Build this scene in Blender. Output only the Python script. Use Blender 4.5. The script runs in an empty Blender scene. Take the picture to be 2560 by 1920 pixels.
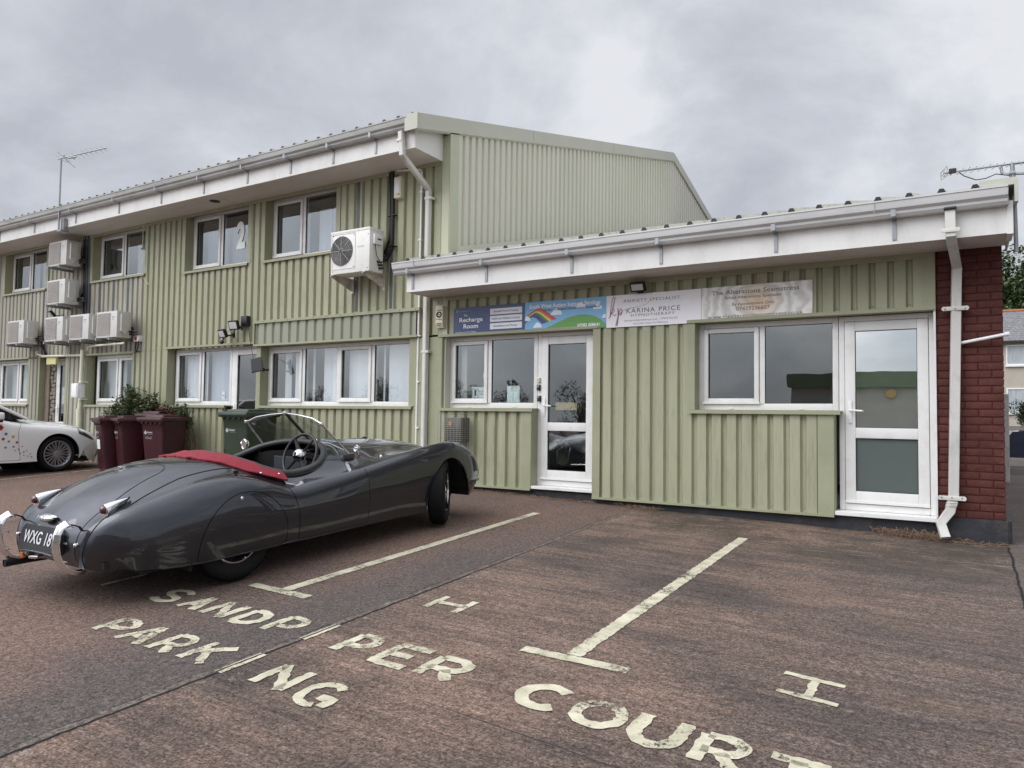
import bpy, bmesh, math, random
from mathutils import Vector, Matrix, noise
random.seed(7)
R = math.radians
scene = bpy.context.scene
COL = scene.collection
# ------------------------------------------------------------------ camera
CH = 1.55                                   # camera height above the ground under it
FPX = 1836.03                               # focal length in pixels of a 2560 px wide frame
yaw, pit, rol = R(-31.495), R(2.5126), R(0.7288)
_f = Vector((math.sin(yaw)*math.cos(pit), math.cos(yaw)*math.cos(pit), math.sin(pit)))
_r0 = Vector((math.cos(yaw), -math.sin(yaw), 0)); _u0 = _r0.cross(_f)
_r = math.cos(rol)*_r0 + math.sin(rol)*_u0
_u = -math.sin(rol)*_r0 + math.cos(rol)*_u0
cam = bpy.data.cameras.new('camera'); cam.sensor_width = 36; cam.sensor_fit = 'HORIZONTAL'
cam.lens = FPX/2560*36; cam.clip_end = 3000; cam.clip_start = 0.05
co = bpy.data.objects.new('camera', cam); COL.objects.link(co)
co.matrix_world = Matrix(((_r.x, _u.x, -_f.x, 0), (_r.y, _u.y, -_f.y, 0), (_r.z, _u.z, -_f.z, CH), (0, 0, 0, 1)))
scene.camera = co
def W(px, py, y=8.467):
    "surveyed point: where the sight line of a photo pixel meets the upright plane at depth y -> (x, z)"
    d = _r*((px-1280)/FPX) + _u*(-(py-960)/FPX) + _f
    d = d*(y/d.y); return d.x, d.z+CH
# ------------------------------------------------------------------ world, sun, exposure
world = bpy.data.worlds.new('World'); scene.world = world; world.use_nodes = True
nt = world.node_tree; nt.nodes.clear()
N = nt.nodes.new; L = nt.links.new
def mathn(op, a=None, b=None, tree=None, clamp=False):
    t = tree or nt
    n = t.nodes.new('ShaderNodeMath'); n.operation = op; n.use_clamp = clamp
    for i, v in enumerate((a, b)):
        if v is None: continue
        if isinstance(v, (int, float)): n.inputs[i].default_value = v
        else: t.links.new(v, n.inputs[i])
    return n.outputs[0]
SUN_EL, SUN_AZ = R(46), R(212)              # azimuth from +Y, clockwise
sky = N('ShaderNodeTexSky'); sky.sky_type = 'NISHITA'; sky.sun_disc = False
sky.sun_elevation = SUN_EL; sky.sun_rotation = SUN_AZ
tc = N('ShaderNodeTexCoord'); sep = N('ShaderNodeSeparateXYZ'); L(tc.outputs['Generated'], sep.inputs[0])
zz = mathn('ADD', mathn('MAXIMUM', sep.outputs[2], 0.0), 0.42)
cx = mathn('DIVIDE', sep.outputs[0], zz); cy = mathn('DIVIDE', sep.outputs[1], zz)
cmb = N('ShaderNodeCombineXYZ'); L(cx, cmb.inputs[0]); L(cy, cmb.inputs[1])
n1 = N('ShaderNodeTexNoise'); n1.inputs['Scale'].default_value = 2.0; n1.inputs['Detail'].default_value = 8; n1.inputs['Roughness'].default_value = 0.58; n1.inputs['Distortion'].default_value = 0.25
mp = N('ShaderNodeMapping'); mp.inputs['Location'].default_value = (3.1, 5.2, 0); L(cmb.outputs[0], mp.inputs[0]); L(mp.outputs[0], n1.inputs['Vector'])
rp = N('ShaderNodeValToRGB'); e = rp.color_ramp.elements
e[0].position = 0.36; e[0].color = (0.54, 0.565, 0.625, 1)
e[1].position = 0.63; e[1].color = (0.88, 0.895, 0.935, 1)
m = e.new(0.49); m.color = (0.66, 0.69, 0.755, 1)
L(n1.outputs['Fac'], rp.inputs[0])
rise = N('ShaderNodeMapRange'); rise.inputs['From Min'].default_value = 0.50; rise.inputs['From Max'].default_value = 0.95
rise.inputs['To Min'].default_value = 1.0; rise.inputs['To Max'].default_value = 2.2; rise.interpolation_type = 'SMOOTHSTEP'
L(sep.outputs[2], rise.inputs['Value'])
dt = N('ShaderNodeVectorMath'); dt.operation = 'DOT_PRODUCT'; L(tc.outputs['Generated'], dt.inputs[0])
dt.inputs[1].default_value = (math.sin(SUN_AZ)*math.cos(SUN_EL), math.cos(SUN_AZ)*math.cos(SUN_EL), math.sin(SUN_EL))
glow = N('ShaderNodeMapRange'); glow.inputs['From Min'].default_value = 0.62; glow.inputs['From Max'].default_value = 1.0; glow.inputs['To Max'].default_value = 2.6; glow.interpolation_type = 'SMOOTHSTEP'; L(dt.outputs['Value'], glow.inputs['Value'])
gain = mathn('ADD', rise.outputs[0], glow.outputs[0])
sc1 = N('ShaderNodeVectorMath'); sc1.operation = 'SCALE'; L(rp.outputs[0], sc1.inputs[0]); L(gain, sc1.inputs['Scale'])
bgc = N('ShaderNodeBackground'); L(sc1.outputs[0], bgc.inputs[0]); bgc.inputs[1].default_value = 1.0
bgs = N('ShaderNodeBackground'); L(sky.outputs[0], bgs.inputs[0]); bgs.inputs[1].default_value = 0.05
addw = N('ShaderNodeMixShader'); addw.inputs[0].default_value = 0.88; L(bgs.outputs[0], addw.inputs[1]); L(bgc.outputs[0], addw.inputs[2])
wo = N('ShaderNodeOutputWorld'); L(addw.outputs[0], wo.inputs[0])
sun = bpy.data.lights.new('sun', 'SUN'); sun.energy = 1.5; sun.angle = R(50); sun.color = (1.0, 0.97, 0.93)
so = bpy.data.objects.new('sun', sun); COL.objects.link(so)
_sd = Vector((math.sin(SUN_AZ)*math.cos(SUN_EL), math.cos(SUN_AZ)*math.cos(SUN_EL), math.sin(SUN_EL)))
so.rotation_euler = _sd.to_track_quat('Z', 'Y').to_euler()
scene.view_settings.view_transform = 'Standard'; scene.view_settings.look = 'None'
scene.view_settings.exposure = 0.0; scene.view_settings.gamma = 1
scene.view_settings.use_curve_mapping = False
# ------------------------------------------------------------------ materials
def mat(name, col, rough=0.6, metal=0.0, var=0.0, vscale=3.0, bump=0.0, bscale=60.0, coat=0.0, dirt=None, dscale=1.2, damt=0.4, stretch=(1, 1, 1), spec=0.5, rvar=0.0):
    m = bpy.data.materials.new(name); m.use_nodes = True
    t = m.node_tree; p = t.nodes['Principled BSDF']
    p.inputs['Base Color'].default_value = (*col, 1); p.inputs['Roughness'].default_value = rough
    p.inputs['Metallic'].default_value = metal; p.inputs['Coat Weight'].default_value = coat
    p.inputs['Specular IOR Level'].default_value = spec
    if coat: p.inputs['Coat Roughness'].default_value = 0.03
    co_ = t.nodes.new('ShaderNodeTexCoord'); mp_ = t.nodes.new('ShaderNodeMapping')
    mp_.inputs['Scale'].default_value = stretch; t.links.new(co_.outputs['Object'], mp_.inputs[0])
    src = None
    if var or rvar:
        n = t.nodes.new('ShaderNodeTexNoise'); n.inputs['Scale'].default_value = vscale; n.inputs['Detail'].default_value = 6
        n.inputs['Roughness'].default_value = 0.62
        t.links.new(mp_.outputs[0], n.inputs['Vector'])
        if var:
            mr = t.nodes.new('ShaderNodeMapRange'); mr.inputs['From Min'].default_value = 0.3; mr.inputs['From Max'].default_value = 0.7
            mr.inputs['To Min'].default_value = 1-var; mr.inputs['To Max'].default_value = 1+var
            t.links.new(n.outputs['Fac'], mr.inputs['Value'])
            sc = t.nodes.new('ShaderNodeVectorMath'); sc.operation = 'SCALE'; sc.inputs[0].default_value = col
            t.links.new(mr.outputs[0], sc.inputs['Scale']); src = sc.outputs[0]
        if rvar:
            mr = t.nodes.new('ShaderNodeMapRange'); mr.inputs['To Min'].default_value = rough-rvar; mr.inputs['To Max'].default_value = rough+rvar
            t.links.new(n.outputs['Fac'], mr.inputs['Value']); t.links.new(mr.outputs[0], p.inputs['Roughness'])
    if dirt:
        n = t.nodes.new('ShaderNodeTexNoise'); n.inputs['Scale'].default_value = dscale; n.inputs['Detail'].default_value = 9
        n.inputs['Roughness'].default_value = 0.7
        t.links.new(mp_.outputs[0], n.inputs['Vector'])
        mr = t.nodes.new('ShaderNodeMapRange'); mr.inputs['From Min'].default_value = 0.50; mr.inputs['From Max'].default_value = 0.75
        mr.inputs['To Max'].default_value = damt; t.links.new(n.outputs['Fac'], mr.inputs['Value'])
        mx = t.nodes.new('ShaderNodeMix'); mx.data_type = 'RGBA'; mx.inputs[6].default_value = (*col, 1); mx.inputs[7].default_value = (*dirt, 1)
        t.links.new(mr.outputs[0], mx.inputs[0])
        if src: t.links.new(src, mx.inputs[6])
        src = mx.outputs[2]
    if src: t.links.new(src, p.inputs['Base Color'])
    if bump:
        n = t.nodes.new('ShaderNodeTexNoise'); n.inputs['Scale'].default_value = bscale; n.inputs['Detail'].default_value = 5
        t.links.new(mp_.outputs[0], n.inputs['Vector'])
        b = t.nodes.new('ShaderNodeBump'); b.inputs['Strength'].default_value = bump; b.inputs['Distance'].default_value = 0.01
        t.links.new(n.outputs['Fac'], b.inputs['Height']); t.links.new(b.outputs[0], p.inputs['Normal'])
    return m
def glassmat(name, refl=0.2, tint=(0.8, 0.84, 0.84), add=0.25):
    m = bpy.data.materials.new(name); m.use_nodes = True; t = m.node_tree; t.nodes.clear()
    lw = t.nodes.new('ShaderNodeLayerWeight'); lw.inputs['Blend'].default_value = 0.5
    f2 = mathn('ADD', mathn('MULTIPLY', mathn('POWER', lw.outputs['Facing'], 3.0, t), 0.75, t), refl, t, True)
    tr = t.nodes.new('ShaderNodeBsdfTransparent'); tr.inputs[0].default_value = (*tint, 1)
    gl = t.nodes.new('ShaderNodeBsdfGlossy'); gl.inputs['Roughness'].default_value = 0.0; gl.inputs[0].default_value = (0.93, 0.97, 0.97, 1)
    tcn = t.nodes.new('ShaderNodeTexCoord'); nz = t.nodes.new('ShaderNodeTexNoise'); nz.inputs['Scale'].default_value = 1.3
    t.links.new(tcn.outputs['Object'], nz.inputs['Vector'])
    b = t.nodes.new('ShaderNodeBump'); b.inputs['Strength'].default_value = 0.06; b.inputs['Distance'].default_value = 0.02
    t.links.new(nz.outputs['Fac'], b.inputs['Height']); t.links.new(b.outputs[0], gl.inputs['Normal'])
    mx = t.nodes.new('ShaderNodeMixShader'); t.links.new(f2, mx.inputs[0]); t.links.new(tr.outputs[0], mx.inputs[1]); t.links.new(gl.outputs[0], mx.inputs[2])
    o = t.nodes.new('ShaderNodeOutputMaterial'); t.links.new(mx.outputs[0], o.inputs[0])
    return m
GREEN = (0.350, 0.350, 0.240)
M = dict(
 green=mat('green_cladding', GREEN, 0.5, var=0.10, vscale=1.6, dirt=(0.23, 0.25, 0.12), dscale=1.3, damt=0.6, stretch=(2.2, 1, 0.22)),
 green2=mat('green_cladding_darker', (0.285, 0.30, 0.225), 0.45, var=0.07, vscale=1.0, stretch=(1, 1, 0.3)),
 oldgreen=mat('weathered_cladding', (0.34, 0.325, 0.265), 0.6, var=0.2, vscale=2.4, dirt=(0.22, 0.2, 0.15), dscale=1.7, damt=0.5, stretch=(1, 1, 0.2)),
 trim=mat('green_flashing', (0.315, 0.32, 0.21), 0.45, var=0.09, vscale=2.0, dirt=(0.2, 0.22, 0.1), dscale=2.2, damt=0.3),
 gable=mat('pale_cladding', (0.60, 0.59, 0.50), 0.5, var=0.04, vscale=1.0, dirt=(0.5, 0.52, 0.36), dscale=0.6, damt=0.35, stretch=(1, 1, 0.3)),
 verge=mat('verge_trim', (0.48, 0.48, 0.41), 0.45, var=0.04, vscale=1.2),
 upvc=mat('white_upvc', (0.76, 0.755, 0.74), 0.3, var=0.03, vscale=4, dirt=(0.46, 0.42, 0.36), dscale=5, damt=0.4),
 fascia=mat('white_fascia', (0.74, 0.73, 0.705), 0.4, var=0.05, vscale=2, dirt=(0.42, 0.40, 0.36), dscale=3, damt=0.45, stretch=(1, 1, .4)),
 soffit=mat('soffit_board', (0.60, 0.555, 0.52), 0.55, var=0.07, vscale=2, dirt=(0.35, 0.28, 0.24), dscale=5, damt=0.35, stretch=(0.4, 2, 1)),
 gutter=mat('grey_gutter', (0.57, 0.57, 0.565), 0.4, var=0.08, vscale=3, dirt=(0.25, 0.25, 0.23), dscale=4, damt=0.35, stretch=(0.3, 1, 1)),
 gutterdirty=mat('dirty_gutter', (0.40, 0.40, 0.385), 0.45, var=0.12, vscale=3, dirt=(0.12, 0.12, 0.10), dscale=5, damt=0.75, stretch=(0.25, 1, 1)),
 galv=mat('galvanised_steel', (0.30, 0.31, 0.32), 0.45, 0.6, var=0.12, vscale=12),
 pipe=mat('white_downpipe', (0.62, 0.61, 0.57), 0.4, var=0.06, vscale=3, dirt=(0.36, 0.37, 0.38), dscale=3.2, damt=1.0, stretch=(1, 1, 0.5)),
 cream=mat('cream_pipe', (0.66, 0.64, 0.50), 0.45, var=0.06, vscale=3),
 roof=mat('roof_sheet', (0.50, 0.49, 0.42), 0.6, var=0.15, vscale=3, dirt=(0.16, 0.15, 0.10), dscale=9, damt=0.8),
 black=mat('black_plastic', (0.010, 0.010, 0.012), 0.4, var=0.1),
 rubber=mat('black_rubber', (0.009, 0.009, 0.010), 0.8, var=0.25, vscale=20, bump=0.3, bscale=200, spec=0.25),
 plinth=mat('black_plinth', (0.02, 0.022, 0.028), 0.6, var=0.3, vscale=6, dirt=(0.10, 0.075, 0.06), dscale=4, damt=0.7, bump=0.4, bscale=25),
 mortar=mat('painted_mortar', (0.065, 0.017, 0.013), 0.8, spec=.2, var=0.1, bump=0.4, bscale=80),
 stone=mat('rubble_stone', (0.22, 0.19, 0.16), 0.85, var=0.45, vscale=7, bump=0.8, bscale=20),
 wood=mat('old_timber', (0.20, 0.16, 0.12), 0.8, var=0.25, vscale=6, stretch=(6, 6, 0.5), bump=0.3),
 glass=glassmat('window_glass', 0.19, (0.90, 0.93, 0.94)),
 glassb=glassmat('bright_window_glass', 0.72, (0.75, 0.8, 0.78)),
 glasst=glassmat('thin_glass', 0.05, (0.66, 0.69, 0.66)),
 frost=mat('frosted_pane', (0.10, 0.12, 0.115), 0.25, var=0.06, vscale=0.7),
 room=mat('room_wall', (0.42, 0.42, 0.41), 0.9, var=0.1, vscale=1),
 blind=mat('white_blind', (0.86, 0.88, 0.92), 0.7, var=0.03, vscale=1.0),
 blindg=mat('grey_blind', (0.62, 0.66, 0.74), 0.7, var=0.05, vscale=1.0),
 curtain=mat('pale_curtain', (0.52, 0.58, 0.57), 0.85, var=0.1, vscale=2),
 chrome=mat('chrome', (0.82, 0.82, 0.84), 0.06, 1.0, var=0.05, vscale=8),
 steel=mat('alloy', (0.42, 0.42, 0.43), 0.42, 0.8, var=0.05, vscale=8),
 darkalloy=mat('dark_alloy', (0.05, 0.05, 0.055), 0.35, 0.6),
 paint=mat('gunmetal_paint', (0.042, 0.044, 0.054), 0.36, 0.9, coat=1.0, var=0.04, vscale=2.0, spec=0.3),
 seam=mat('panel_gap', (0.004, 0.004, 0.005), 0.6),
 under=mat('underbody', (0.008, 0.008, 0.009), 0.8, var=0.3),
 leather=mat('grey_leather', (0.036, 0.036, 0.037), 0.42, var=0.12, vscale=9, bump=0.15, bscale=120),
 redleather=mat('dark_interior', (0.007, 0.006, 0.0065), 0.7, var=0.2, vscale=9, spec=0.2),
 redcloth=mat('red_canvas', (0.23, 0.014, 0.026), 0.8, var=0.15, vscale=14, bump=0.35, bscale=260),
 redlens=mat('red_lens', (0.07, 0.006, 0.008), 0.12, coat=1.0, var=0.1),
 orange=mat('orange_rust', (0.55, 0.16, 0.03), 0.6, var=0.3, vscale=30),
 bin=mat('burgundy_plastic', (0.044, 0.006, 0.011), 0.45, var=0.12, vscale=4, bump=0.06, bscale=150, dirt=(0.1, 0.06, 0.06), dscale=7, damt=0.3),
 gbin=mat('green_plastic', (0.025, 0.041, 0.023), 0.45, var=0.12, vscale=4, bump=0.06, bscale=150, dirt=(0.1, 0.1, 0.08), dscale=7, damt=0.3),
 white=mat('white_enamel', (0.80, 0.80, 0.80), 0.35, var=0.03, vscale=4, dirt=(0.5, 0.46, 0.42), dscale=5, damt=0.2),
 acw=mat('ac_casing', (0.78, 0.775, 0.74), 0.4, var=0.03, vscale=5, dirt=(0.45, 0.40, 0.35), dscale=7, damt=0.35),
 acw2=mat('ac_casing_grey', (0.58, 0.57, 0.54), 0.45, var=0.04, vscale=5, dirt=(0.36, 0.33, 0.30), dscale=7, damt=0.4),
 acg=mat('ac_grille', (0.36, 0.33, 0.31), 0.6, var=0.1, vscale=6),
 dark=mat('dark_void', (0.02, 0.02, 0.02), 0.7),
 paper=mat('white_paper', (0.74, 0.80, 0.78), 0.7, var=0.05, vscale=8),
 beige=mat('alarm_casing', (0.72, 0.68, 0.52), 0.45, var=0.04),
 lampg=mat('lamp_glass', (0.60, 0.61, 0.62), 0.2, coat=0.5, var=0.1, vscale=30),
 rust=mat('rusty_white', (0.66, 0.62, 0.56), 0.6, var=0.08, vscale=5, dirt=(0.22, 0.07, 0.03), dscale=6, damt=0.9),
 wire=mat('cage_wire', (0.40, 0.41, 0.37), 0.5, 0.3, var=0.1),
 white_car=mat('white_car_paint', (0.90, 0.90, 0.90), 0.25, coat=1.0, var=0.01),
 sgrey=mat('stem_brown', (0.12, 0.08, 0.05), 0.8, var=0.3),
)
def leafmat(name, col, trans=0.25):
    m = mat(name, col, 0.55, var=0.35, vscale=4); p = m.node_tree.nodes['Principled BSDF']
    return m
M['leaf'] = leafmat('leaf_green', (0.075, 0.115, 0.045)); M['leafr'] = leafmat('leaf_reddish', (0.12, 0.045, 0.03))
M['hedge'] = leafmat('hedge_green', (0.035, 0.05, 0.016)); M['tree'] = leafmat('tree_green', (0.075, 0.105, 0.038))
_pc = {}
def plain(col, rough=0.5):
    k = (tuple(round(c, 3) for c in col), rough)
    if k not in _pc: _pc[k] = mat('print_colour', col, rough, var=0.03, vscale=12)
    return _pc[k]
# ------------------------------------------------------------------ mesh helpers
class MB:
    def __init__(s): s.v = []; s.f = []; s.m = []
    def add(s, vs, fs, mi=0):
        o = len(s.v); s.v += [tuple(v) for v in vs]; s.f += [tuple(i+o for i in f) for f in fs]; s.m += [mi]*len(fs); return s
    def box(s, x0, x1, y0, y1, z0, z1, mi=0, M4=None):
        v = [Vector((x, y, z)) for z in (z0, z1) for y in (y0, y1) for x in (x0, x1)]
        if M4: v = [M4 @ p for p in v]
        return s.add(v, [(0, 2, 3, 1), (4, 5, 7, 6), (0, 1, 5, 4), (2, 6, 7, 3), (0, 4, 6, 2), (1, 3, 7, 5)], mi)
    def bbox(s, x0, x1, y0, y1, z0, z1, b=0.01, mi=0, M4=None):
        "box with chamfered edges"
        bm = bmesh.new(); bmesh.ops.create_cube(bm, size=1)
        for v in bm.verts: v.co = Vector(((x0+x1)/2+v.co.x*(x1-x0), (y0+y1)/2+v.co.y*(y1-y0), (z0+z1)/2+v.co.z*(z1-z0)))
        bmesh.ops.bevel(bm, geom=bm.edges[:], offset=b, segments=2, affect='EDGES', profile=0.6)
        bm.verts.index_update()
        vs = [M4 @ v.co if M4 else v.co.copy() for v in bm.verts]; fs = [[v.index for v in f.verts] for f in bm.faces]; bm.free()
        return s.add(vs, fs, mi)
    def prism(s, poly, axis, a, b, mi=0, M4=None):
        "extrude a 2D polygon along an axis; poly gives the two other coordinates in order"
        n = len(poly)
        def P(p, c):
            q = {'x': (c, p[0], p[1]), 'y': (p[0], c, p[1]), 'z': (p[0], p[1], c)}[axis]
            return M4 @ Vector(q) if M4 else q
        vs = [P(p, a) for p in poly]+[P(p, b) for p in poly]
        fs = [tuple(range(n)), tuple(range(2*n-1, n-1, -1))]+[(i, i+n, (i+1) % n+n, (i+1) % n) for i in range(n)]
        return s.add(vs, fs, mi)
    def tube(s, pts, r, n=10, mi=0, close=False, caps=True, prof=None):
        pts = [Vector(p) for p in pts]; rr = r if isinstance(r, (list, tuple)) else [r]*len(pts)
        k = len(pts); rings = []; up = None
        for i, p in enumerate(pts):
            if close: t = pts[(i+1) % k]-pts[i-1]
            else: t = pts[min(i+1, k-1)]-pts[max(i-1, 0)]
            t = t.normalized() if t.length > 1e-9 else Vector((0, 0, 1))
            if up is None:
                up = Vector((0, 0, 1)) if abs(t.z) < 0.9 else Vector((0, 1, 0))
            a = t.cross(up)
            if a.length < 1e-6: a = t.cross(Vector((1, 0, 0)))
            a.normalize(); b = a.cross(t).normalized(); up = b
            ring = []
            for j in range(n):
                th = 2*math.pi*j/n
                ca, sa = (math.cos(th), math.sin(th)) if prof is None else prof[j]
                ring.append(p+(a*ca+b*sa)*rr[i])
            rings.append(ring)
        vs = [q for ring in rings for q in ring]; fs = []
        for i in range(k if close else k-1):
            for j in range(n):
                i2 = (i+1) % k
                fs.append((i*n+j, i*n+(j+1) % n, i2*n+(j+1) % n, i2*n+j))
        if caps and not close: fs += [tuple(range(n-1, -1, -1)), tuple((k-1)*n+j for j in range(n))]
        return s.add(vs, fs, mi)
    def cyl(s, c, r, h, axis='z', n=24, mi=0, r2=None, M4=None):
        a = Vector(c); d = {'x': Vector((h, 0, 0)), 'y': Vector((0, h, 0)), 'z': Vector((0, 0, h))}[axis]
        u = {'x': Vector((0, 1, 0)), 'y': Vector((0, 0, 1)), 'z': Vector((1, 0, 0))}[axis]; w = d.normalized().cross(u)
        r2 = r if r2 is None else r2
        vs = [a+(u*math.cos(2*math.pi*j/n)+w*math.sin(2*math.pi*j/n))*r for j in range(n)]+[a+d+(u*math.cos(2*math.pi*j/n)+w*math.sin(2*math.pi*j/n))*r2 for j in range(n)]
        if M4: vs = [M4 @ v for v in vs]
        return s.add(vs, [tuple(range(n-1, -1, -1)), tuple(range(n, 2*n))]+[(j, (j+1) % n, (j+1) % n+n, j+n) for j in range(n)], mi)
    def lathe(s, prof, n=32, M4=None, mi=0, a0=0, a1=2*math.pi, axis='x'):
        "profile of (radius, along) turned round an axis"
        k = len(prof); full = abs(a1-a0-2*math.pi) < 1e-6; nn = n if full else n+1; vs = []
        for j in range(nn):
            th = a0+(a1-a0)*j/n
            for (r, x) in prof:
                q = Vector((x, r*math.cos(th), r*math.sin(th))) if axis == 'x' else (Vector((r*math.cos(th), x, r*math.sin(th))) if axis == 'y' else Vector((r*math.cos(th), r*math.sin(th), x)))
                vs.append(M4 @ q if M4 else q)
        fs = []
        for j in range(n):
            j2 = (j+1) % nn
            for i in range(k-1): fs.append((j*k+i, j*k+i+1, j2*k+i+1, j2*k+i))
        return s.add(vs, fs, mi)
    def sphere(s, c, r, n=14, mi=0, sc=(1, 1, 1), M4=None):
        vs = []; fs = []; k = n//2
        for i in range(k+1):
            ph = math.pi*i/k
            for j in range(n):
                th = 2*math.pi*j/n; q = Vector((c[0]+r*sc[0]*math.sin(ph)*math.cos(th), c[1]+r*sc[1]*math.sin(ph)*math.sin(th), c[2]+r*sc[2]*math.cos(ph)))
                vs.append(M4 @ q if M4 else q)
        for i in range(k):
            for j in range(n): fs.append((i*n+j, i*n+(j+1) % n, (i+1)*n+(j+1) % n, (i+1)*n+j))
        return s.add(vs, fs, mi)
    def build(s, name, mats, parent=None, smooth=None, fix=True, loc=None):
        me = bpy.data.meshes.new(name); me.from_pydata(s.v, [], s.f)
        if not isinstance(mats, (list, tuple)): mats = [mats]
        for m in mats: me.materials.append(m)
        if len(mats) > 1: me.polygons.foreach_set('material_index', s.m)
        if fix:
            bm = bmesh.new(); bm.from_mesh(me); bmesh.ops.remove_doubles(bm, verts=bm.verts, dist=1e-5)
            bmesh.ops.recalc_face_normals(bm, faces=bm.faces); bm.to_mesh(me); bm.free()
        if smooth:
            me.polygons.foreach_set('use_smooth', [True]*len(me.polygons))
            me.set_sharp_from_angle(angle=R(smooth))
        me.update()
        o = bpy.data.objects.new(name, me); COL.objects.link(o)
        if parent:
            o.parent = parent
            if parent.name in WR: o.matrix_parent_inverse = parent.matrix_basis.inverted()
        if loc: o.location = loc
        return o
def tag(o, label=None, cat=None, group=None, kind=None):
    if label: o['label'] = label
    if cat: o['category'] = cat
    if group: o['group'] = group
    if kind: o['kind'] = kind
    return o
WR = set()                                  # roots whose parts are modelled in world coordinates
def thing(name, label, cat, loc=(0, 0, 0), rz=0, group=None, M4=None, world=False):
    o = bpy.data.objects.new(name, None); COL.objects.link(o); o.empty_display_size = 0.1
    if world: WR.add(o.name)
    if M4 is not None: o.matrix_basis = M4
    else: o.location = loc; o.rotation_euler = (0, 0, rz)
    return tag(o, label, cat, group)
def struct(name, mb, m, **k): return tag(mb.build(name, m, **k), kind='structure')
def copy_tree(o, parent=None):
    c = o.copy(); COL.objects.link(c); c.parent = parent
    for ch in list(o.children): copy_tree(ch, c)
    return c
# text ----------------------------------------------------------------
def text_polys(s, bold=0.0, space=1.0, shear=0.0, res=3):
    cu = bpy.data.curves.new('t', 'FONT'); cu.body = s; cu.size = 1; cu.offset = bold; cu.space_character = space; cu.shear = shear; cu.resolution_u = res
    ob = bpy.data.objects.new('t', cu); COL.objects.link(ob); bpy.context.view_layer.update()
    me = bpy.data.meshes.new_from_object(ob.evaluated_get(bpy.context.evaluated_depsgraph_get()))
    vs = [v.co.copy() for v in me.vertices]; fs = [tuple(p.vertices) for p in me.polygons]
    bpy.data.objects.remove(ob); bpy.data.curves.remove(cu); bpy.data.meshes.remove(me)
    return vs, fs
CAP = 0.7
def put_text(mb, s, x0, x1, zb, h, y, mi=0, bold=0.0, space=1.0, shear=0.0, F=None, rot=0.0, slope=0.0):
    "writing on an upright face looking to -Y, from x0 to x1, baseline zb, capital height h; F maps (x, y, z)"
    vs, fs = text_polys(s, bold, space, shear)
    if not vs: return
    a = min(v.x for v in vs); b = max(v.x for v in vs); k = (x1-x0)/(b-a)
    out = []
    for v in vs:
        q = Vector((x0+(v.x-a)*k, y, zb+v.y*h/CAP+slope*(v.x-a)*k))
        out.append(F(q) if F else q)
    mb.add(out, fs, mi)
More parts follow.
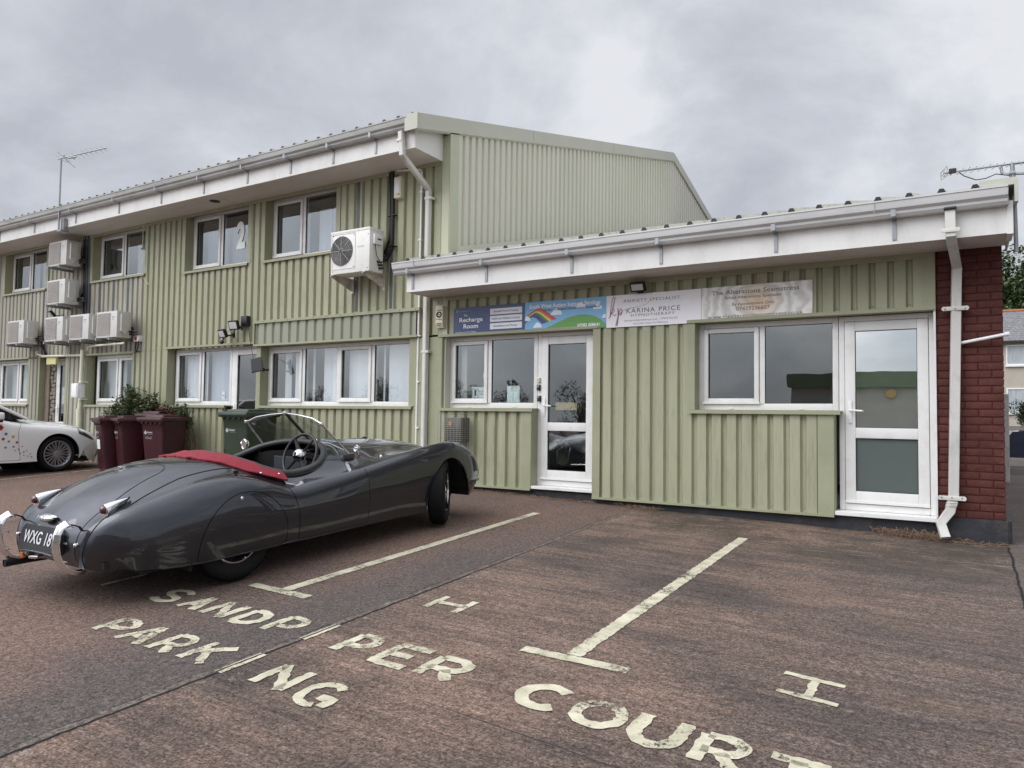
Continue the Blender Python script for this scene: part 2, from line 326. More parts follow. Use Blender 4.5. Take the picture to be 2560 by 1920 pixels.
# ------------------------------------------------------------------ ground
GK = [(-60, -1.06), (-14, -1.055), (-8, -1.035), (-5.76, -1.02), (-3.96, -1.079), (-0.2, -1.163), (0.6, -1.167), (12, -1.2), (60, -1.2)]
def _lerp(t, K):
    if t <= K[0][0]: return K[0][1]
    for (a, u), (b, w) in zip(K, K[1:]):
        if t <= b:
            q = (t-a)/(b-a); return u+(w-u)*q
    return K[-1][1]
def gz(x, y):
    g = (_lerp(x-0.5, GK)+_lerp(x, GK)+_lerp(x+0.5, GK))/3
    s = _lerp(y, [(-14, -14), (9.5, 9.5), (12, 11.2), (16, 12), (30, 12), (48, 22), (80, 40)])
    return CH+g+0.0456*(s-8.467)
gm = bpy.data.materials.new('ground'); gm.use_nodes = True
def build_ground_mat():
    t = gm.node_tree; p = t.nodes['Principled BSDF']; n_ = t.nodes.new; l_ = t.links.new
    tc_ = n_('ShaderNodeTexCoord'); sp = n_('ShaderNodeSeparateXYZ'); l_(tc_.outputs['Object'], sp.inputs[0])
    def noise_(scale, det=6, rough=0.6, st=(1, 1, 1), dist=0.0):
        mp_ = n_('ShaderNodeMapping'); mp_.inputs['Scale'].default_value = st; l_(tc_.outputs['Object'], mp_.inputs[0])
        q = n_('ShaderNodeTexNoise'); q.inputs['Scale'].default_value = scale; q.inputs['Detail'].default_value = det
        q.inputs['Roughness'].default_value = rough; q.inputs['Distortion'].default_value = dist; l_(mp_.outputs[0], q.inputs['Vector']); return q.outputs['Fac']
    def ramp(v, a, b, lo=0.0, hi=1.0):
        q = n_('ShaderNodeMapRange'); q.inputs['From Min'].default_value = a; q.inputs['From Max'].default_value = b
        q.inputs['To Min'].default_value = lo; q.inputs['To Max'].default_value = hi; l_(v, q.inputs['Value']); return q.outputs[0]
    def mixc(f, a, b):
        q = n_('ShaderNodeMix'); q.data_type = 'RGBA'
        if isinstance(f, float): q.inputs[0].default_value = f
        else: l_(f, q.inputs[0])
        for i, c in ((6, a), (7, b)):
            if isinstance(c, tuple): q.inputs[i].default_value = (*c, 1)
            else: l_(c, q.inputs[i])
        return q.outputs[2]
    X, Y = sp.outputs[0], sp.outputs[1]
    def scalec(c, f):
        q = n_('ShaderNodeVectorMath'); q.operation = 'SCALE'; l_(c, q.inputs[0]); l_(f, q.inputs['Scale']); return q.outputs[0]
    # right of the joint: brushed concrete, pinkish where the surface has worn, dark where algae sits
    brush = noise_(1.0, 6, 0.8, (4.0, 60.0, 1), 0.7)
    brush2 = noise_(1.0, 4, 0.6, (0.7, 16.0, 1), 0.4)
    grit = noise_(85, 2, 0.7); grit2 = noise_(34, 3, 0.8); grit3 = noise_(150, 2, 0.6)
    big = mathn('ADD', mathn('MULTIPLY', noise_(0.55, 4, 0.55, (1, 1.5, 1)), 0.55, t), mathn('MULTIPLY', noise_(2.1, 6, 0.7, (0.6, 1.8, 1)), 0.45, t), t)
    c1 = mixc(ramp(big, 0.40, 0.60), (0.070, 0.056, 0.050), (0.185, 0.126, 0.097))
    c1 = mixc(ramp(X, -1.6, 0.3, 0, 0.45), c1, (0.092, 0.076, 0.069))
    f = mathn('MULTIPLY', ramp(brush, 0.36, 0.64, 0.76, 1.24), ramp(brush2, 0.38, 0.62, 0.84, 1.16), t)
    f = mathn('MULTIPLY', f, mathn('MULTIPLY', ramp(grit2, 0.36, 0.64, 0.60, 1.42), ramp(grit, 0.34, 0.66, 0.45, 1.62), t), t)
    c1 = scalec(c1, f)
    c1 = mixc(ramp(grit3, 0.66, 0.74, 0, 0.5), c1, (0.34, 0.28, 0.24))
    pink = ramp(noise_(0.9, 4, 0.5, (1, 1.3, 1)), 0.58, 0.72, 0, 0.5)
    c1 = mixc(mathn('MULTIPLY', pink, ramp(brush, 0.42, 0.6), t), c1, (0.26, 0.17, 0.125))
    nearw = ramp(Y, 6.0, 7.6)
    lich = mathn('MULTIPLY', ramp(noise_(5.0, 5, 0.75, (0.5, 2.2, 1)), 0.58, 0.64), mathn('MULTIPLY', nearw, 0.6, t), t)
    c1 = mixc(mathn('MULTIPLY', nearw, ramp(noise_(1.4, 6, 0.7), 0.40, 0.58, 0, 0.7), t), c1, (0.040, 0.034, 0.025))
    c1 = mixc(lich, c1, (0.26, 0.225, 0.19))
    # left of the joint: fine reddish tarmac
    g_ = mathn('MULTIPLY', ramp(grit2, 0.36, 0.64, 0.62, 1.38), ramp(grit, 0.34, 0.66, 0.45, 1.60), t)
    c2 = mixc(ramp(noise_(0.5, 5, 0.6), 0.42, 0.62), (0.150, 0.098, 0.077), (0.108, 0.076, 0.064))
    jx = mathn('ADD', X, mathn('MULTIPLY', mathn('SUBTRACT', noise_(1.2, 4, 0.7), 0.5, t), 0.9, t), t)
    band = mathn('MULTIPLY', ramp(jx, -4.30, -3.70), ramp(Y, 7.4, 5.2), t)
    c2 = mixc(mathn('MULTIPLY', band, 0.85, t), c2, (0.072, 0.062, 0.058))
    c2 = scalec(c2, g_)
    c2 = mixc(ramp(grit3, 0.64, 0.73, 0, 0.55), c2, (0.36, 0.30, 0.26))
    wob = mathn('MULTIPLY', mathn('SUBTRACT', noise_(2.5, 5, 0.6), 0.5, t), 0.03, t)
    side = mathn('GREATER_THAN', mathn('ADD', X, wob, t), -3.345, t)
    col = mixc(side, c2, c1)
    # the joint itself, cracks
    def line(v, at, w, ws=None):
        d = mathn('ABSOLUTE', mathn('SUBTRACT', v, at, t), None, t)
        q = n_('ShaderNodeMapRange'); q.inputs['From Min'].default_value = w*0.4; q.inputs['From Max'].default_value = w; q.inputs['To Min'].default_value = 1; q.inputs['To Max'].default_value = 0
        l_(d, q.inputs['Value']); return q.outputs[0]
    Xw = mathn('ADD', X, mathn('MULTIPLY', mathn('SUBTRACT', noise_(9, 6, 0.75), 0.5, t), 0.05, t), t)
    dark = mathn('MULTIPLY', line(Xw, -3.345, 0.012), ramp(Y, 6.5, 4.5, 0.25, 1.0), t)
    edge = mathn('MULTIPLY', line(Xw, -3.375, 0.045), ramp(noise_(9, 5, 0.85), 0.42, 0.58, 0.05, 0.8), t)
    col = mixc(edge, col, mixc(ramp(grit2, 0.4, 0.6), (0.06, 0.052, 0.046), (0.24, 0.20, 0.165)))
    col = mixc(mathn('MULTIPLY', line(Xw, -3.408, 0.008), ramp(noise_(3, 4, 0.7), 0.45, 0.52, 0, 0.9), t), col, (0.015, 0.013, 0.012))
    patch = mathn('MULTIPLY', ramp(noise_(6, 5, 0.8), 0.60, 0.64), line(Xw, -3.28, 0.10), t)
    col = mixc(mathn('MULTIPLY', patch, 0.7, t), col, (0.38, 0.31, 0.27))
    col = mixc(dark, col, (0.012, 0.011, 0.010))
    # cross joint in the tarmac at the left, kerb line at the right
    Yd = mathn('ADD', Y, mathn('MULTIPLY', X, 1.92, t), t)
    l2 = mathn('MULTIPLY', line(mathn('ADD', Yd, mathn('MULTIPLY', wob, 1.5, t), t), -13.18, 0.03), ramp(X, -8.0, -8.6), t)
    col = mixc(mathn('MULTIPLY', l2, 0.8, t), col, (0.02, 0.017, 0.016))
    Xr = mathn('ADD', X, mathn('MULTIPLY', mathn('SUBTRACT', noise_(3, 5, 0.7), 0.5, t), 0.06, t), t)
    col = mixc(line(Xr, 0.36, 0.015), col, (0.01, 0.009, 0.009))
    right = ramp(Xr, 0.365, 0.375)
    col = mixc(mathn('MULTIPLY', right, 0.55, t), col, mixc(ramp(grit2, 0.3, 0.7), (0.05, 0.045, 0.042), (0.19, 0.165, 0.145)))
    # expansion joint across the concrete
    l3 = mathn('MULTIPLY', line(mathn('ADD', mathn('ADD', Y, mathn('MULTIPLY', X, 0.06, t), t), mathn('MULTIPLY', wob, 1.2, t), t), 2.72, 0.006), ramp(X, -2.3, -2.0), t)
    col = mixc(mathn('MULTIPLY', l3, 0.8, t), col, (0.02, 0.018, 0.017))
    l_(col, p.inputs['Base Color']); p.inputs['Roughness'].default_value = 0.85; p.inputs['Specular IOR Level'].default_value = 0.3
    hgt = mathn('ADD', mathn('MULTIPLY', grit2, 0.9, t), mathn('ADD', mathn('MULTIPLY', grit, 0.4, t), mathn('MULTIPLY', mathn('MULTIPLY', brush, side, t), 1.2, t), t), t)
    hgt = mathn('SUBTRACT', hgt, mathn('MULTIPLY', dark, 3.0, t), t)
    b = n_('ShaderNodeBump'); b.inputs['Strength'].default_value = 1.0; b.inputs['Distance'].default_value = 0.007
    l_(hgt, b.inputs['Height']); l_(b.outputs[0], p.inputs['Normal'])
build_ground_mat()
def build_ground():
    xs = [-400, -120, -60, -40, -30]+[-24+0.5*i for i in range(0, 65)]+[10, 14, 20, 40, 120, 400]
    ys = [-300, -100, -40, -14]+[-12+0.75*i for i in range(0, 44)]+[24, 30, 40, 48, 60, 80, 150, 400]
    mb = MB(); vs = [(x, y, gz(x, y)) for y in ys for x in xs]; n = len(xs)
    mb.add(vs, [(j*n+i, j*n+i+1, (j+1)*n+i+1, (j+1)*n+i) for j in range(len(ys)-1) for i in range(n-1)])
    return struct('ground', mb, gm, smooth=40)
GROUND = build_ground()
# painted markings: worn thermoplastic, 4 mm above the ground
pm = bpy.data.materials.new('worn_line_paint'); pm.use_nodes = True
def build_paint():
    t = pm.node_tree; p = t.nodes['Principled BSDF']; n_ = t.nodes.new; l_ = t.links.new
    tc_ = n_('ShaderNodeTexCoord')
    def nz(s, d=6, r=0.7):
        q = n_('ShaderNodeTexNoise'); q.inputs['Scale'].default_value = s; q.inputs['Detail'].default_value = d; q.inputs['Roughness'].default_value = r
        l_(tc_.outputs['Object'], q.inputs['Vector']); return q.outputs['Fac']
    rp_ = n_('ShaderNodeValToRGB'); rp_.color_ramp.elements[0].position = 0.3; rp_.color_ramp.elements[0].color = (0.33, 0.31, 0.215, 1)
    rp_.color_ramp.elements[1].position = 0.65; rp_.color_ramp.elements[1].color = (0.59, 0.55, 0.415, 1); l_(nz(6), rp_.inputs[0]); l_(rp_.outputs[0], p.inputs['Base Color'])
    p.inputs['Roughness'].default_value = 0.7
    w = mathn('ADD', mathn('MULTIPLY', nz(34, 6, 0.9), 0.65, t), mathn('MULTIPLY', nz(3.0, 3, 0.5), 0.35, t), t)
    mr = n_('ShaderNodeMapRange'); mr.inputs['From Min'].default_value = 0.42; mr.inputs['From Max'].default_value = 0.46; l_(w, mr.inputs['Value'])
    l_(mr.outputs[0], p.inputs['Alpha'])
    b = n_('ShaderNodeBump'); b.inputs['Strength'].default_value = 0.5; b.inputs['Distance'].default_value = 0.004; l_(nz(60), b.inputs['Height']); l_(b.outputs[0], p.inputs['Normal'])
build_paint()
def stroke(mb, pts, w, jag=0.006, lift=0.005, closed=False):
    "a painted stroke with ragged edges along ground points"
    P = [Vector((a, b)) for a, b in pts]
    if closed: P.append(P[0])
    Q = []
    for a, b in zip(P, P[1:]):
        n = max(1, int((b-a).length/0.025))
        Q += [a+(b-a)*(i/n) for i in range(n)]
    Q.append(P[-1]); vs = []
    for i, q in enumerate(Q):
        if closed: t = (Q[(i+1) % (len(Q)-1)]-Q[(i-1) % (len(Q)-1)])
        else: t = Q[min(i+1, len(Q)-1)]-Q[max(i-1, 0)]
        t.normalize(); nn = Vector((-t.y, t.x))
        for sgn in (-1, 1):
            r = q+nn*sgn*(w/2+random.uniform(-jag, jag)); vs.append((r.x, r.y, gz(r.x, r.y)+lift))
    mb.add(vs, [(2*i, 2*i+2, 2*i+3, 2*i+1) for i in range(len(Q)-1)])
def arc(cx, cy, rx, ry, a0, a1, n=10): return [(cx+rx*math.cos(R(a0+(a1-a0)*i/n)), cy+ry*math.sin(R(a0+(a1-a0)*i/n))) for i in range(n+1)]
GL = {  # centre lines in a unit box
 'S': [arc(.5, .74, .42, .24, 20, 270, 12)[:-1]+arc(.5, .26, .42, .24, 90, -160, 12)],
 'A': [[(0, 0), (.5, 1)], [(.5, 1), (1, 0)], [(.2, .36), (.8, .36)]],
 'N': [[(0, 0), (0, 1)], [(0, 1), (1, 0)], [(1, 0), (1, 1)]],
 'D': [[(0, 0), (0, 1)], [(0, 1), (.4, 1)]+arc(.4, .5, .6, .5, 80, -80)+[(.4, 0), (0, 0)]],
 'P': [[(0, 0), (0, 1)], [(0, 1), (.5, 1)]+arc(.5, .7, .5, .3, 80, -80)+[(.5, .4), (0, .4)]],
 'R': [[(0, 0), (0, 1)], [(0, 1), (.5, 1)]+arc(.5, .72, .5, .28, 80, -80)+[(.5, .44), (0, .44)], [(.5, .44), (.95, 0)]],
 'K': [[(0, 0), (0, 1)], [(0, .4), (1, 1)], [(.3, .55), (1, 0)]],
 'I': [[(.5, 0), (.5, 1)]],
 'G': [arc(.5, .5, .5, .5, 50, 300, 16), [(.55, .42), (1, .42), (.97, .06)]],
 'C': [arc(.5, .5, .5, .5, 45, 315, 18)], 'O': [arc(.5, .5, .5, .5, 0, 360, 24)],
 'U': [[(0, 1), (0, .4)]+arc(.5, .4, .5, .4, 180, 360, 12)+[(1, 1)]],
 'T': [[(0, 1), (1, 1)], [(.5, 1), (.5, 0)]], 'E': [[(1, 1), (0, 1), (0, 0), (1, 0)], [(0, .52), (.75, .52)]],
 'H': [[(0, 0), (0, 1)], [(1, 0), (1, 1)], [(0, .5), (1, .5)]]}
def glyph(mb, ch, x0, x1, y0, y1, w=0.05):
    w *= 1.18
    h = w/2
    for pl in GL[ch]: stroke(mb, [(x0+h+(x1-x0-w)*a, y0+h+(y1-y0-w)*b) for a, b in pl], w*random.uniform(.92, 1.08))
def marking(name, label, fn):
    mb = MB(); fn(mb); o = mb.build(name, pm, parent=GROUND, fix=False); o['label'] = label; o['kind'] = 'structure'; return o
def _row1(mb):
    for ch, a, b, c, d in (('S', -4.87, -4.60, 3.06, 3.37), ('A', -4.55, -4.34, 3.07, 3.37), ('N', -4.30, -4.07, 3.07, 3.38), ('D', -4.01, -3.79, 3.08, 3.36), ('P', -3.72, -3.50, 3.08, 3.40)): glyph(mb, ch, a, b, c, d)
    for dx, w_ in ((-0.022, .010), (0.012, .026)): stroke(mb, [(-3.345+dx, 3.12), (-3.345+dx, 3.42)], w_, 0.003)
    for ch, a, b, c, d in (('P', -3.11, -2.89, 3.07, 3.40), ('E', -2.81, -2.53, 3.07, 3.40), ('R', -2.50, -2.23, 3.06, 3.38), ('C', -1.90, -1.60, 3.05, 3.35), ('O', -1.59, -1.31, 3.03, 3.32), ('U', -1.285, -1.03, 3.00, 3.33), ('R', -0.99, -0.76, 2.98, 3.29), ('T', -0.72, -0.43, 2.95, 3.255)): glyph(mb, ch, a, b, c, d, 0.055)
def _row2(mb):
    for ch, a, b, c, d in (('P', -4.56, -4.33, 2.52, 2.79), ('A', -4.31, -4.06, 2.51, 2.82), ('R', -4.01, -3.80, 2.52, 2.81), ('K', -3.73, -3.50, 2.53, 2.84)): glyph(mb, ch, a, b, c, d, 0.045)
    for dx, w_ in ((-0.022, .010), (0.014, .030)): stroke(mb, [(-3.345+dx, 2.54), (-3.345+dx, 2.84)], w_, 0.003)
    for ch, a, b, c, d in (('N', -3.13, -2.88, 2.53, 2.83), ('G', -2.81, -2.56, 2.49, 2.78)): glyph(mb, ch, a, b, c, d, 0.048)
marking('lettering', 'worn cream word SANDPIPER COURT painted on the ground', _row1)
marking('lettering', 'worn cream word PARKING painted on the ground', _row2)
marking('bay_line', 'long cream bay line with a T end beside the grey sports car', lambda m: (stroke(m, [(-4.21, 3.72), (-4.205, 7.45)], 0.092, 0.003), stroke(m, [(-4.52, 3.71), (-3.94, 3.72)], 0.085, 0.004)))
marking('bay_line', 'wide cream bay line with a T end in the middle of the concrete', lambda m: (stroke(m, [(-1.875, 3.76), (-1.85, 7.42)], 0.095, 0.006), stroke(m, [(-2.17, 3.70), (-1.53, 3.72)], 0.085, 0.005)))
marking('lettering', 'cream letter H painted in the bay behind the word COURT', lambda m: glyph(m, 'H', -3.15, -2.86, 3.98, 4.30, 0.045))
marking('lettering', 'cream letter H painted sideways in the right-hand bay', lambda m: (stroke(m, [(-.82, 4.15), (-.52, 4.12)], .045), stroke(m, [(-.81, 3.90), (-.52, 3.87)], .045), stroke(m, [(-.66, 4.13), (-.66, 3.89)], .045)))
marking('bay_line', 'short faded line under the tail of the grey sports car', lambda m: stroke(m, [(-5.40, 3.08), (-5.40, 3.44)], 0.04, .004))
marking('bay_line', 'thin pale line beside the white car front wheel', lambda m: (stroke(m, [(-13.62, 5.9), (-13.75, 8.2)], 0.05, .004), stroke(m, [(-6.55, 3.7), (-6.55, 7.4)], 0.08, .004)))
# ------------------------------------------------------------------ buildings
D = 8.467; FY = 8.59            # cladding recess plane, window frame plane
CR = 0.038                      # depth of the ribs
def clad(mb, x0, x1, z0, z1, pitch=0.17, phase=0.0, yb=D, d=CR, land=0.60, mi=0):
    "trapezoidal sheet on an upright plane facing -Y"
    xs = []; k = math.floor((x0-phase)/pitch)-1; s = 0.11*pitch
    x = phase+k*pitch
    while x < x1+pitch:
        xs += [(x, yb-d), (x+land*pitch, yb-d), (x+land*pitch+s, yb), (x+pitch-s, yb)]; x += pitch
    def yat(q):
        for (a, ya), (b, ybb) in zip(xs, xs[1:]):
            if a <= q <= b: return ya+(ybb-ya)*(q-a)/max(b-a, 1e-9)
        return yb
    pr = [(x0, yat(x0))]+[p for p in xs if x0 < p[0] < x1]+[(x1, yat(x1))]
    n = len(pr); vs = [(a, b, z0) for a, b in pr]+[(a, b, z1) for a, b in pr]
    mb.add(vs, [(i, i+1, i+1+n, i+n) for i in range(n-1)], mi)
def screws(mb, xs, z, y, r=0.009):
    for x in xs: mb.sphere((x, y, z), r, 6)
def frame_rect(mb, x0, x1, z0, z1, w, y0, y1, b=0.006, wb=None):
    wb = wb or w
    mb.bbox(x0, x0+w, y0, y1, z0, z1, b); mb.bbox(x1-w, x1, y0, y1, z0, z1, b)
    mb.bbox(x0+w, x1-w, y0+.001, y1, z1-w, z1, b); mb.bbox(x0+w, x1-w, y0+.001, y1, z0, z0+wb, b)
def window(parent, x0, x1, z0, z1, lights, gmat='glass', y=FY, label=None, fw=0.06, backs=None):
    """lights: list of (xa, xb, openable); returns the window part with glass sub-parts"""
    fr = MB(); frame_rect(fr, x0, x1, z0, z1, fw, y, y+0.07, wb=fw+0.015)
    edges = sorted({l[0] for l in lights[1:]})
    for e_ in edges: fr.bbox(e_-fw/2, e_+fw/2, y+.001, y+0.07, z0+fw, z1-fw, 0.005)
    seals = []
    w = fr.build('window', M['upvc'], parent, smooth=35)
    for i, (a, b, op) in enumerate(lights):
        a2 = a+(fw if i == 0 else fw/2); b2 = b-(fw if i == len(lights)-1 else fw/2)
        za, zb = z0+fw+0.015, z1-fw
        if op:
            s = MB(); frame_rect(s, a2+.004, b2-.004, za+.004, zb-.004, 0.052, y-0.018, y+0.03, wb=0.055)
            s.box(a2-.004, b2+.004, y-.03, y-.016, za-.006, za+.02)
            s.build('sash', M['upvc'], w, smooth=35); a2 += .055; b2 -= .055; za += .06; zb -= .055
        g = MB(); g.add([(a2-.002, y+.022, za-.002), (b2+.002, y+.022, za-.002), (b2+.002, y+.022, zb+.002), (a2-.002, y+.022, zb+.002)], [(0, 1, 2, 3)])
        pg = MB()
        for q in ((a2-.006, a2+.004, za, zb), (b2-.004, b2+.006, za, zb), (a2, b2, za-.006, za+.004), (a2, b2, zb-.004, zb+.006)): pg.box(q[0], q[1], y+.006, y+.021, q[2], q[3])
        gm_ = gmat[i] if isinstance(gmat, (list, tuple)) else gmat
        g.build('pane', M[gm_], w); pg.build('seal', M['black'], w)
    for q in (x0+0.25*(x1-x0), x0+0.75*(x1-x0)):
        h = MB(); h.bbox(q-.02, q+.02, y-.008, y+.01, z0+.01, z0+.024, .003); h.build('drain_cover', M['upvc'], w)
    if label: w['label'] = label
    return w
def door(parent, x0, x1, z0, z1, split=None, gm=('glass', 'glass'), y=FY, label=None, handle='l', fw=0.055):
    fr = MB(); frame_rect(fr, x0, x1, z0, z1, fw, y, y+0.07, wb=0.07)
    d = fr.build('door', M['upvc'], parent, smooth=35)
    lf = MB(); a, b, c, e_ = x0+fw+.004, x1-fw-.004, z0+.075, z1-fw-.004; sw = 0.10
    frame_rect(lf, a, b, c, e_, sw, y-0.012, y+0.045, wb=0.13)
    parts = [(c+.13, e_-sw)]
    if split:
        lf.bbox(a+sw, b-sw, y-.011, y+.045, split-.055, split+.055, .005); parts = [(split+.055, e_-sw), (c+.13, split-.055)]
    lf.box(a, b, y-.026, y-.010, c+.005, c+.03)
    lf.build('door_leaf', M['upvc'], d, smooth=35)
    for (za, zb), g_ in zip(parts, gm):
        g = MB(); g.add([(a+sw-.002, y+.018, za-.002), (b-sw+.002, y+.018, za-.002), (b-sw+.002, y+.018, zb+.002), (a+sw-.002, y+.018, zb+.002)], [(0, 1, 2, 3)]); g.build('pane', M[g_], d)
        pg = MB()
        for q in ((a+sw-.006, a+sw+.005, za, zb), (b-sw-.005, b-sw+.006, za, zb), (a+sw, b-sw, za-.006, za+.005), (a+sw, b-sw, zb-.005, zb+.006)): pg.box(q[0], q[1], y+.002, y+.017, q[2], q[3])
        pg.build('seal', M['black'], d)
    hx = a+0.05 if handle == 'l' else b-0.05; hz = z0+1.06
    h = MB(); h.bbox(hx-.018, hx+.018, y-.026, y-.011, hz-.14, hz+.10, .006); h.tube([(hx, y-.03, hz), (hx, y-.055, hz), (hx+(.12 if handle == 'l' else -.12), y-.058, hz-.008)], .010, 8)
    h.cyl((hx, y-.03, hz-.09), .011, .006, 'y', 10); h.build('handle', M['white'], d, smooth=40)
    if label: d['label'] = label
    return d
def gutterline(parent, x0, x1, z, yf, m, name='gutter', drop=0.0):
    "ogee box gutter in front of the fascia face yf; z is its top"
    prof = [(yf, z-.005), (yf-.012, z-.15), (yf-.075, z-.15), (yf-.095, z-.125), (yf-.098, z-.10), (yf-.125, z-.075), (yf-.135, z-.03), (yf-.135, z), (yf-.150, z+.002), (yf-.150, z-.014), (yf-.142, z-.016), (yf-.142, z-.03), (yf-.132, z-.082), (yf-.105, z-.107), (yf-.102, z-.13), (yf-.08, z-.158), (yf-.008, z-.158), (yf, z-.10)]
    mb = MB(); mb.prism(prof, 'x', x0, x1)
    for xe in (x0, x1):     # stop ends
        mb.prism([(yf, z-.005), (yf-.008, z-.158), (yf-.08, z-.158), (yf-.105, z-.12), (yf-.142, z-.04), (yf-.142, z-.003)], 'x', xe-.003, xe+.003)
    return mb.build(name, m, parent, smooth=25)
def bracket(parent, x, z, yf):
    mb = MB(); mb.box(x-.018, x+.018, yf-.012, yf-.0015, z-.36, z-.159); mb.box(x-.02, x+.02, yf-.125, yf-.012, z-.170, z-.161); mb.box(x-.02, x+.02, yf-.15, yf-.143, z-.165, z-.10, M4=None)
    return mb.build('gutter_bracket', M['galv'], parent)
def roof_sheet(parent, x0, x1, ye, ze, yr, zr, pitch=0.262, phase=0.0, m='roof', th=0.03):
    mb = MB(); xs = []; x = phase+math.floor((x0-phase)/pitch)*pitch
    pr = []
    while x < x1+pitch:
        for dx, h in ((-.035, 0), (-.018, .032), (.018, .032), (.035, 0)):
            if x0 <= x+dx <= x1: pr.append((x+dx, h))
        x += pitch
    pr = [(x0, 0)]+pr+[(x1, 0)]; n = len(pr)
    vs = [(a, ye, ze+h) for a, h in pr]+[(a, yr, zr+h) for a, h in pr]+[(a, ye, ze+h-.012) for a, h in pr]+[(a, yr, zr+h-.012) for a, h in pr]
    fs = []
    for i in range(n-1): fs += [(i, i+1, i+1+n, i+n), (i+2*n, i+3*n, i+1+3*n, i+1+2*n), (i, i+2*n, i+1+2*n, i+1)]
    mb.add(vs, fs); x = phase+math.floor((x0-phase)/pitch)*pitch
    while x < x1:
        if x > x0+.05: mb.prism([(x-.033, ze-.001), (x-.017, ze+.030), (x+.017, ze+.030), (x+.033, ze-.001)], 'y', ye-.012, ye+.02, mi=1)
        x += pitch
    return mb.build('roof', [M[m], M['black']], parent)
def panel(x0, x1, z0, z1, phase, mb, pitch=0.17, mi=0, **k): clad(mb, x0, x1, z0, z1, pitch, phase, mi=mi, **k)
# ---- two-storey building ----
MBD = thing('office_building', 'two-storey office building clad in green ribbed metal with white windows and a pale gable', 'building', (-12, D, gz(-12, D)), world=True)
XE = -6.40                       # right-hand end of its front
ZS = 5.247                       # soffit height
# room shell behind the windows so that glass shows depth
def shell(parent, x0, x1, y0, y1, z0, z1, floors=(), walls=()):
    mb = MB(); mb.box(x0, x1, y1, y1+.1, z0, z1); mb.box(x0-.1, x0, y0, y1, z0, z1); mb.box(x1, x1+.1, y0, y1, z0, z1)
    for f in floors: mb.box(x0, x1, y0, y1, f-.12, f)
    for w in walls: mb.box(w-.05, w+.05, y0, y1, z0, z1)
    return mb.build('interior', M['room'], parent)
up = dict(A=(-19.25, -17.38, 4.26), B=(-15.52, -13.66, 4.255), C=(-12.39, -10.62, 4.165), Dd=(-10.18, -8.50, 4.155))
ph = -10.27
mb = MB()
clad(mb, -30, up['A'][0], 2.71, ZS+.03, .17, ph, mi=1); clad(mb, up['A'][1], up['B'][0], 2.71, ZS+.03, .17, ph, mi=1)
clad(mb, up['B'][1], up['C'][0], 2.73, ZS+.03, .17, ph); clad(mb, up['C'][1], up['Dd'][0], 2.73, ZS+.03, .17, ph); clad(mb, up['Dd'][1], XE, 2.71, ZS+.03, .17, ph)
for k_, mi in (('A', 1), ('B', 1), ('C', 0), ('Dd', 0)):
    a, b, z = up[k_]; clad(mb, a, b, 2.71, z-.02, .17, ph, mi=mi)
# ground floor strips between openings
for a, b, mi in ((-30, -21.3, 1), (-18.0, -17.5, 1), (-16.4, -15.6, 1), (-13.95, -12.83, 0)): clad(mb, a, b, .3, 2.735, .17, ph, mi=mi)
for a, b, mi in ((-21.3, -18.0, 1), (-15.6, -13.95, 1), (-12.83, -11.12, 0), (-10.22, -6.80, 0)): clad(mb, a, b, .3, 1.665, .17, ph, mi=mi)
mb.build('wall', [M['green'], M['oldgreen']], MBD)
mb = MB(); clad(mb, -10.30, -6.80, 2.71, 3.11, .1985, -10.02, yb=D-.050, d=.03, land=.62)
mb.build('band_panel', M['green2'], MBD)
# grey rooflight strips in the wall
_gs = mat('grey_strip', (0.09, 0.10, 0.115), .4, var=.2)
for x, z0, z1 in ((-17.95, 2.9, 4.2), (-17.45, 2.75, 4.2), (-15.2, 2.75, 4.2), (-14.7, 2.8, 4.2), (-14.2, 2.75, 4.2), (-8.03, 3.15, 5.2), (-7.33, 3.15, 5.2)):
    mb = MB(); mb.bbox(x-.028, x+.030, D-.044, D-.030, z0, z1, .003); mb.box(x-.002, x+.004, D-.047, D-.043, z0, z1); mb.build('grey_strip', _gs, MBD)
# trims
mb = MB()
def sill(x0, x1, z, mb=mb, y=D): mb.box(x0-.03, x1+.03, y-CR-.035, FY+.01, z-.012, z+.002); mb.box(x0-.03, x1+.03, y-CR-.037, y-CR-.030, z-.04, z-.001)
def head(x0, x1, z, mb=mb, y=D): mb.box(x0-.05, x1+.05, y-CR-.02, FY+.01, z, z+.012); mb.box(x0-.05, x1+.05, y-CR-.022, y-CR-.010, z-.004, z+.034)
def jamb(x, z0, z1, side, mb=mb, y=D, w=.09):
    "reveal plus face strip; side -1 = left jamb of the opening"
    a, b = (x-w, x) if side < 0 else (x, x+w)
    mb.box(a, b, y-CR-.007, y-CR-.001, z0, z1); mb.box(x-.004, x+.004, y-CR-.004, FY+.01, z0, z1)
for k_ in up:
    a, b, z = up[k_]; sill(a, b, z); jamb(a, z, ZS, -1); jamb(b, z, ZS, 1)
for a, b, h_ in ((-21.3, -18.0, 2.71), (-15.6, -13.95, 2.70), (-12.83, -11.12, 2.735), (-10.22, -6.90, 2.69)):
    sill(a, b, 1.675); 
head(-21.3, -18.0, 2.715); head(-17.5, -16.42, 2.715); head(-15.6, -13.95, 2.705); head(-12.83, -10.30, 2.742)
mb.box(-10.33, -6.76, D-.10, FY+.01, 2.692, 2.706); mb.box(-10.33, -6.76, D-.105, D-.098, 2.688, 2.72)
mb.box(-10.33, -6.72, D-.10, D-.03, 3.112, 3.12); mb.box(-10.33, -6.72, D-.106, D-.10, 3.075, 3.121); mb.box(-10.33, -10.315, D-.10, D-.03, 2.71, 3.11)
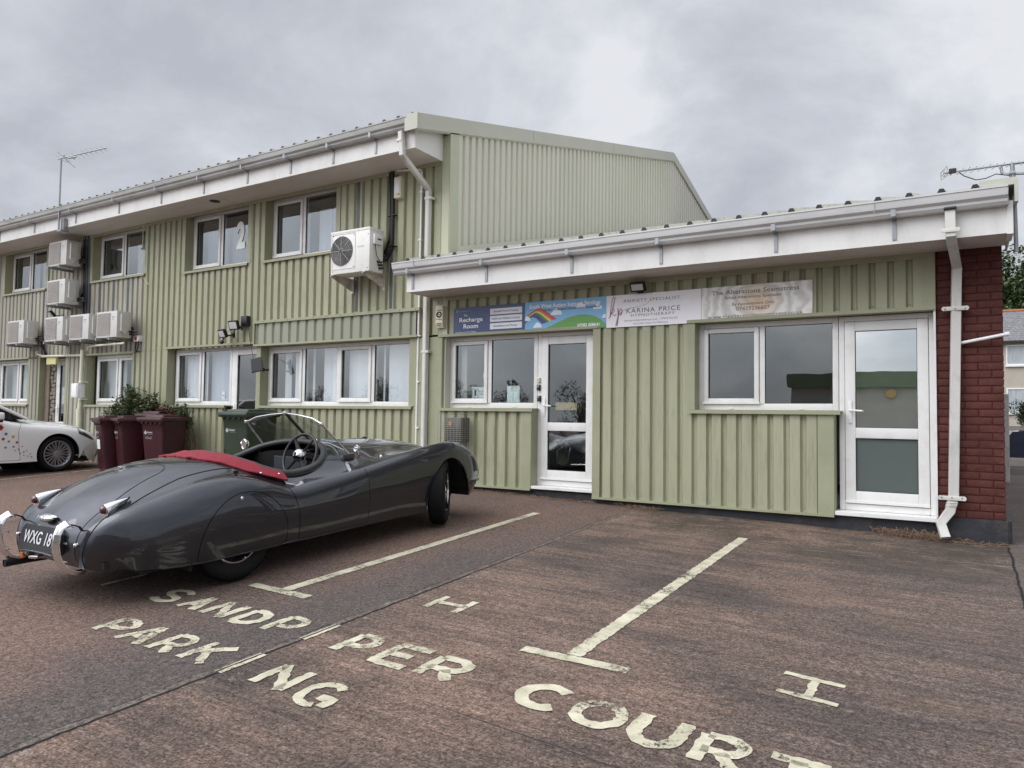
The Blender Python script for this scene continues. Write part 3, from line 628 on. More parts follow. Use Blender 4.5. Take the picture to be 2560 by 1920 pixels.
jamb(-18.0, 1.68, 2.71, 1); jamb(-17.5, .3, 2.71, -1, w=.06); jamb(-16.42, .3, 2.71, 1); jamb(-15.6, 1.68, 2.70, -1); jamb(-13.95, 1.68, 2.70, 1, w=.05)
jamb(-12.83, 1.68, 2.74, -1); jamb(-6.94, 1.68, 2.69, 1, w=.13)
mb.box(-10.305, -10.20, D-.046, FY+.02, .3, 2.69)            # post between the shop door and the window
mb.box(XE-.04, XE+.006, D-.046, D-.02, 3.2, ZS)               # corner flashing, front leaf
mb.box(-6.83, -6.345, D-.046, D-.03, .3, 2.68)
mb.box(-30, XE, D-.054, D-.03, ZS-.06, ZS)
screws(mb, [-10.27+.17*i for i in range(0, 22, 2)], 3.17, D-CR-.004); screws(mb, [-10.1+.3*i for i in range(0, 12)], 3.10, D-.108)
screws(mb, [-9.92+.1985*i for i in range(0, 16)], 2.76, D-.055)
mb.build('flashing', M['trim'], MBD, smooth=30)
mb = MB(); mb.box(-30, XE, D-.02, D+.05, .05, .34); mb.build('plinth', M['plinth'], MBD)
# windows
def win2(k_, split, backs=None, label=None):
    a, b, z = up[k_]; return window(MBD, a+.004, b-.004, z+.004, ZS, [(a, split, True), (split, b, False)], label=label)
win2('A', -18.35); win2('B', -14.62); wC = win2('C', -11.54, label='upper window with a pale figure 2 on its right pane'); win2('Dd', -9.40)
window(MBD, -21.2, -18.06, 1.68, 2.71, [(-21.2, -19.6, True), (-19.6, -18.72, True), (-18.72, -18.06, True)])
window(MBD, -15.50, -13.96, 1.68, 2.70, [(-15.50, -14.68, True), (-14.68, -13.96, True)])
window(MBD, -12.80, -11.16, 1.68, 2.735, [(-12.80, -11.98, True), (-11.98, -11.16, False)])
window(MBD, -10.20, -6.95, 1.675, 2.688, [(-10.20, -9.33, True), (-9.33, -8.55, False), (-8.55, -7.80, True), (-7.80, -6.95, False)], label='wide four-light window with white vertical blinds')
door(MBD, -17.10, -16.44, .55, 2.70, split=1.25, label='narrow white glazed door beside rubble stone', handle='l')
door(MBD, -11.155, -10.31, .55, 2.735, gm=('glass',), label='white door with one tall pane')
mb = MB(); mb.box(-17.48, -17.30, FY-.05, FY+.1, .3, 2.70); mb.build('timber_post', M['wood'], MBD)
mb = MB()
for i in range(26):
    for j in range(2):
        z = .35+i*.09+random.uniform(-.01, .01); x = -17.30+j*.1
        mb.bbox(x+.003, x+.097, FY-.02+random.uniform(-.015, .015), FY+.1, z+.004, z+.085, .012)
mb.box(-17.30, -17.10, FY+.03, FY+.12, .3, 2.7); mb.build('stone_reveal', M['stone'], MBD)
# blinds and rooms
shell(MBD, -29, XE-.2, FY+.1, 13.0, .3, 5.6, floors=(.42, 3.3, 5.5), walls=(-16.0, -12.95, -10.25))
def blind(parent, x0, x1, z0, z1, y, m='blind', slat=0.089, gap=0.0, seed=1, name='blind'):
    mb = MB(); rnd = random.Random(seed); x = x0
    while x < x1:
        w = min(slat, x1-x); a = rnd.uniform(-.012, .012)+.006
        mb.add([(x, y-a, z0), (x+w*.97, y+a, z0), (x+w*.97, y+a, z1), (x, y-a, z1)], [(0, 1, 2, 3)]); x += w
    return mb.build(name, M[m], parent, fix=False)
for i, (a, b) in enumerate(((-9.93, -9.80), (-9.70, -9.50), (-9.0, -8.62), (-8.45, -7.88), (-7.72, -7.68), (-7.60, -7.16))): blind(MBD, a, b, 1.72, 2.66, FY+.16, seed=i)
blind(MBD, -9.28, -9.22, 1.72, 2.66, FY+.16); blind(MBD, -9.47, -9.42, 1.72, 2.66, FY+.17)
blind(MBD, -12.66, -12.05, 1.72, 2.70, FY+.16, 'blind', seed=9); blind(MBD, -11.92, -11.22, 1.72, 2.70, FY+.16, 'blindg', gap=.03, seed=10)
M['bluedark'] = mat('blue_grey_curtain', (0.20, 0.235, 0.31), .85, var=.1)
for a, b, m_ in ((-12.22, -11.6, 'bluedark'), (-11.5, -10.68, 'bluedark'), (-9.25, -8.55, 'blindg'), (-9.7, -9.48, 'blindg'), (-18.9, -18.4, 'curtain'), (-18.28, -17.5, 'curtain'), (-14.5, -14.2, 'curtain')): blind(MBD, a, b, 4.2, 5.0, FY+.2, m_, seed=3, slat=.05, name='curtain')
for a, b in ((-20.4, -19.8), (-19.5, -18.8), (-18.66, -18.1), (-15.4, -14.75), (-14.6, -14.05)): blind(MBD, a, b, 1.72, 2.66, FY+.2, 'curtain', slat=.4, name='curtain')
# number 2 on glass
mb = MB(); x_, z_ = -11.17, 4.55
put_text(mb, '2', x_+.02, x_+.25, z_-.02, .44, FY+.012, bold=.05); mb.build('number', plain((.86, .92, .88)), wC)
# eaves
F2 = 7.805
mb = MB(); mb.box(-30, XE-.0, F2+.002, D-.035, ZS, ZS+.03); mb.box(XE-.012, XE+.0, F2, D-.02, ZS, ZS+.46)
mb.box(-10.9, -10.88, F2+.0, D-.04, ZS-.004, ZS); mb.build('soffit', M['soffit'], MBD)
mb = MB(); mb.box(-30, XE+.0, F2-.02, F2, ZS-.01, ZS+.42); mb.box(XE, XE+.014, F2-.02, D+.0, ZS-.01, ZS+.46)
for x in (-20.4, -16.2, -12.4, -9.1): mb.box(x-.002, x+.002, F2-.0225, F2-.02, ZS-.01, ZS+.27)
mb.build('fascia', M['fascia'], MBD)
gutterline(MBD, -30, XE-.035, 5.635, F2-.02, M['gutterdirty'])
for i in range(17):
    x = (-7.10, -7.94, -8.85, -9.86, -10.98, -12.18, -13.5, -15.0, -16.6, -18.1, -19.6, -21, -22.5, -24, -25.5, -27, -28.5)[i]; bracket(MBD, x, 5.635, F2-.02)
roof_sheet(MBD, -30, XE+.05, F2-.12, 5.655, 18.0, 8.325, .258, -7.125)
GZ0, GZ1 = 5.60, 8.36
# gable wall (faces +X) at x = -6.26
mb = MB()
def gtop(y): return GZ0+(y-7.8)*(GZ1-GZ0-.06)/(18.0-7.8)-.02 if y <= 18 else gtop(18)-(y-18)*(GZ1-GZ0-.06)/(18.0-7.8)
y = 8.47; s_ = .015
while y < 27.6:
    ys_ = [(y, -6.30), (y+.10, -6.30), (y+.10+s_, -6.265), (y+.17-s_, -6.265)]
    ys_ = [(y, -6.265), (y+.095, -6.265), (y+.095+s_, -6.30), (y+.17-s_, -6.30), (y+.17, -6.265)]
    for (a, xa), (b, xb) in zip(ys_, ys_[1:]):
        zb = lambda q: min(3.93+.264*(q-8.47), 3.93+.264*9.5)
        mb.add([(xa, a, zb(a)), (xb, b, zb(b)), (xb, b, gtop(b)), (xa, a, gtop(a))], [(0, 1, 2, 3)])
    y += .17
mb.build('gable_wall', M['gable'], MBD)
mb = MB(); mb.box(-6.42, -6.31, D, 27.6, 0.3, 5.55)
mb.add([(-6.33, 8.47, 5.5), (-6.33, 18, 8.2), (-6.33, 27.5, 5.5)], [(0, 1, 2)])
mb.add([(-6.255, 8.50, 3.70), (-6.255, 18, 6.15), (-6.255, 18, 6.47), (-6.255, 8.50, 3.985)], [(0, 1, 2, 3)])
mb.build('gable_backing', M['gable'], MBD)
mb = MB(); mb.box(XE, -6.258, D-.046, D-.0, 2.68, 5.60); mb.box(-6.262, -6.250, D-.046, D+.17, 3.6, 5.68); mb.build('corner_flashing', mat('pale_green_flashing', (0.46, 0.475, 0.345), .45, var=.05), MBD)
mb = MB()
for (ya, za, yb_, zb_) in ((7.66, 5.63, 18.02, 8.36), (18.02, 8.36, 28.4, 5.60)):
    for x0, x1, d0, d1 in ((-6.252, -6.235, -.20, .02), (-6.45, -6.236, .0, .02), (-6.30, -6.25, -.215, -.20)):
        mb.add([(x0, ya, za+d0), (x1, ya, za+d0), (x1, ya, za+d1), (x0, ya, za+d1), (x0, yb_, zb_+d0), (x1, yb_, zb_+d0), (x1, yb_, zb_+d1), (x0, yb_, zb_+d1)], [(0, 1, 2, 3), (4, 7, 6, 5), (0, 4, 5, 1), (1, 5, 6, 2), (2, 6, 7, 3), (3, 7, 4, 0)])
mb.box(-6.46, -6.236, 7.64, 7.665, 5.43, 5.655)
for y_ in (10.8, 14.2): 
    z_ = 5.63+(y_-7.66)*.2635; mb.box(-6.234, -6.231, y_-.01, y_+.01, z_-.19, z_+.02)
mb.build('verge_trim', M['verge'], MBD)
# ---- single-storey wing ----
WBD = thing('shop_unit', 'single-storey unit in green ribbed metal with white doors, brick end pier and grey gutter', 'building', (-3, D, gz(-3, D)), world=True)
WX0, WX1 = -6.39, .40
F1 = 7.86; ZW = 3.262
mb = MB(); pw = .1711; phw = -2.80
clad(mb, -6.35, -.21, 2.70, ZW+.02, pw, phw)
clad(mb, -6.35, -4.86, .60, 1.645, pw, phw); clad(mb, -3.90, -2.66, .555, 2.70, pw, phw); clad(mb, -2.66, -1.16, .555, 1.64, pw, phw)
clad(mb, -3.97, -3.90, .555, 2.70, 5, 0)
mb.build('wall', M['green'], WBD)
mb = MB()
sill(-6.34, -4.86, 1.655, mb); sill(-2.70, -1.12, 1.65, mb); head(-6.36, -3.95, 2.675, mb); head(-2.70, -.26, 2.672, mb)
jamb(-6.34, 1.66, 2.67, -1, mb); jamb(-2.66, 1.655, 2.67, -1, mb, w=.085); jamb(-4.855, .60, 1.645, 1, mb, w=.002); jamb(-3.965, .555, 2.67, 1, mb, w=.10)
mb.box(-4.99, -4.86, D-CR-.006, D-CR-.001, .60, 1.64); mb.box(-1.32, -1.158, D-CR-.006, D-CR-.001, .555, 1.63); mb.box(-1.162, -1.154, D-CR, FY+.02, .555, 1.64); mb.box(-.33, -.214, D-CR-.006, D-CR-.001, 2.70, ZW); mb.box(-.222, -.214, D-CR, D+.1, 2.68, ZW+.02)
mb.box(WX0-.02, -6.345, D-.048, D-.028, .5, ZW); mb.box(WX0+.1, -.235, D-CR-.012, D-CR-.002, ZW-.07, ZW)
mb.box(WX0+.06, -4.86, D-.055, D+.03, .585, .602); mb.box(-3.965, -1.158, D-.055, D+.03, .54, .557); mb.box(WX0+.06, -4.86, D-.058, D-.052, .575, .604); mb.box(-3.965, -1.158, D-.058, D-.052, .53, .560)
screws(mb, [phw+.135+pw*i for i in range(-19, 15, 2)], 2.745, D-.005); screws(mb, [phw+.135+pw*i for i in (-6, -4, -2)], 1.62, D-.005); screws(mb, [-3.93], 1.62, D-.04)
screws(mb, [phw+.135+pw*i for i in (-6, -4, -2, 1, 3, 5, 7, 8)], .60, D-.005); screws(mb, [-2.70, -2.70, -1.22, -1.22, -3.93, -.28, -.28], .62, D-.04)
screws(mb, [-2.5, -1.85, -1.25], 1.615, D-CR-.038); screws(mb, [-2.70], 1.70, D-.04); screws(mb, [-2.70], 2.63, D-.04); screws(mb, [-.28], 2.76, D-.04); screws(mb, [-.28], 3.17, D-.04)
mb.build('flashing', M['trim'], WBD, smooth=30)
mb = MB(); mb.box(WX0, -.215, D+.012, D+.12, .2, .58)
mb.prism([(-.215, D-.012), (.36, D-.035), (.395, D+.0), (.395, 17), (-.215, 17)], 'z', .15, .615)
mb.build('plinth', M['plinth'], WBD)
window(WBD, -6.33, -4.86, 1.66, 2.672, [(-6.33, -5.63, True), (-5.63, -4.86, False)], label='two-light window with paper notices behind the glass')
door(WBD, -4.855, -3.975, .64, 2.672, split=1.42, label='white half-glazed door with a brass letter plate', gm=('glass', 'glass'))
window(WBD, -2.66, -1.13, 1.655, 2.668, [(-2.66, -1.93, True), (-1.93, -1.13, False)], label='two-light window reflecting the dark clouds', )
door(WBD, -1.125, -.225, .60, 2.665, split=1.42, gm=('glassb', 'frost'), label='white door with bright upper pane and grey-green frosted lower pane')
mb = MB(); mb.bbox(-4.90, -3.96, D-.04, FY+.02, .60, .638, .004); mb.build('door_sill', M['upvc'], WBD)
mb = MB(); mb.bbox(-1.15, -.218, D-.05, FY+.02, .555, .598, .004); mb.box(-.232, -.212, D-.03, FY+.03, .60, 2.70); mb.build('door_sill', M['upvc'], WBD)
mb = MB(); mb.box(-4.60, -4.28, FY+.030, FY+.034, 1.64, 1.74); mb.build('letter_plate', mat('tarnished_brass', (.32, .26, .12), .5, .4, var=.3, vscale=30), WBD)
shell(WBD, WX0+.3, -.3, FY+.1, 12.5, .4, 3.2, floors=(.52, 3.2), walls=(-3.4,))
mb = MB(); mb.add([(-1.08, FY+.12, .7), (-.27, FY+.12, .7), (-.27, FY+.12, 2.6), (-1.08, FY+.12, 2.6)], [(0, 1, 2, 3)]); mb.build('door_film', mat('pale_film', (.42, .46, .42), .6), WBD, fix=False)
# brick pier
mb = MB(); bx0, bx1 = -.213, .345; row = 0; z = .615
bm_ = MB()
while z < ZW+.02:
    x = bx0-(0 if row % 2 == 0 else .1125)+.02
    while x < bx1:
        a, b = max(x, bx0), min(x+.215, bx1)
        if b-a > .02:
            j = random.uniform(-.0025, .0015); bm_.bbox(a+.001, b-.001, D-.008+j, D+.06, z+.005, min(z+.0685, ZW+.02), .003)
        x += .225
    z += .0758; row += 1
for r_ in range(36):             # return face of the pier
    y_ = D-.01-(0 if r_ % 2 == 0 else .11)
    while y_ < 17:
        bm_.box(bx1-.05, bx1+.004+random.uniform(-.002, .002), max(y_, D-.008), min(y_+.215, 17), .62+r_*.0758, .683+r_*.0758); y_ += .225
bm_.build('brick_pier', mat('painted_brick', (0.088, 0.029, 0.024), .7, spec=.2, var=.28, vscale=5, bump=.5, bscale=70, dirt=(.30, .22, .2), dscale=26, damt=.10), WBD, smooth=30)
mb = MB(); mb.box(bx0, bx1-.002, D-.0035, 17, .3, ZW+.02); mb.build('mortar', M['mortar'], WBD)
# eaves of the wing
mb = MB(); mb.box(WX0-.13, WX1-.01, F1+.002, D-.03, ZW-.01, ZW+.02); mb.build('soffit', M['soffit'], WBD)
mb = MB(); mb.box(WX0-.13, WX1, F1-.02, F1, ZW-.02, ZW+.27); mb.box(WX0-.143, WX0-.13, F1-.02, D-.03, ZW-.02, ZW+.27); mb.box(WX1-.015, WX1, F1, D+.2, ZW-.02, ZW+.27)
for x in (-3.9, -1.35, .28): mb.box(x-.0015, x+.0015, F1-.0225, F1-.02, ZW-.02, ZW+.24)
mb.box(WX1-.035, WX1+.012, F1-.027, F1+.3, ZW-.03, ZW+.27)
mb.build('fascia', M['fascia'], WBD)
gutterline(WBD, WX0-.30, WX1-.03, 3.64, F1-.02, M['gutter'])
for x in (-6.42, -5.21, -3.98, -2.86, -1.62, -.53): bracket(WBD, x, 3.64, F1-.02)
for x in (-6.30, -1.02+.33):
    mb = MB(); mb.box(x-.003, x+.003, F1-.172, F1-.168, 3.53, 3.645); mb.build('gutter_joint', M['galv'], WBD)
roof_sheet(WBD, WX0-.13, WX1-.05, F1-.10, 3.665, 18, 6.345, .2632, -5.926)
mb = MB(); mb.box(WX1-.24, WX1+.045, F1-.08, F1+.35, 3.66, 3.725); mb.prism([(F1-.10, 3.50), (F1+.3, 3.55), (F1+.3, 3.73), (F1-.10, 3.70)], 'x', WX1+.02, WX1+.05)
for (x0, x1, d0, d1) in ((WX1+.0, WX1+.02, -.2, .06), (WX1-.2, WX1+.02, .045, .06)): mb.add([(x0, F1+.3, 3.72+d0), (x1, F1+.3, 3.72+d0), (x1, F1+.3, 3.72+d1), (x0, F1+.3, 3.72+d1), (x0, 18, 6.35+d0), (x1, 18, 6.35+d0), (x1, 18, 6.35+d1), (x0, 18, 6.35+d1)], [(0, 1, 2, 3), (4, 7, 6, 5), (0, 4, 5, 1), (1, 5, 6, 2), (2, 6, 7, 3), (3, 7, 4, 0)])
mb.build('verge_flashing', M['verge'], WBD)
# ---- rainwater pipes -------------------------------------------------
SQ = [(1, .72), (.72, 1), (-.72, 1), (-1, .72), (-1, -.72), (-.72, -1), (.72, -1), (1, -.72)]
def P3(px, py, y): a, b = W(px, py, y); return (a, y, b)
mb = MB(); yb = D-.085
top = P3(1003, 330, F2-.09); e1 = P3(1006, 388, F2-.09); e2 = P3(1071, 474, yb); e3 = P3(1071.5, 500, yb); bot = P3(1059, 1112, yb)
e1b = tuple(Vector(e1).lerp(Vector(e2), .12)); e2b = tuple(Vector(e1).lerp(Vector(e2), .93))
mb.tube([top, e1, e1b, e2b, e2, e3, (bot[0], bot[1], .45)], .038, 8, prof=SQ)
for py in (352,): q = P3(1002, py, F2-.09); mb.bbox(q[0]-.045, q[0]+.045, q[1]-.045, q[1]+.06, q[2]-.02, q[2]+.02, .004)
for px, py in ((1071, 497), (1063, 880)): q = P3(px, py, yb); mb.bbox(q[0]-.044, q[0]+.085, yb-.043, yb+.05, q[2]-.018, q[2]+.018, .006)
mb.build('downpipe', M['pipe'], MBD, smooth=35)
mb = MB(); yb = D-.075
a = P3(2375, 520, F1-.10); b = P3(2377, 590, F1-.10); c = P3(2392, 668, yb); d = P3(2391, 685, yb); e_ = P3(2384, 1240, yb)
RC = [(1.25, .62), (1.1, .8), (-1.1, .8), (-1.25, .62), (-1.25, -.62), (-1.1, -.8), (1.1, -.8), (1.25, -.62)]
k1 = P3(2381, 1252, yb); k2 = P3(2375, 1278, yb-.01); k3 = P3(2352, 1308, yb-.03); k4 = P3(2364, 1345, yb-.10)
mb.tube([a, b, tuple(Vector(b).lerp(Vector(c), .12)), tuple(Vector(b).lerp(Vector(c), .93)), c, d, e_, k1, k2, k3, k4], .034, 8, prof=RC)
for px, py, w_ in ((2376, 577, .075), (2388, 772, .095), (2380, 1245, .10)):
    q = P3(px, py, yb if py > 600 else F1-.10)
    mb.bbox(q[0]-w_, q[0]+w_, q[1]-.040, q[1]-.034 if py < 600 else q[1]+.0, q[2]-.02, q[2]+.02, .004)
    if py > 600:
        for s_ in (-1, 1): mb.cyl((q[0]+s_*w_, q[1]-.041, q[2]), .021, .05, 'y', 14)
for t_ in (.2, .35, .5): 
    q = Vector(k1).lerp(Vector(k2), t_); mb.tube([(q.x-.05, q.y-.033, q.z), (q.x+.05, q.y-.033, q.z+.006)], .004, 6)
mb.build('downpipe', M['pipe'], WBD, smooth=35)
mb = MB()
for px, py in ((2388, 772), (2380, 1245)):
    q = P3(px, py, yb-.047)
    for s_ in (-.085, 0, .085): mb.cyl((q[0]+s_, q[1]+.003, q[2]), .006, .01, 'y', 8)
q = P3(2375, 524, F1-.10); mb.bbox(q[0]-.05, q[0]+.05, q[1]-.045, q[1]+.045, q[2]-.01, q[2]+.02, .01)
mb.build('fixing', M['black'], WBD)
mb = MB(); mb.tube([P3(2400, 858, D-.04), P3(2523, 834, D-.13)], .016, 10); q = P3(2519, 835, D-.13); mb.tube([P3(2512, 836, D-.12), P3(2524, 834, D-.13)], .021, 10)
mb.build('overflow_pipe', M['white'], WBD, smooth=40)
# thin white conduit beside the downpipe, cream soil pipe at the left
mb = MB(); y_ = D-.05
mb.tube([P3(992, 427, y_), P3(1052, 424, y_), P3(1055, 432, y_), P3(1040, 1098, y_), (P3(1040, 1098, y_)[0], y_, .5)], .016, 8)
for px, py in ((1052, 480), (1049, 600), (1047, 840), (1044, 955), (1042, 1070)): q = P3(px+1, py, y_); mb.bbox(q[0]-.02, q[0]+.03, y_-.02, y_+.04, q[2]-.01, q[2]+.01, .003)
mb.build('conduit', M['white'], MBD, smooth=40)
mb = MB(); y_ = D-.11
mb.tube([P3(206.5, 875, y_), P3(198, 1035, y_)], .040, 14); mb.tube([P3(198, 1022, y_), P3(197, 1062, y_), (P3(197, 1062, y_)[0], y_, .4)], .055, 14)
mb.tube([P3(93, 885, y_), P3(108, 891, y_), P3(206, 888, y_)], .024, 10); mb.tube([P3(93, 885, y_), P3(92, 880, y_-.02)], .03, 10)
mb.tube([P3(220, 876, y_), P3(222, 866, y_), P3(240, 864, y_-.2), P3(310, 858, y_-.3)], .020, 10); mb.tube([P3(167, 888, y_), P3(169, 868, y_)], .018, 8)
for px, py in ((205, 955), (203, 998)): q = P3(px, py, y_); mb.bbox(q[0]-.055, q[0]+.055, y_-.05, y_+.1, q[2]-.015, q[2]+.015, .004)
mb.build('waste_pipe', M['cream'], MBD, smooth=40)
mb = MB(); y_ = D-.04
rnd = random.Random(4)
for i, px in enumerate((211, 214.5, 218, 221, 225)):
    mb.tube([P3(px, 590, y_-.01*(i % 2)), P3(px-1.5, 700, y_-.01*(i % 2)), P3(px-3.5, 790, y_)], .017 if i < 4 else .026, 7, mi=1 if i in (2, 4) else 0)
mb.build('pipe_bundle', [M['black'], mat('dark_conduit', (.08, .085, .10), .5, var=.1)], MBD, smooth=40)
mb = MB(); y_ = D-.06
tr = [P3(982, 430, y_), P3(982, 520, y_), P3(980, 595, y_), P3(978, 622, y_), P3(968, 642, y_), P3(950, 656, D-.2), P3(938, 664, D-.25)]
mb.tube(tr, .034, 8); mb.tube([P3(975, 432, y_), P3(975, 560, y_), P3(973, 600, y_), P3(962, 632, y_), P3(944, 648, D-.22)], .018, 7)
for px, py in ((980, 540), (980, 617)): q = P3(px, py, y_); mb.bbox(q[0]-.07, q[0]+.09, y_-.04, y_+.03, q[2]-.005, q[2]+.005, .002)
mb.build('pipe_trunk', M['black'], MBD, smooth=40)
mb = MB(); mb.tube([P3(364, 530, F2+.2), P3(358, 575, D-.05), P3(357, 610, D-.05), P3(360, 650, D-.07), P3(356, 690, D-.05), P3(372, 712, D-.05)], .006, 6)
mb.build('loose_cable', M['cream'], MBD)
mb = MB(); q = P3(537, 517, 8.1); mb.cyl((q[0], q[1], ZS-.006), .09, .008, 'z', 20); mb.build('soffit_vent', M['dark'], MBD)
# ------------------------------------------------------------------ signs
def sign(name, label, x0, x1, z0, z1, bg, fn, y=D-.052):
    t = thing(name, label, 'sign', ((x0+x1)/2, y, z0), world=True, group='sign boards over the doors')
    mb = MB(); mb.bbox(x0, x1, y-.004, y+.004, z0, z1, .0015); mb.build('board', bg if not isinstance(bg, tuple) else plain(bg, .35), t)
    fn(t, x0, x1, z0, z1, y-.006); return t
def txt(t, items, col, y, name='lettering', rough=.5):
    mb = MB()
    for it in items: put_text(mb, it[0], it[1], it[2], it[3], it[4], y, **(it[5] if len(it) > 5 else {}))
    return mb.build(name, plain(col, rough), t, fix=False)
def poly(t, name, pts, col, y):
    mb = MB(); mb.add([(a, y, b) for a, b in pts], [tuple(range(len(pts)))]); return mb.build(name, plain(col, .4), t, fix=False)
def ell(cx, cz, rx, rz, n=24, a0=0, a1=360): return [(cx+rx*math.cos(R(a0+(a1-a0)*i/n)), cz+rz*math.sin(R(a0+(a1-a0)*i/n))) for i in range(n+(0 if a1-a0 == 360 else 1))]
def s1(t, x0, x1, z0, z1, y):
    w, h = x1-x0, z1-z0; U = lambda u: x0+u*w; V = lambda v: z0+v*h
    txt(t, [('The', U(.155), U(.205), V(.665), .030), ('Recharge', U(.09), U(.425), V(.465), .058, dict(bold=.012)), ('Room', U(.150), U(.36), V(.225), .062, dict(bold=.012)), ('Less Stress and More Energy', U(.035), U(.33), V(.075), .015)], (.88, .89, .92), y)
    txt(t, [('graywebster.com', U(.075), U(.26), V(.845), .016)], (.45, .48, .56), y)
    mb = MB(); mb.tube([(a, y, b) for a, b in ell(U(.055), V(.86), .012, .014, 12)], .004, 4, close=True); mb.build('emblem', plain((.7, .72, .76)), t)
    for v, s, a, b in ((.66, 'Specialist Personal Training', .58, .915), (.40, 'Health and Wellbeing Coaching', .555, .935), (.135, 'Rehabilitation and Therapy', .58, .905)):
        mb = MB(); mb.bbox(U(.53), U(.965), y-.001, y+.002, V(v), V(v+.215), .0005); mb.build('label_strip', plain((.82, .83, .88), .4), t)
        txt(t, [(s, U(a), U(b), V(v+.08), .024, dict(bold=.01))], (.10, .13, .24), y-.003)
sign('sign_board', 'navy sign with three white strips reading The Recharge Room', -6.14, -4.968, 2.686, 3.07, (.050, .078, .18), s1)
def s2(t, x0, x1, z0, z1, y):
    w, h = x1-x0, z1-z0; U = lambda u: x0+u*w; V = lambda v: z0+v*h
    poly(t, 'hill', [(U(.17), V(.012)), (U(.24), V(.05)), (U(.31), V(.13)), (U(.42), V(.25)), (U(.53), V(.38)), (U(.66), V(.46)), (U(.76), V(.46)), (U(.86), V(.40)), (U(.94), V(.27)), (U(.997), V(.12)), (U(.997), V(.012))], (.13, .34, .08), y-.001)
    cols = [(.50, .05, .05), (.62, .12, .05), (.72, .62, .10), (.07, .22, .12), (.05, .07, .25), (.06, .06, .22)]
    for i, c in enumerate(cols):
        mb = MB(); vs = []; n = 22
        for j in range(n+1):
            q = j/n; xx = .004+.40*q; zc = .50+.30*math.sin(min(1, q*1.35)*math.pi*.62)-(.62*max(0, q-.42)**1.35)*1.35
            th = (.018+.045*(1-abs(q-.55)))
            dxn = .55*q*.055
            for s_ in (0, 1): vs.append((U(xx-(i+s_)*.030*q), y-.0005, V(max(.02, zc-(i+s_)*th*(1-.45*q)))))
        mb.add(vs, [(2*j, 2*j+2, 2*j+3, 2*j+1) for j in range(n)]); mb.build('rainbow_band', plain(c, .4), t, fix=False)
    for cx_, cz_, k in ((.40, .56, 1.25), (.165, .17, .95), (.90, .66, .9), (.70, .72, 1.1), (.03, .42, .8), (.985, .36, .55)):
        mb = MB()
        for j, (dx, dz, rr) in enumerate(((-.035, 0, .020), (0, .055, .036), (.035, .02, .024))):
            ptsc = [(min(max(U(cx_+dx*k)+a, x0+.002), x1-.002), V(cz_+dz*k)+b) for a, b in ell(0, 0, rr*k, rr*k*.9, 16)]
            mb.add([(a, y-.0016-.0002*j, b) for a, b in ptsc], [tuple(range(16))])
        mb.add([(max(U(cx_-.055*k), x0+.002), y-.0012, V(cz_-.05)), (min(U(cx_+.06*k), x1-.002), y-.0012, V(cz_-.05)), (min(U(cx_+.06*k), x1-.002), y-.0012, V(cz_-.01)), (max(U(cx_-.055*k), x0+.002), y-.0012, V(cz_-.01))], [(0, 1, 2, 3)])
        mb.build('cloud', plain((.82, .88, .94), .5), t, fix=False)
    txt(t, [('South West Autism Support Services', U(.06), U(.935), V(.775), .050, dict(bold=.028)), ('07582 608641', U(.665), U(.925), V(.07), .038, dict(bold=.02))], (.92, .94, .96), y-.003)
    txt(t, [('Accept, Understand The Individual Special Mind', U(.24), U(.925), V(.665), .026, dict(bold=.008))], (.04, .06, .12), y-.003)
sign('sign_board', 'sky-blue sign with a rainbow over a green hill', -4.964, -3.785, 2.676, 3.069, (.20, .45, .72), s2)
def s3(t, x0, x1, z0, z1, y):
    w, h = x1-x0, z1-z0; U = lambda u: x0+u*w; V = lambda v: z0+v*h
    mb = MB()
    k_ = [(.03, .30), (.045, .34), (.075, .62), (.10, .93), (.085, .97), (.065, .85), (.05, .55), (.042, .34), (.06, .50), (.085, .58), (.09, .50), (.06, .44), (.095, .36), (.115, .42)]
    p_ = [(.13, .60), (.135, .35), (.125, .06), (.108, .05), (.115, .15), (.145, .50), (.165, .58), (.178, .48), (.165, .38), (.14, .38), (.18, .50), (.22, .54), (.27, .57), (.36, .60), (.44, .66), (.48, .76)]
    mb.tube([(U(a), y, V(b)) for a, b in k_], .0052, 5); mb.tube([(U(a), y, V(b)) for a, b in p_], [.0062]*10+[.003]*3+[.0018]*3, 5)
    mb.build('monogram', plain((.42, .22, .24), .4), t, smooth=60)
    g = (.17, .16, .19)
    txt(t, [('ANXIETY SPECIALIST', U(.19), U(.79), V(.755), .036, dict(space=1.25)), ('KARINA PRICE', U(.225), U(.79), V(.42), .056, dict(space=1.2, bold=.006)), ('HYPNOTHERAPY', U(.275), U(.735), V(.30), .034, dict(space=1.25))], g, y)
    txt(t, [('karinapricehypnotherapy.co.uk  |  07872 943 433', U(.205), U(.765), V(.165), .024), ('ONLINE AND IN PERSON', U(.30), U(.665), V(.055), .022, dict(space=1.1))], (.24, .23, .26), y)
sign('sign_board', 'white sign with a pink handwritten kp monogram and grey capitals', -3.782, -2.579, 2.668, 3.068, (.86, .85, .88), s3)
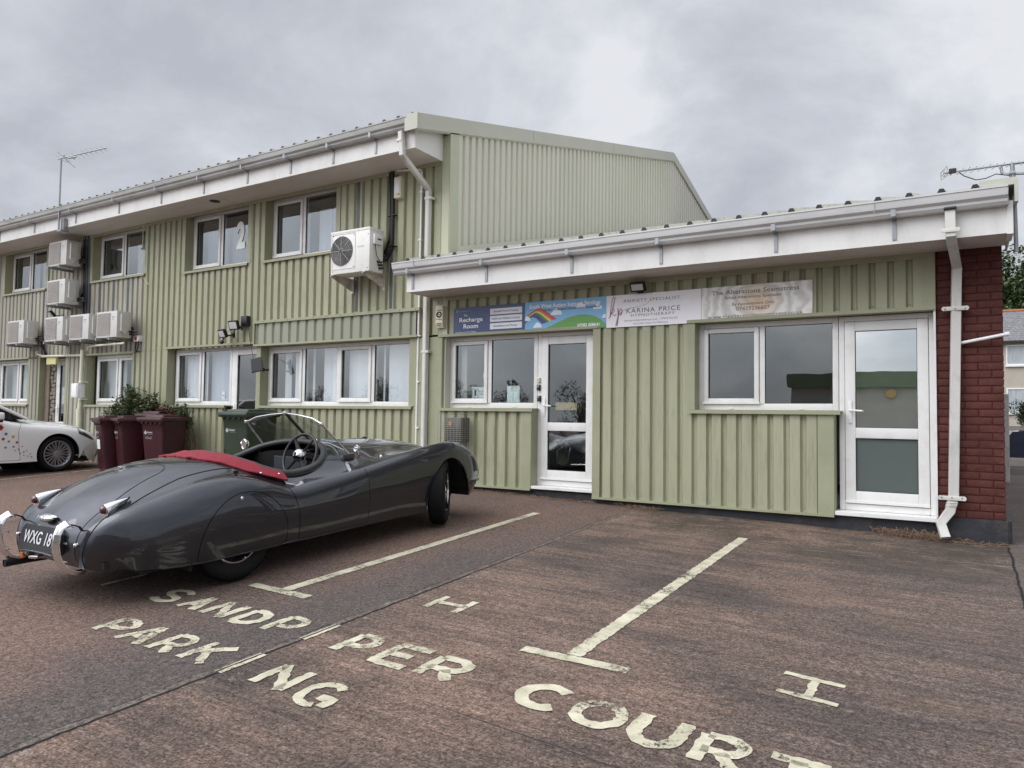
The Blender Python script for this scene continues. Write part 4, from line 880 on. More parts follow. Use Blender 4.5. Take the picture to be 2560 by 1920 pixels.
def rosemat():
    m = bpy.data.materials.new('pale_rose_print'); m.use_nodes = True; t = m.node_tree; p = t.nodes['Principled BSDF']
    tcn = t.nodes.new('ShaderNodeTexCoord'); mp_ = t.nodes.new('ShaderNodeMapping'); mp_.inputs['Location'].default_value = (1.93, 0, -3.60); mp_.inputs['Scale'].default_value = (1, 0, 1.25); t.links.new(tcn.outputs['Object'], mp_.inputs[0])
    w = t.nodes.new('ShaderNodeTexWave'); w.wave_type = 'RINGS'; w.rings_direction = 'SPHERICAL'; w.inputs['Scale'].default_value = 2.6; w.inputs['Distortion'].default_value = 7.0; w.inputs['Detail'].default_value = 2; w.inputs['Detail Scale'].default_value = 1.6
    t.links.new(mp_.outputs[0], w.inputs['Vector'])
    rp_ = t.nodes.new('ShaderNodeValToRGB'); rp_.color_ramp.elements[0].color = (.60, .59, .56, 1); rp_.color_ramp.elements[1].color = (.84, .83, .79, 1); t.links.new(w.outputs['Fac'], rp_.inputs[0])
    ln = t.nodes.new('ShaderNodeVectorMath'); ln.operation = 'LENGTH'; t.links.new(mp_.outputs[0], ln.inputs[0])
    mr = t.nodes.new('ShaderNodeMapRange'); mr.inputs['From Min'].default_value = .03; mr.inputs['From Max'].default_value = .30; mr.inputs['To Min'].default_value = .85; mr.inputs['To Max'].default_value = 0; t.links.new(ln.outputs['Value'], mr.inputs['Value'])
    mx = t.nodes.new('ShaderNodeMix'); mx.data_type = 'RGBA'; mx.inputs[7].default_value = (.72, .50, .30, 1); t.links.new(mr.outputs[0], mx.inputs[0]); t.links.new(rp_.outputs[0], mx.inputs[6]); t.links.new(mx.outputs[2], p.inputs['Base Color'])
    p.inputs['Roughness'].default_value = .35; return m
def s4(t, x0, x1, z0, z1, y):
    w, h = x1-x0, z1-z0; U = lambda u: x0+u*w; V = lambda v: z0+v*h; g = (.09, .09, .095)
    txt(t, [('The Alterations Seamstress', U(.10), U(.89), V(.755), .050), ('Bridal Alterations Specialist', U(.225), U(.74), V(.615), .032), ('By Appointment Only', U(.295), U(.675), V(.41), .034), ('07429236607', U(.33), U(.635), V(.255), .044), ('www.thealterationsseamstress.co.uk', U(.065), U(.92), V(.055), .042)], g, y)
sign('sign_board', 'pale sign printed with a cream rose behind thin dark lettering', -2.576, -1.361, 2.682, 3.069, rosemat(), s4)
# ------------------------------------------------------------------ notices in windows
def notice(label, x0, x1, z0, z1, y=FY+.045, items=(), col=(.62, .72, .70), name='paper_notice'):
    t = thing(name, label, 'notice', ((x0+x1)/2, y, z0), world=True)
    mb = MB(); mb.box(x0, x1, y-.0005, y+.0005, z0, z1); mb.build('sheet', plain(col, .7), t)
    if items: txt(t, items, (.03, .05, .05), y-.003)
    return t
def WX(px, py): return W(px, py, FY+.03)
a = WX(1178.5, 997); b = WX(1216, 967)
nt1 = notice('pale green notice with a boxed figure 1 in the lower right of a window', a[0], b[0], a[1], b[1], items=[('1', a[0]+.04, a[0]+.075, a[1]+.045, .085, dict(bold=.03)), ('SANDPIPER', a[0]+.115, b[0]-.012, a[1]+.095, .022), ('COURT', a[0]+.135, b[0]-.035, a[1]+.05, .022)])
mb = MB()
for q in ((a[0]+.012, a[0]+.016, a[1]+.02, b[1]-.02), (a[0]+.10, a[0]+.104, a[1]+.02, b[1]-.02), (a[0]+.016, a[0]+.10, a[1]+.02, a[1]+.024), (a[0]+.016, a[0]+.10, b[1]-.024, b[1]-.02)): mb.box(q[0], q[1], FY+.041, FY+.043, q[2], q[3])
mb.build('border', plain((.03, .05, .05)), nt1)
a = WX(1266, 1006); b = WX(1298, 964); notice('plain pale sheet taped upright inside the wider pane beside the half-glazed door', a[0], b[0], a[1], b[1])
a = WX(1207, 947); b = WX(1217, 932); notice('small white card near the window mullion above the boxed figure notice', a[0], b[0], a[1], b[1], col=(.6, .66, .70))
a = W(149, 1010, FY+.03); b = W(161, 968, FY+.03); notice('white recycling poster inside the narrow door beside rubble stone', a[0], b[0], a[1], b[1], items=[('RECYCLE', a[0]+.03, b[0]-.03, b[1]-.16, .03)], col=(.5, .56, .53))
a = W(557, 997, FY+.03); b = W(564.5, 979, FY+.03); notice('little white sticker low in the window left of the tall glazed door', a[0], b[0], a[1], b[1], items=[('OPEN', a[0]+.005, b[0]-.005, a[1]+.05, .02)], col=(.6, .63, .66), y=FY+.01)
# door fittings of the shop: bell, key safe, handle plates
def gadget(label, name, cat, px0, py0, px1, py1, y, m, extra=None):
    a = W(px0, py1, y); b = W(px1, py0, y)
    mb = MB(); mb.bbox(a[0], b[0], y-.02, y+.02, a[1], b[1], .006)
    if extra: extra(mb, a[0], b[0], a[1], b[1], y-.022)
    return tag(mb.build(name, m), label, cat)
gadget('small cream bell push on the white door post of the shop', 'bell_push', 'doorbell', 1343.5, 944, 1350, 956, FY-.02, [M['beige'], M['black']], lambda m, a, b, c, d, y: m.cyl(((a+b)/2, y-.002, (c+d)/2), .008, .006, 'y', 10, mi=1))
gadget('upper black key safe on the white door post', 'key_safe', 'key safe', 1343, 962, 1350.5, 976, FY-.02, [M['black'], M['galv']], lambda m, a, b, c, d, y: m.bbox(a+.008, b-.008, y-.006, y+.002, (c+d)/2, d-.01, .002, mi=1))
gadget('lower black key safe with a scratched top on the white door post', 'key_safe', 'key safe', 1344, 989, 1352, 1004, FY-.02, [M['black'], M['galv']], lambda m, a, b, c, d, y: m.bbox(a+.01, b-.01, y-.006, y+.002, d-.03, d-.006, .002, mi=1))
# ------------------------------------------------------------------ alarm boxes
def alarm1():
    y = D-.12; a = W(1088.5, 820, y); b = W(1106.5, 763, y)
    t = thing('alarm_box', 'cream alarm box with a round black emblem left of the navy sign', 'alarm box', ((a[0]+b[0])/2, y, a[1]), world=True)
    mb = MB(); mb.prism([(y, a[1]+.06), (y, b[1]), (D-.02, b[1]), (D-.02, a[1]), (y+.03, a[1])], 'x', a[0], b[0]); mb.build('casing', M['beige'], t)
    w = b[0]-a[0]; cx = (a[0]+b[0])/2; cz = b[1]-.13
    mb = MB(); mb.tube([(p, y-.002, q) for p, q in ell(cx, cz, .036, .036, 18)], .011, 5, close=True); mb.cyl((cx, y-.004, cz), .009, .003, 'y', 10)
    put_text(mb, 'ALARM', cx-.05, cx+.05, cz+.055, .014, y-.003, bold=.02); put_text(mb, 'SYSTEMS', cx-.05, cx+.05, cz-.075, .014, y-.003, bold=.02)
    put_text(mb, 'EXETER', cx-.04, cx+.04, cz-.135, .016, y-.003, bold=.02); put_text(mb, '77984', cx-.035, cx+.035, cz-.165, .016, y-.003, bold=.02)
    mb.build('emblem', M['black'], t, fix=False)
alarm1()
def alarm2():
    y = D-.12; a = W(984, 496, y); b = W(1002, 440, y)
    t = thing('alarm_box', 'plain off-white alarm box high under the eaves beside black pipes', 'alarm box', ((a[0]+b[0])/2, y, a[1]), world=True)
    mb = MB(); mb.bbox(a[0], b[0], y, D-.02, a[1], b[1], .01); mb.build('casing', M['beige'], t, smooth=40)
    mb = MB(); mb.bbox(a[0]+.02, b[0]-.02, y-.008, y-.0005, a[1]+.07, b[1]-.03, .004); mb.build('cover', M['white'], t, smooth=40)
    mb = MB(); mb.cyl((b[0]-.03, y-.004, a[1]+.05), .012, .006, 'y', 10); mb.build('lock', M['black'], t)
alarm2()
def cabinet():
    y = D-.20; a = W(177, 994, y); b = W(194, 958, y)
    t = thing('meter_cabinet', 'white metal meter box beside the cream waste pipe', 'meter box', ((a[0]+b[0])/2, y, a[1]), world=True)
    mb = MB(); mb.bbox(a[0], b[0], y, D-.02, a[1], b[1], .008); mb.build('casing', M['white'], t, smooth=40)
    mb = MB(); mb.bbox(a[0]+.02, b[0]-.02, y-.012, y-.001, a[1]+.02, b[1]-.02, .004); mb.cyl((a[0]+.04, y-.02, (a[1]+b[1])/2), .012, .01, 'y', 8); mb.build('door', M['white'], t, smooth=40)
cabinet()
def isolator(label, px0, py0, px1, py1, y=D-.12):
    a = W(px0, py1, y); b = W(px1, py0, y); t = thing('isolator_switch', label, 'switch', ((a[0]+b[0])/2, y, a[1]), world=True)
    mb = MB(); mb.bbox(a[0], b[0], y, D-.02, a[1], b[1], .01); mb.build('casing', M['white'], t, smooth=40)
    mb = MB(); mb.cyl(((a[0]+b[0])/2, y-.02, (a[1]+b[1])/2), .035, .02, 'y', 14); mb.build('knob', plain((.5, .05, .03)), t)
    mb = MB(); cx, cz = (a[0]+b[0])/2, a[1]; mb.tube([(cx-.03, y+.03, cz), (cx-.05, y+.02, cz-.15), (cx, y+.02, cz-.2), (cx+.05, y+.02, cz-.12), (cx+.04, y+.03, cz)], .012, 6); mb.build('cable', M['black'], t, smooth=50)
isolator('white isolator with red knob right of the row of grey units', 333, 838, 346, 854)
mb = MB(); a = W(119, 912, D-.06); b = W(143, 892, D-.06); mb.bbox(a[0], b[0], D-.09, D-.03, a[1], b[1], .01)
tag(mb.build('bulkhead_light', mat('yellowed_cover', (.62, .60, .28), .5)), 'yellowed bulkhead light above the narrow glazed door', 'light')
# ------------------------------------------------------------------ floodlights
def floodlight(label, px, py, y, w=.20, h=.15, tilt=35, turn=0, sensor=True, group=None):
    x, z = W(px, py, y)
    t = thing('floodlight', label, 'floodlight', (x, y, z), R(turn), group)
    Mx = Matrix.Rotation(R(tilt), 4, 'X')
    mb = MB(); mb.bbox(-w/2, w/2, -.018, .03, -h/2, h/2, .008, M4=Mx)
    for i in range(6): mb.bbox(-w/2+.02+i*(w-.04)/5-.003, -w/2+.02+i*(w-.04)/5+.003, .03, .045, -h/2+.02, h/2-.02, .001, M4=Mx)
    mb.build('housing', M['black'], t, smooth=40)
    mb = MB(); mb.bbox(-w/2+.022, w/2-.022, -.022, -.017, -h/2+.022, h/2-.022, .002, M4=Mx); mb.build('glass', M['lampg'], t)
    mb = MB(); mb.tube([(0, .04, 0), (0, .08, -.02), (0, D-.02-y, -.02)], .014, 7); mb.bbox(-.035, .035, D-.04-y, D-.02-y, -.06, .02, .006); mb.build('bracket', M['black'], t, smooth=40)
    if sensor:
        mb = MB(); mb.tube([(0, .03, -h/2+.02), (.01, .0, -h/2-.05)], .016, 7); mb.sphere((.01, -.01, -h/2-.075), .036, 12); mb.build('sensor', M['black'], t, smooth=60)
    return t
floodlight('lower black sensor floodlight on the green wall, left of its twin', 556, 834, D-.25, .20, .15, 24, -8)
floodlight('upper black sensor floodlight on the green wall, nearer the small black box', 584, 813, D-.22, .22, .16, 18, 4)
floodlight('black floodlight above the white sign with the pink monogram', 1594, 717, D-.16, .19, .12, 28, 0, sensor=False)
floodlight('black floodlight between the stacked and lowest rows of grey units', 128, 786, D-.25, .24, .16, 40, -15, sensor=False)
mb = MB(); q = P3(616, 803, D-.06); mb.bbox(q[0]-.085, q[0]+.075, D-.12, D-.02, q[2]-.09, q[2]+.09, .02)
jb = tag(mb.build('junction_box', M['black'], smooth=40), 'small black box wired to the upper sensor floodlight', 'junction box')
def solar():
    q = P3(642, 912, D-.22); t = thing('solar_panel', 'tilted black solar panel hanging by the post left of the wide window', 'solar panel', q)
    m4 = Matrix.Rotation(R(24), 4, 'Z') @ Matrix.Rotation(R(-10), 4, 'X') @ Matrix.Rotation(R(-12), 4, 'Y')
    mb = MB(); mb.bbox(-.10, .10, -.008, .010, -.125, .125, .005, M4=m4); mb.build('frame', M['black'], t, smooth=40)
    mb = MB(); mb.bbox(-.088, .088, -.011, -.007, -.112, .112, .001, M4=m4); mb.build('cell', mat('solar_cell', (.008, .008, .010), .45), t)
    mb = MB(); mb.tube([(.0, .01, -.03), (.09, .08, -.08), (.09, .17, -.08)], .018, 7); mb.sphere((.08, .07, -.08), .035, 10); mb.build('bracket', M['black'], t, smooth=40)
solar()
mb = MB(); mb.tube([P3(620, 806, D-.12), P3(625, 850, D-.08), P3(632, 890, D-.13), P3(637, 902, D-.2)], .0045, 5)
mb.tube([P3(607, 805, D-.1), P3(602, 813, D-.08), P3(596, 822, D-.1), P3(604, 826, D-.08), P3(610, 818, D-.08), P3(598, 815, D-.1)], .005, 5); mb.tube([P3(565, 832, D-.1), P3(580, 824, D-.1)], .004, 5)
tag(mb.build('cable', M['black']), 'thin black lead running from the small black box to the solar panel', 'cable')
# ------------------------------------------------------------------ air conditioners
def ac_split():
    y0, y1 = D-.47, D-.17
    a = W(826, 685, y0); b = W(925, 566, y0); x0, x1 = a[0], b[0]; z0, z1 = W(826, 688, y0)[1], W(826, 583, y0)[1]
    t = thing('air_conditioner', 'large white outdoor unit with a round fan grille beside the upper window', 'air conditioner', ((x0+x1)/2, y0, z0), world=True)
    mb = MB(); mb.bbox(x0, x1, y0, y1, z0, z1, .012); mb.bbox(x0-.005, x1+.005, y0-.005, y1+.005, z1-.035, z1+.005, .008); mb.build('casing', M['acw'], t, smooth=40)
    fx, fz, fr_ = x0+.25*(x1-x0)+.03, z0+(z1-z0)*.53, .225
    mb = MB(); mb.cyl((fx, y0-.004, fz), fr_, .003, 'y', 40); mb.build('fan_opening', M['dark'], t)
    mb = MB()
    for k in range(12): mb.tube([(p, y0-.022+.010*(k/12), q) for p, q in ell(fx, fz, fr_*(k+1)/12, fr_*(k+1)/12, 30)], .0013, 4, close=True)
    for k in range(8): c, s_ = math.cos(k*math.pi/4), math.sin(k*math.pi/4); mb.tube([(fx+.03*c, y0-.022, fz+.03*s_), (fx+fr_*c, y0-.012, fz+fr_*s_)], .002, 4)
    mb.build('fan_guard', M['acw'], t)
    mb = MB(); mb.sphere((fx, y0-.005, fz), .05, 10, sc=(1, .2, 1)); 
    for k in range(3):
        th = k*2.1; mb.add([(fx+.05*math.cos(th), y0-.006, fz+.05*math.sin(th)), (fx+.2*math.cos(th-.3), y0-.008, fz+.2*math.sin(th-.3)), (fx+.2*math.cos(th+.5), y0-.006, fz+.2*math.sin(th+.5)), (fx+.05*math.cos(th+.6), y0-.006, fz+.05*math.sin(th+.6))], [(0, 1, 2, 3)])
    mb.build('fan', M['darkalloy'], t, fix=False)
    mb = MB(); mb.tube([(p, y0-.003, q) for p, q in ((x0+.03, z0+.07), (fx+fr_+.05, z0+.07), (fx+fr_+.05, z1-.05), (x0+.03, z1-.05))], .004, 4, close=True)
    for p, q in ((x0+.05, z0+.04), (fx+fr_+.02, z0+.09), (fx+fr_+.02, z1-.08), (x0+.05, z1-.06), (x1-.04, z0+.05), (x1-.03, z1-.1)): mb.sphere((p, y0-.001, q), .008, 6, mi=1)
    put_text(mb, 'HAIER', x1-.24, x1-.10, fz+.02, .028, y0-.003, mi=2)
    mb.build('front_detail', [M['acw'], M['black'], plain((.55, .55, .55))], t)
    mb = MB(); mb.bbox(x1, x1+.045, y0+.06, y0+.24, z1-.24, z1-.09, .01); mb.build('side_cover', M['white'], t, smooth=40)
    mb = MB(); mb.bbox(x1+.046, x1+.05, y0+.12, y0+.20, z1-.17, z1-.15, .001); mb.tube([(x1+.02, y0+.1, z1-.24), (x1+.03, y0+.12, z1-.4), (x1+.04, y0+.2, z1-.5), (x1+.0, y0+.28, z1-.48)], .006, 5)
    for k in range(3): mb.tube([(x1-.01, y0+.17+.02*k, z0+.17-.05*k), (x1+.06, y0+.2+.02*k, z0+.15-.04*k)], .018, 7)
    mb.build('pipe_connection', M['black'], t, smooth=40)
    for xx in (x0+.02, x1-.12):
        mb = MB(); mb.prism([(y0-.02, z0-.005), (y0-.02, z0-.03), (D-.03, z0-.19), (D-.03, z0-.005)], 'x', xx, xx+.012); mb.box(xx, xx+.05, y0-.02, D-.03, z0-.012, z0-.001); mb.box(xx-.01, xx+.05, D-.04, D-.028, z0-.22, z0+.35)
        mb.build('wall_bracket', M['rust'], t)
ac_split()
def ac_box():
    "grey-fronted outdoor unit, front face on y=0, left bottom corner at the origin"
    t = thing('air_conditioner', 'outdoor unit', 'air conditioner'); w, h, d = .70, .51, .29
    mb = MB(); mb.bbox(0, w, 0, d, 0, h, .012); mb.build('casing', M['acw2'], t, smooth=40)
    mb = MB(); mb.box(.03, .46, -.003, .0, .04, h-.03)
    for i in range(15): mb.box(.03, .46, -.010, -.003, .05+i*.029, .05+i*.029+.010)
    mb.build('grille', M['acg'], t)
    mb = MB(); mb.tube([(.48, -.002, .03), (.48, -.002, h-.03)], .004, 4); mb.box(.53, .61, -.003, -.001, h-.13, h-.11); mb.box(.53, .59, -.003, -.001, h-.17, h-.16); mb.build('front_label', plain((.25, .32, .34)), t)
    mb = MB(); mb.prism([(.06, .12), (.06, h-.06), (.18, h-.06), (.20, h-.12), (.20, .16), (.14, .06)], 'x', w, w+.055); mb.build('valve_cover', M['acw2'], t, smooth=30)
    mb = MB(); mb.bbox(w+.001, w+.005, .08, .18, h-.12, h-.09, .001); mb.tube([(w+.0, .26, .12), (w+.07, .30, .14), (w+.12, .34, .12)], .022, 7); mb.tube([(w+.0, .26, .07), (w+.08, .30, .09), (w+.14, .34, .07)], .018, 7); mb.build('pipe_connection', M['black'], t, smooth=40)
    for xx in (.08, .52):
        mb = MB(); mb.box(xx, xx+.045, -.06, .46, -.05, -.001); mb.box(xx, xx+.045, -.063, -.058, -.055, .001); mb.build('wall_bracket', M['galv'], t)
    return t
ac0 = ac_box(); acs = [((120.5, 668), 'top grey unit of the stack left of the black pipes'), ((116, 763), 'second grey unit down, under the top unit of the stack'),
 ((110.5, 855), 'left end unit of the row of three grey units'), ((172.5, 851), 'middle unit of the row of three grey units'), ((240, 846), 'right end unit of the row of three, beside the isolator'), ((17.5, 861), 'lone grey unit at the far left between upper and lower windows')]
for i, ((px, py), lab) in enumerate(acs):
    o = ac0 if i == 0 else copy_tree(ac0); x, z = W(px, py, D-.47)
    o.location = (x, D-.47, z); o['label'] = lab; o['group'] = 'outdoor units on the left wall'
for n_, a in (('cable', [P3(190, 660, D-.1), P3(205, 650, D-.06), P3(212, 640, D-.05)]), ('cable', [P3(186, 752, D-.1), P3(200, 748, D-.06), P3(208, 735, D-.05)]), ('cable', [P3(78, 848, D-.25), P3(92, 840, D-.15), P3(105, 845, D-.1), P3(108, 875, D-.08), P3(113, 884, D-.08)]), ('cable', [P3(318, 822, D-.2), P3(330, 820, D-.1), P3(336, 838, D-.08)])):
    mb = MB(); mb.tube(a, .03, 7); mb.build('refrigerant_pipe', M['black'], MBD, smooth=50)
# ------------------------------------------------------------------ aerials
def aerial(name, label, mast, boom0, boom1, n, el, elz, y, grid=None, r=.012):
    t = thing(name, label, 'aerial', mast[0], world=True)
    mb = MB(); mb.tube(mast, .018, 8); mb.build('mast', M['galv'], t, smooth=50)
    b0, b1 = Vector(boom0), Vector(boom1); mb = MB(); mb.tube([b0, b1], r, 6)
    mb.build('boom', M['galv'], t, smooth=50); mb = MB(); dr = (b1-b0).normalized(); sd = elz
    for i in range(n):
        q = b0+(b1-b0)*((i+.5)/n); L_ = el*(1-.35*i/n); mb.tube([q-sd*L_, q+sd*L_], .006, 5)
    mb.build('elements', M['galv'], t)
    return t, b0, b1
m0 = P3(147, 560, F2-.14)
t, b0, b1 = aerial('tv_aerial', 'thin television aerial on a tall mast above the left eaves', [(m0[0], m0[1], m0[2]-.12), P3(149, 500, F2-.14), P3(153, 400, F2-.14)], P3(146, 398, F2-.14), P3(266, 370, F2+.25), 10, .14, Vector((.75, .35, -.55)), 8)
mb = MB(); mb.bbox(m0[0]-.03, m0[0]+.12, F2-.16, F2-.0, m0[2]-.16, m0[2]-.12, .004); mb.bbox(m0[0]-.02, m0[0]+.10, F2-.10, F2-.02, m0[2]-.14, m0[2]+.12, .004); mb.build('bracket', M['galv'], t)
mb = MB(); mb.tube([P3(144, 380, F2-.2), P3(188, 419, F2)], .006, 5); mb.tube([P3(160, 388, F2-.14), P3(169, 405, F2-.1)], .014, 6); mb.tube([P3(171, 395, F2-.1), P3(190, 393, F2)], .02, 6); mb.build('reflector', M['galv'], t)
yA = 8.1
t, b0, b1 = aerial('tv_aerial', 'long television aerial with a square reflector over the brick pier', [P3(2541, 630, yA), P3(2535, 460, yA), P3(2530, 408, yA)], P3(2358, 433, yA-.05), P3(2585, 402, yA+.02), 13, .045, Vector((.62, .25, .74)), yA)
mb = MB(); g = [Vector(P3(2352, 432, yA)), Vector(P3(2367, 415, yA)), Vector(P3(2369, 437, yA)), Vector(P3(2353, 451, yA))]
mb.tube(g, .007, 6, close=True); mb.tube([(g[0]+g[1])/2, (g[2]+g[3])/2], .006, 6); mb.tube([(g[0]+g[3])/2, (g[1]+g[2])/2], .006, 6); mb.build('reflector', M['wire'], t)
mb = MB(); q = P3(2381, 427, yA-.05); mb.bbox(q[0]-.03, q[0]+.03, q[1]-.02, q[1]+.02, q[2]-.025, q[2]+.02, .006); mb.tube([P3(2388, 424, yA), P3(2410, 440, yA), P3(2440, 450, yA), P3(2465, 446, yA), P3(2490, 435, yA), P3(2524, 439, yA), P3(2530, 460, yA)], .005, 5); mb.build('feed_cable', M['black'], t)
mb = MB(); mb.tube([P3(2502, 417, yA), P3(2505, 432, yA), P3(2512, 436, yA), P3(2600, 431, yA)], .013, 6); mb.bbox(P3(2530, 433, yA)[0]-.025, P3(2530, 433, yA)[0]+.025, yA-.03, yA+.03, P3(2530, 433, yA)[2]-.012, P3(2530, 433, yA)[2]+.012, .004); mb.build('cross_arm', M['galv'], t)
# ------------------------------------------------------------------ flue with wire guard
def flue():
    y0 = D-.34; a = W(1083, 1172, y0); x0 = a[0]+.02; x1 = W(1150, 1100, y0)[0]; z0 = .98; z1 = W(1110, 1033, y0)[1]
    t = thing('flue_guard', 'galvanised wire cage over a boiler flue under the shop window', 'wire guard', ((x0+x1)/2, y0, z0), world=True)
    mb = MB(); yb_ = D-.05; r = .0017
    nz = int((z1-z0)/.025); nx = int((x1-x0)/.05)
    for i in range(nz+1):
        z = z0+(z1-z0)*i/nz; mb.tube([(x0, yb_, z), (x0, y0, z), (x1, y0, z), (x1, yb_, z)], r, 4)
    for i in range(nx+1): x = x0+(x1-x0)*i/nx; mb.tube([(x, y0, z0), (x, y0, z1), (x, yb_, z1)], r, 4)
    for i in range(6):
        y = y0+(yb_-y0)*i/5; mb.tube([(x0, y, z0), (x0, y, z1)], r, 4); mb.tube([(x1, y, z0), (x1, y, z1)], r, 4); mb.tube([(x0, y, z1), (x1, y, z1)], r, 4)
    mb.build('cage', M['wire'], t)
    fx0, fx1 = (x0+x1)/2-.13, (x0+x1)/2+.15; fz = z1-.06
    mb = MB(); mb.bbox(fx0, fx1, D-.22, D-.03, fz-.34, fz, .01); mb.build('terminal', mat('sooty_metal', (.10, .095, .09), .5, .5, var=.3, vscale=9), t, smooth=40)
    mb = MB(); mb.cyl((fx0+.09, D-.225, fz-.08), .035, .004, 'y', 14); mb.build('opening', mat('copper_tint', (.45, .22, .10), .4, .4), t)
    mb = MB()
    for i in range(6): mb.box(fx0+.02, fx1-.02, D-.226, D-.221, fz-.33+i*.03, fz-.315+i*.03)
    mb.build('louvre', M['dark'], t)
flue()
# ------------------------------------------------------------------ lofted car bodies
def spline_rows(net, nu, nv):
    "C2 spline surface through a control net net[i][k] = (s, v, h)"
    def nat(ts, ys, tq):
        n = len(ts); a = [0]*n; b = [1]*n; c = [0]*n; d = [0]*n
        for i in range(1, n-1):
            h0, h1 = ts[i]-ts[i-1], ts[i+1]-ts[i]; a[i] = h0; b[i] = 2*(h0+h1); c[i] = h1
            d[i] = 6*((ys[i+1]-ys[i])/h1-(ys[i]-ys[i-1])/h0)
        for i in range(1, n): 
            w = a[i]/b[i-1]; b[i] -= w*c[i-1]; d[i] -= w*d[i-1]
        m = [0]*n; m[-1] = d[-1]/b[-1]
        for i in range(n-2, -1, -1): m[i] = (d[i]-c[i]*m[i+1])/b[i]
        out = []; j = 0
        for t in tq:
            while j < n-2 and t > ts[j+1]: j += 1
            h = ts[j+1]-ts[j]; A = (ts[j+1]-t)/h; B = (t-ts[j])/h
            out.append(A*ys[j]+B*ys[j+1]+((A**3-A)*m[j]+(B**3-B)*m[j+1])*h*h/6)
        return out
    def params(pts):
        t = [0]
        for p, q in zip(pts, pts[1:]): t.append(t[-1]+max(1e-4, (Vector(p)-Vector(q)).length)**.6)
        return t
    ni, nk = len(net), len(net[0])
    tu = [0]*ni
    for k in range(nk):
        t = params([net[i][k] for i in range(ni)]); tu = [a+b/nk for a, b in zip(tu, t)]
    tv = [0]*nk
    for i in range(ni):
        t = params(net[i]); tv = [a+b/ni for a, b in zip(tv, t)]
    qu = [tu[-1]*i/(nu-1) for i in range(nu)]; qv = [tv[-1]*i/(nv-1) for i in range(nv)]
    cols = [[nat(tu, [net[i][k][c] for i in range(ni)], qu) for c in range(3)] for k in range(nk)]
    rows = []
    for i in range(nu):
        r_ = [nat(tv, [cols[k][c][i] for k in range(nk)], qv) for c in range(3)]
        rows.append([Vector((r_[0][j], r_[1][j], r_[2][j])) for j in range(nv)])
    return rows
class Poly:
    "polygon soup with shared vertices that can be cut by implicit functions of (s, v, h)"
    def __init__(s, V, N, F): s.V = V; s.N = N; s.F = F
    def split(s, fn):
        val = {}; E = {}
        def g(i):
            if i not in val:
                q = fn(s.V[i]); val[i] = q if abs(q) > 1e-7 else 1e-7
            return val[i]
        ins, outs = [], []
        for f in s.F:
            vs = [g(i) for i in f]
            if all(q > 0 for q in vs): ins.append(f); continue
            if all(q < 0 for q in vs): outs.append(f); continue
            a, b = [], []
            n = len(f)
            for j in range(n):
                i0, i1 = f[j], f[(j+1) % n]; v0, v1 = vs[j], vs[(j+1) % n]
                (a if v0 > 0 else b).append(i0)
                if (v0 > 0) != (v1 > 0):
                    key = (min(i0, i1), max(i0, i1))
                    if key not in E:
                        t = v0/(v0-v1); s.V.append(s.V[i0].lerp(s.V[i1], t)); s.N.append(s.N[i0].lerp(s.N[i1], t).normalized()); E[key] = len(s.V)-1
                    a.append(E[key]); b.append(E[key])
            if len(a) > 2: ins.append(tuple(a))
            if len(b) > 2: outs.append(tuple(b))
        return Poly(s.V, s.N, ins), Poly(s.V, s.N, outs)
    def build(s, name, m, parent, off=0.0, mirror=True, offn=None, pair=False):
        if pair:
            a = s.build(name, m, parent, off, False, offn); return a, s.build(name, m, parent, off, 'only', offn)
        mb = MB(); used = sorted({i for f in s.F for i in f}); ix = {i: k for k, i in enumerate(used)}
        def pt(i, o): 
            q = s.V[i]+s.N[i]*(o+(offn(s.V[i]) if offn else 0)); return q
        vs = [pt(i, off) for i in used]; ns = [s.N[i] for i in used]
        C_ = lambda q: (q[1], q[0], q[2])
        V1 = [C_(q) for q in vs]; F1_ = [tuple(ix[i] for i in f) for f in s.F]; NN = [C_(q) for q in ns]
        sgn = 0
        for f in F1_[:400]:
            a, b, c = (Vector(V1[f[0]]), Vector(V1[f[1]]), Vector(V1[f[2]])); sgn += (b-a).cross(c-a).dot(Vector(NN[f[0]]))
        if sgn < 0: F1_ = [tuple(reversed(f)) for f in F1_]
        if mirror == 'only':
            V1 = [(-a, b, c) for a, b, c in V1]; NN = [(-a, b, c) for a, b, c in NN]; F1_ = [tuple(reversed(f)) for f in F1_]
        elif mirror:
            n = len(V1); V1 += [(-a, b, c) for a, b, c in V1]; NN += [(-a, b, c) for a, b, c in NN]; F1_ += [tuple(i+n for i in reversed(f)) for f in F1_]
        me = bpy.data.meshes.new(name); me.from_pydata(V1, [], F1_); me.materials.append(m)
        me.polygons.foreach_set('use_smooth', [True]*len(me.polygons)); me.update()
        me.normals_split_custom_set_from_vertices([Vector(q).normalized() for q in NN])
        o = bpy.data.objects.new(name, me); COL.objects.link(o)
        if parent: o.parent = parent
        return o
def grid_poly(rows):
    nu, nv = len(rows), len(rows[0]); V = [p for r_ in rows for p in r_]; N_ = []
    for i in range(nu):
        for j in range(nv):
            du = rows[min(i+1, nu-1)][j]-rows[max(i-1, 0)][j]; dv = rows[i][min(j+1, nv-1)]-rows[i][max(j-1, 0)]
            n = dv.cross(du)
            if n.length < 1e-9: n = Vector((0, 1, 0))
            n.normalize()
            if j == nv-1: n.y = 0; n.normalize()
            N_.append(n)
    # outward check
    c = rows[nu//2][nv//2]
    if N_[(nu//2)*nv+nv//4].y < 0: N_ = [-q for q in N_]
    F = [(i*nv+j, i*nv+j+1, (i+1)*nv+j+1, (i+1)*nv+j) for i in range(nu-1) for j in range(nv-1)]
    return Poly(V, N_, F)
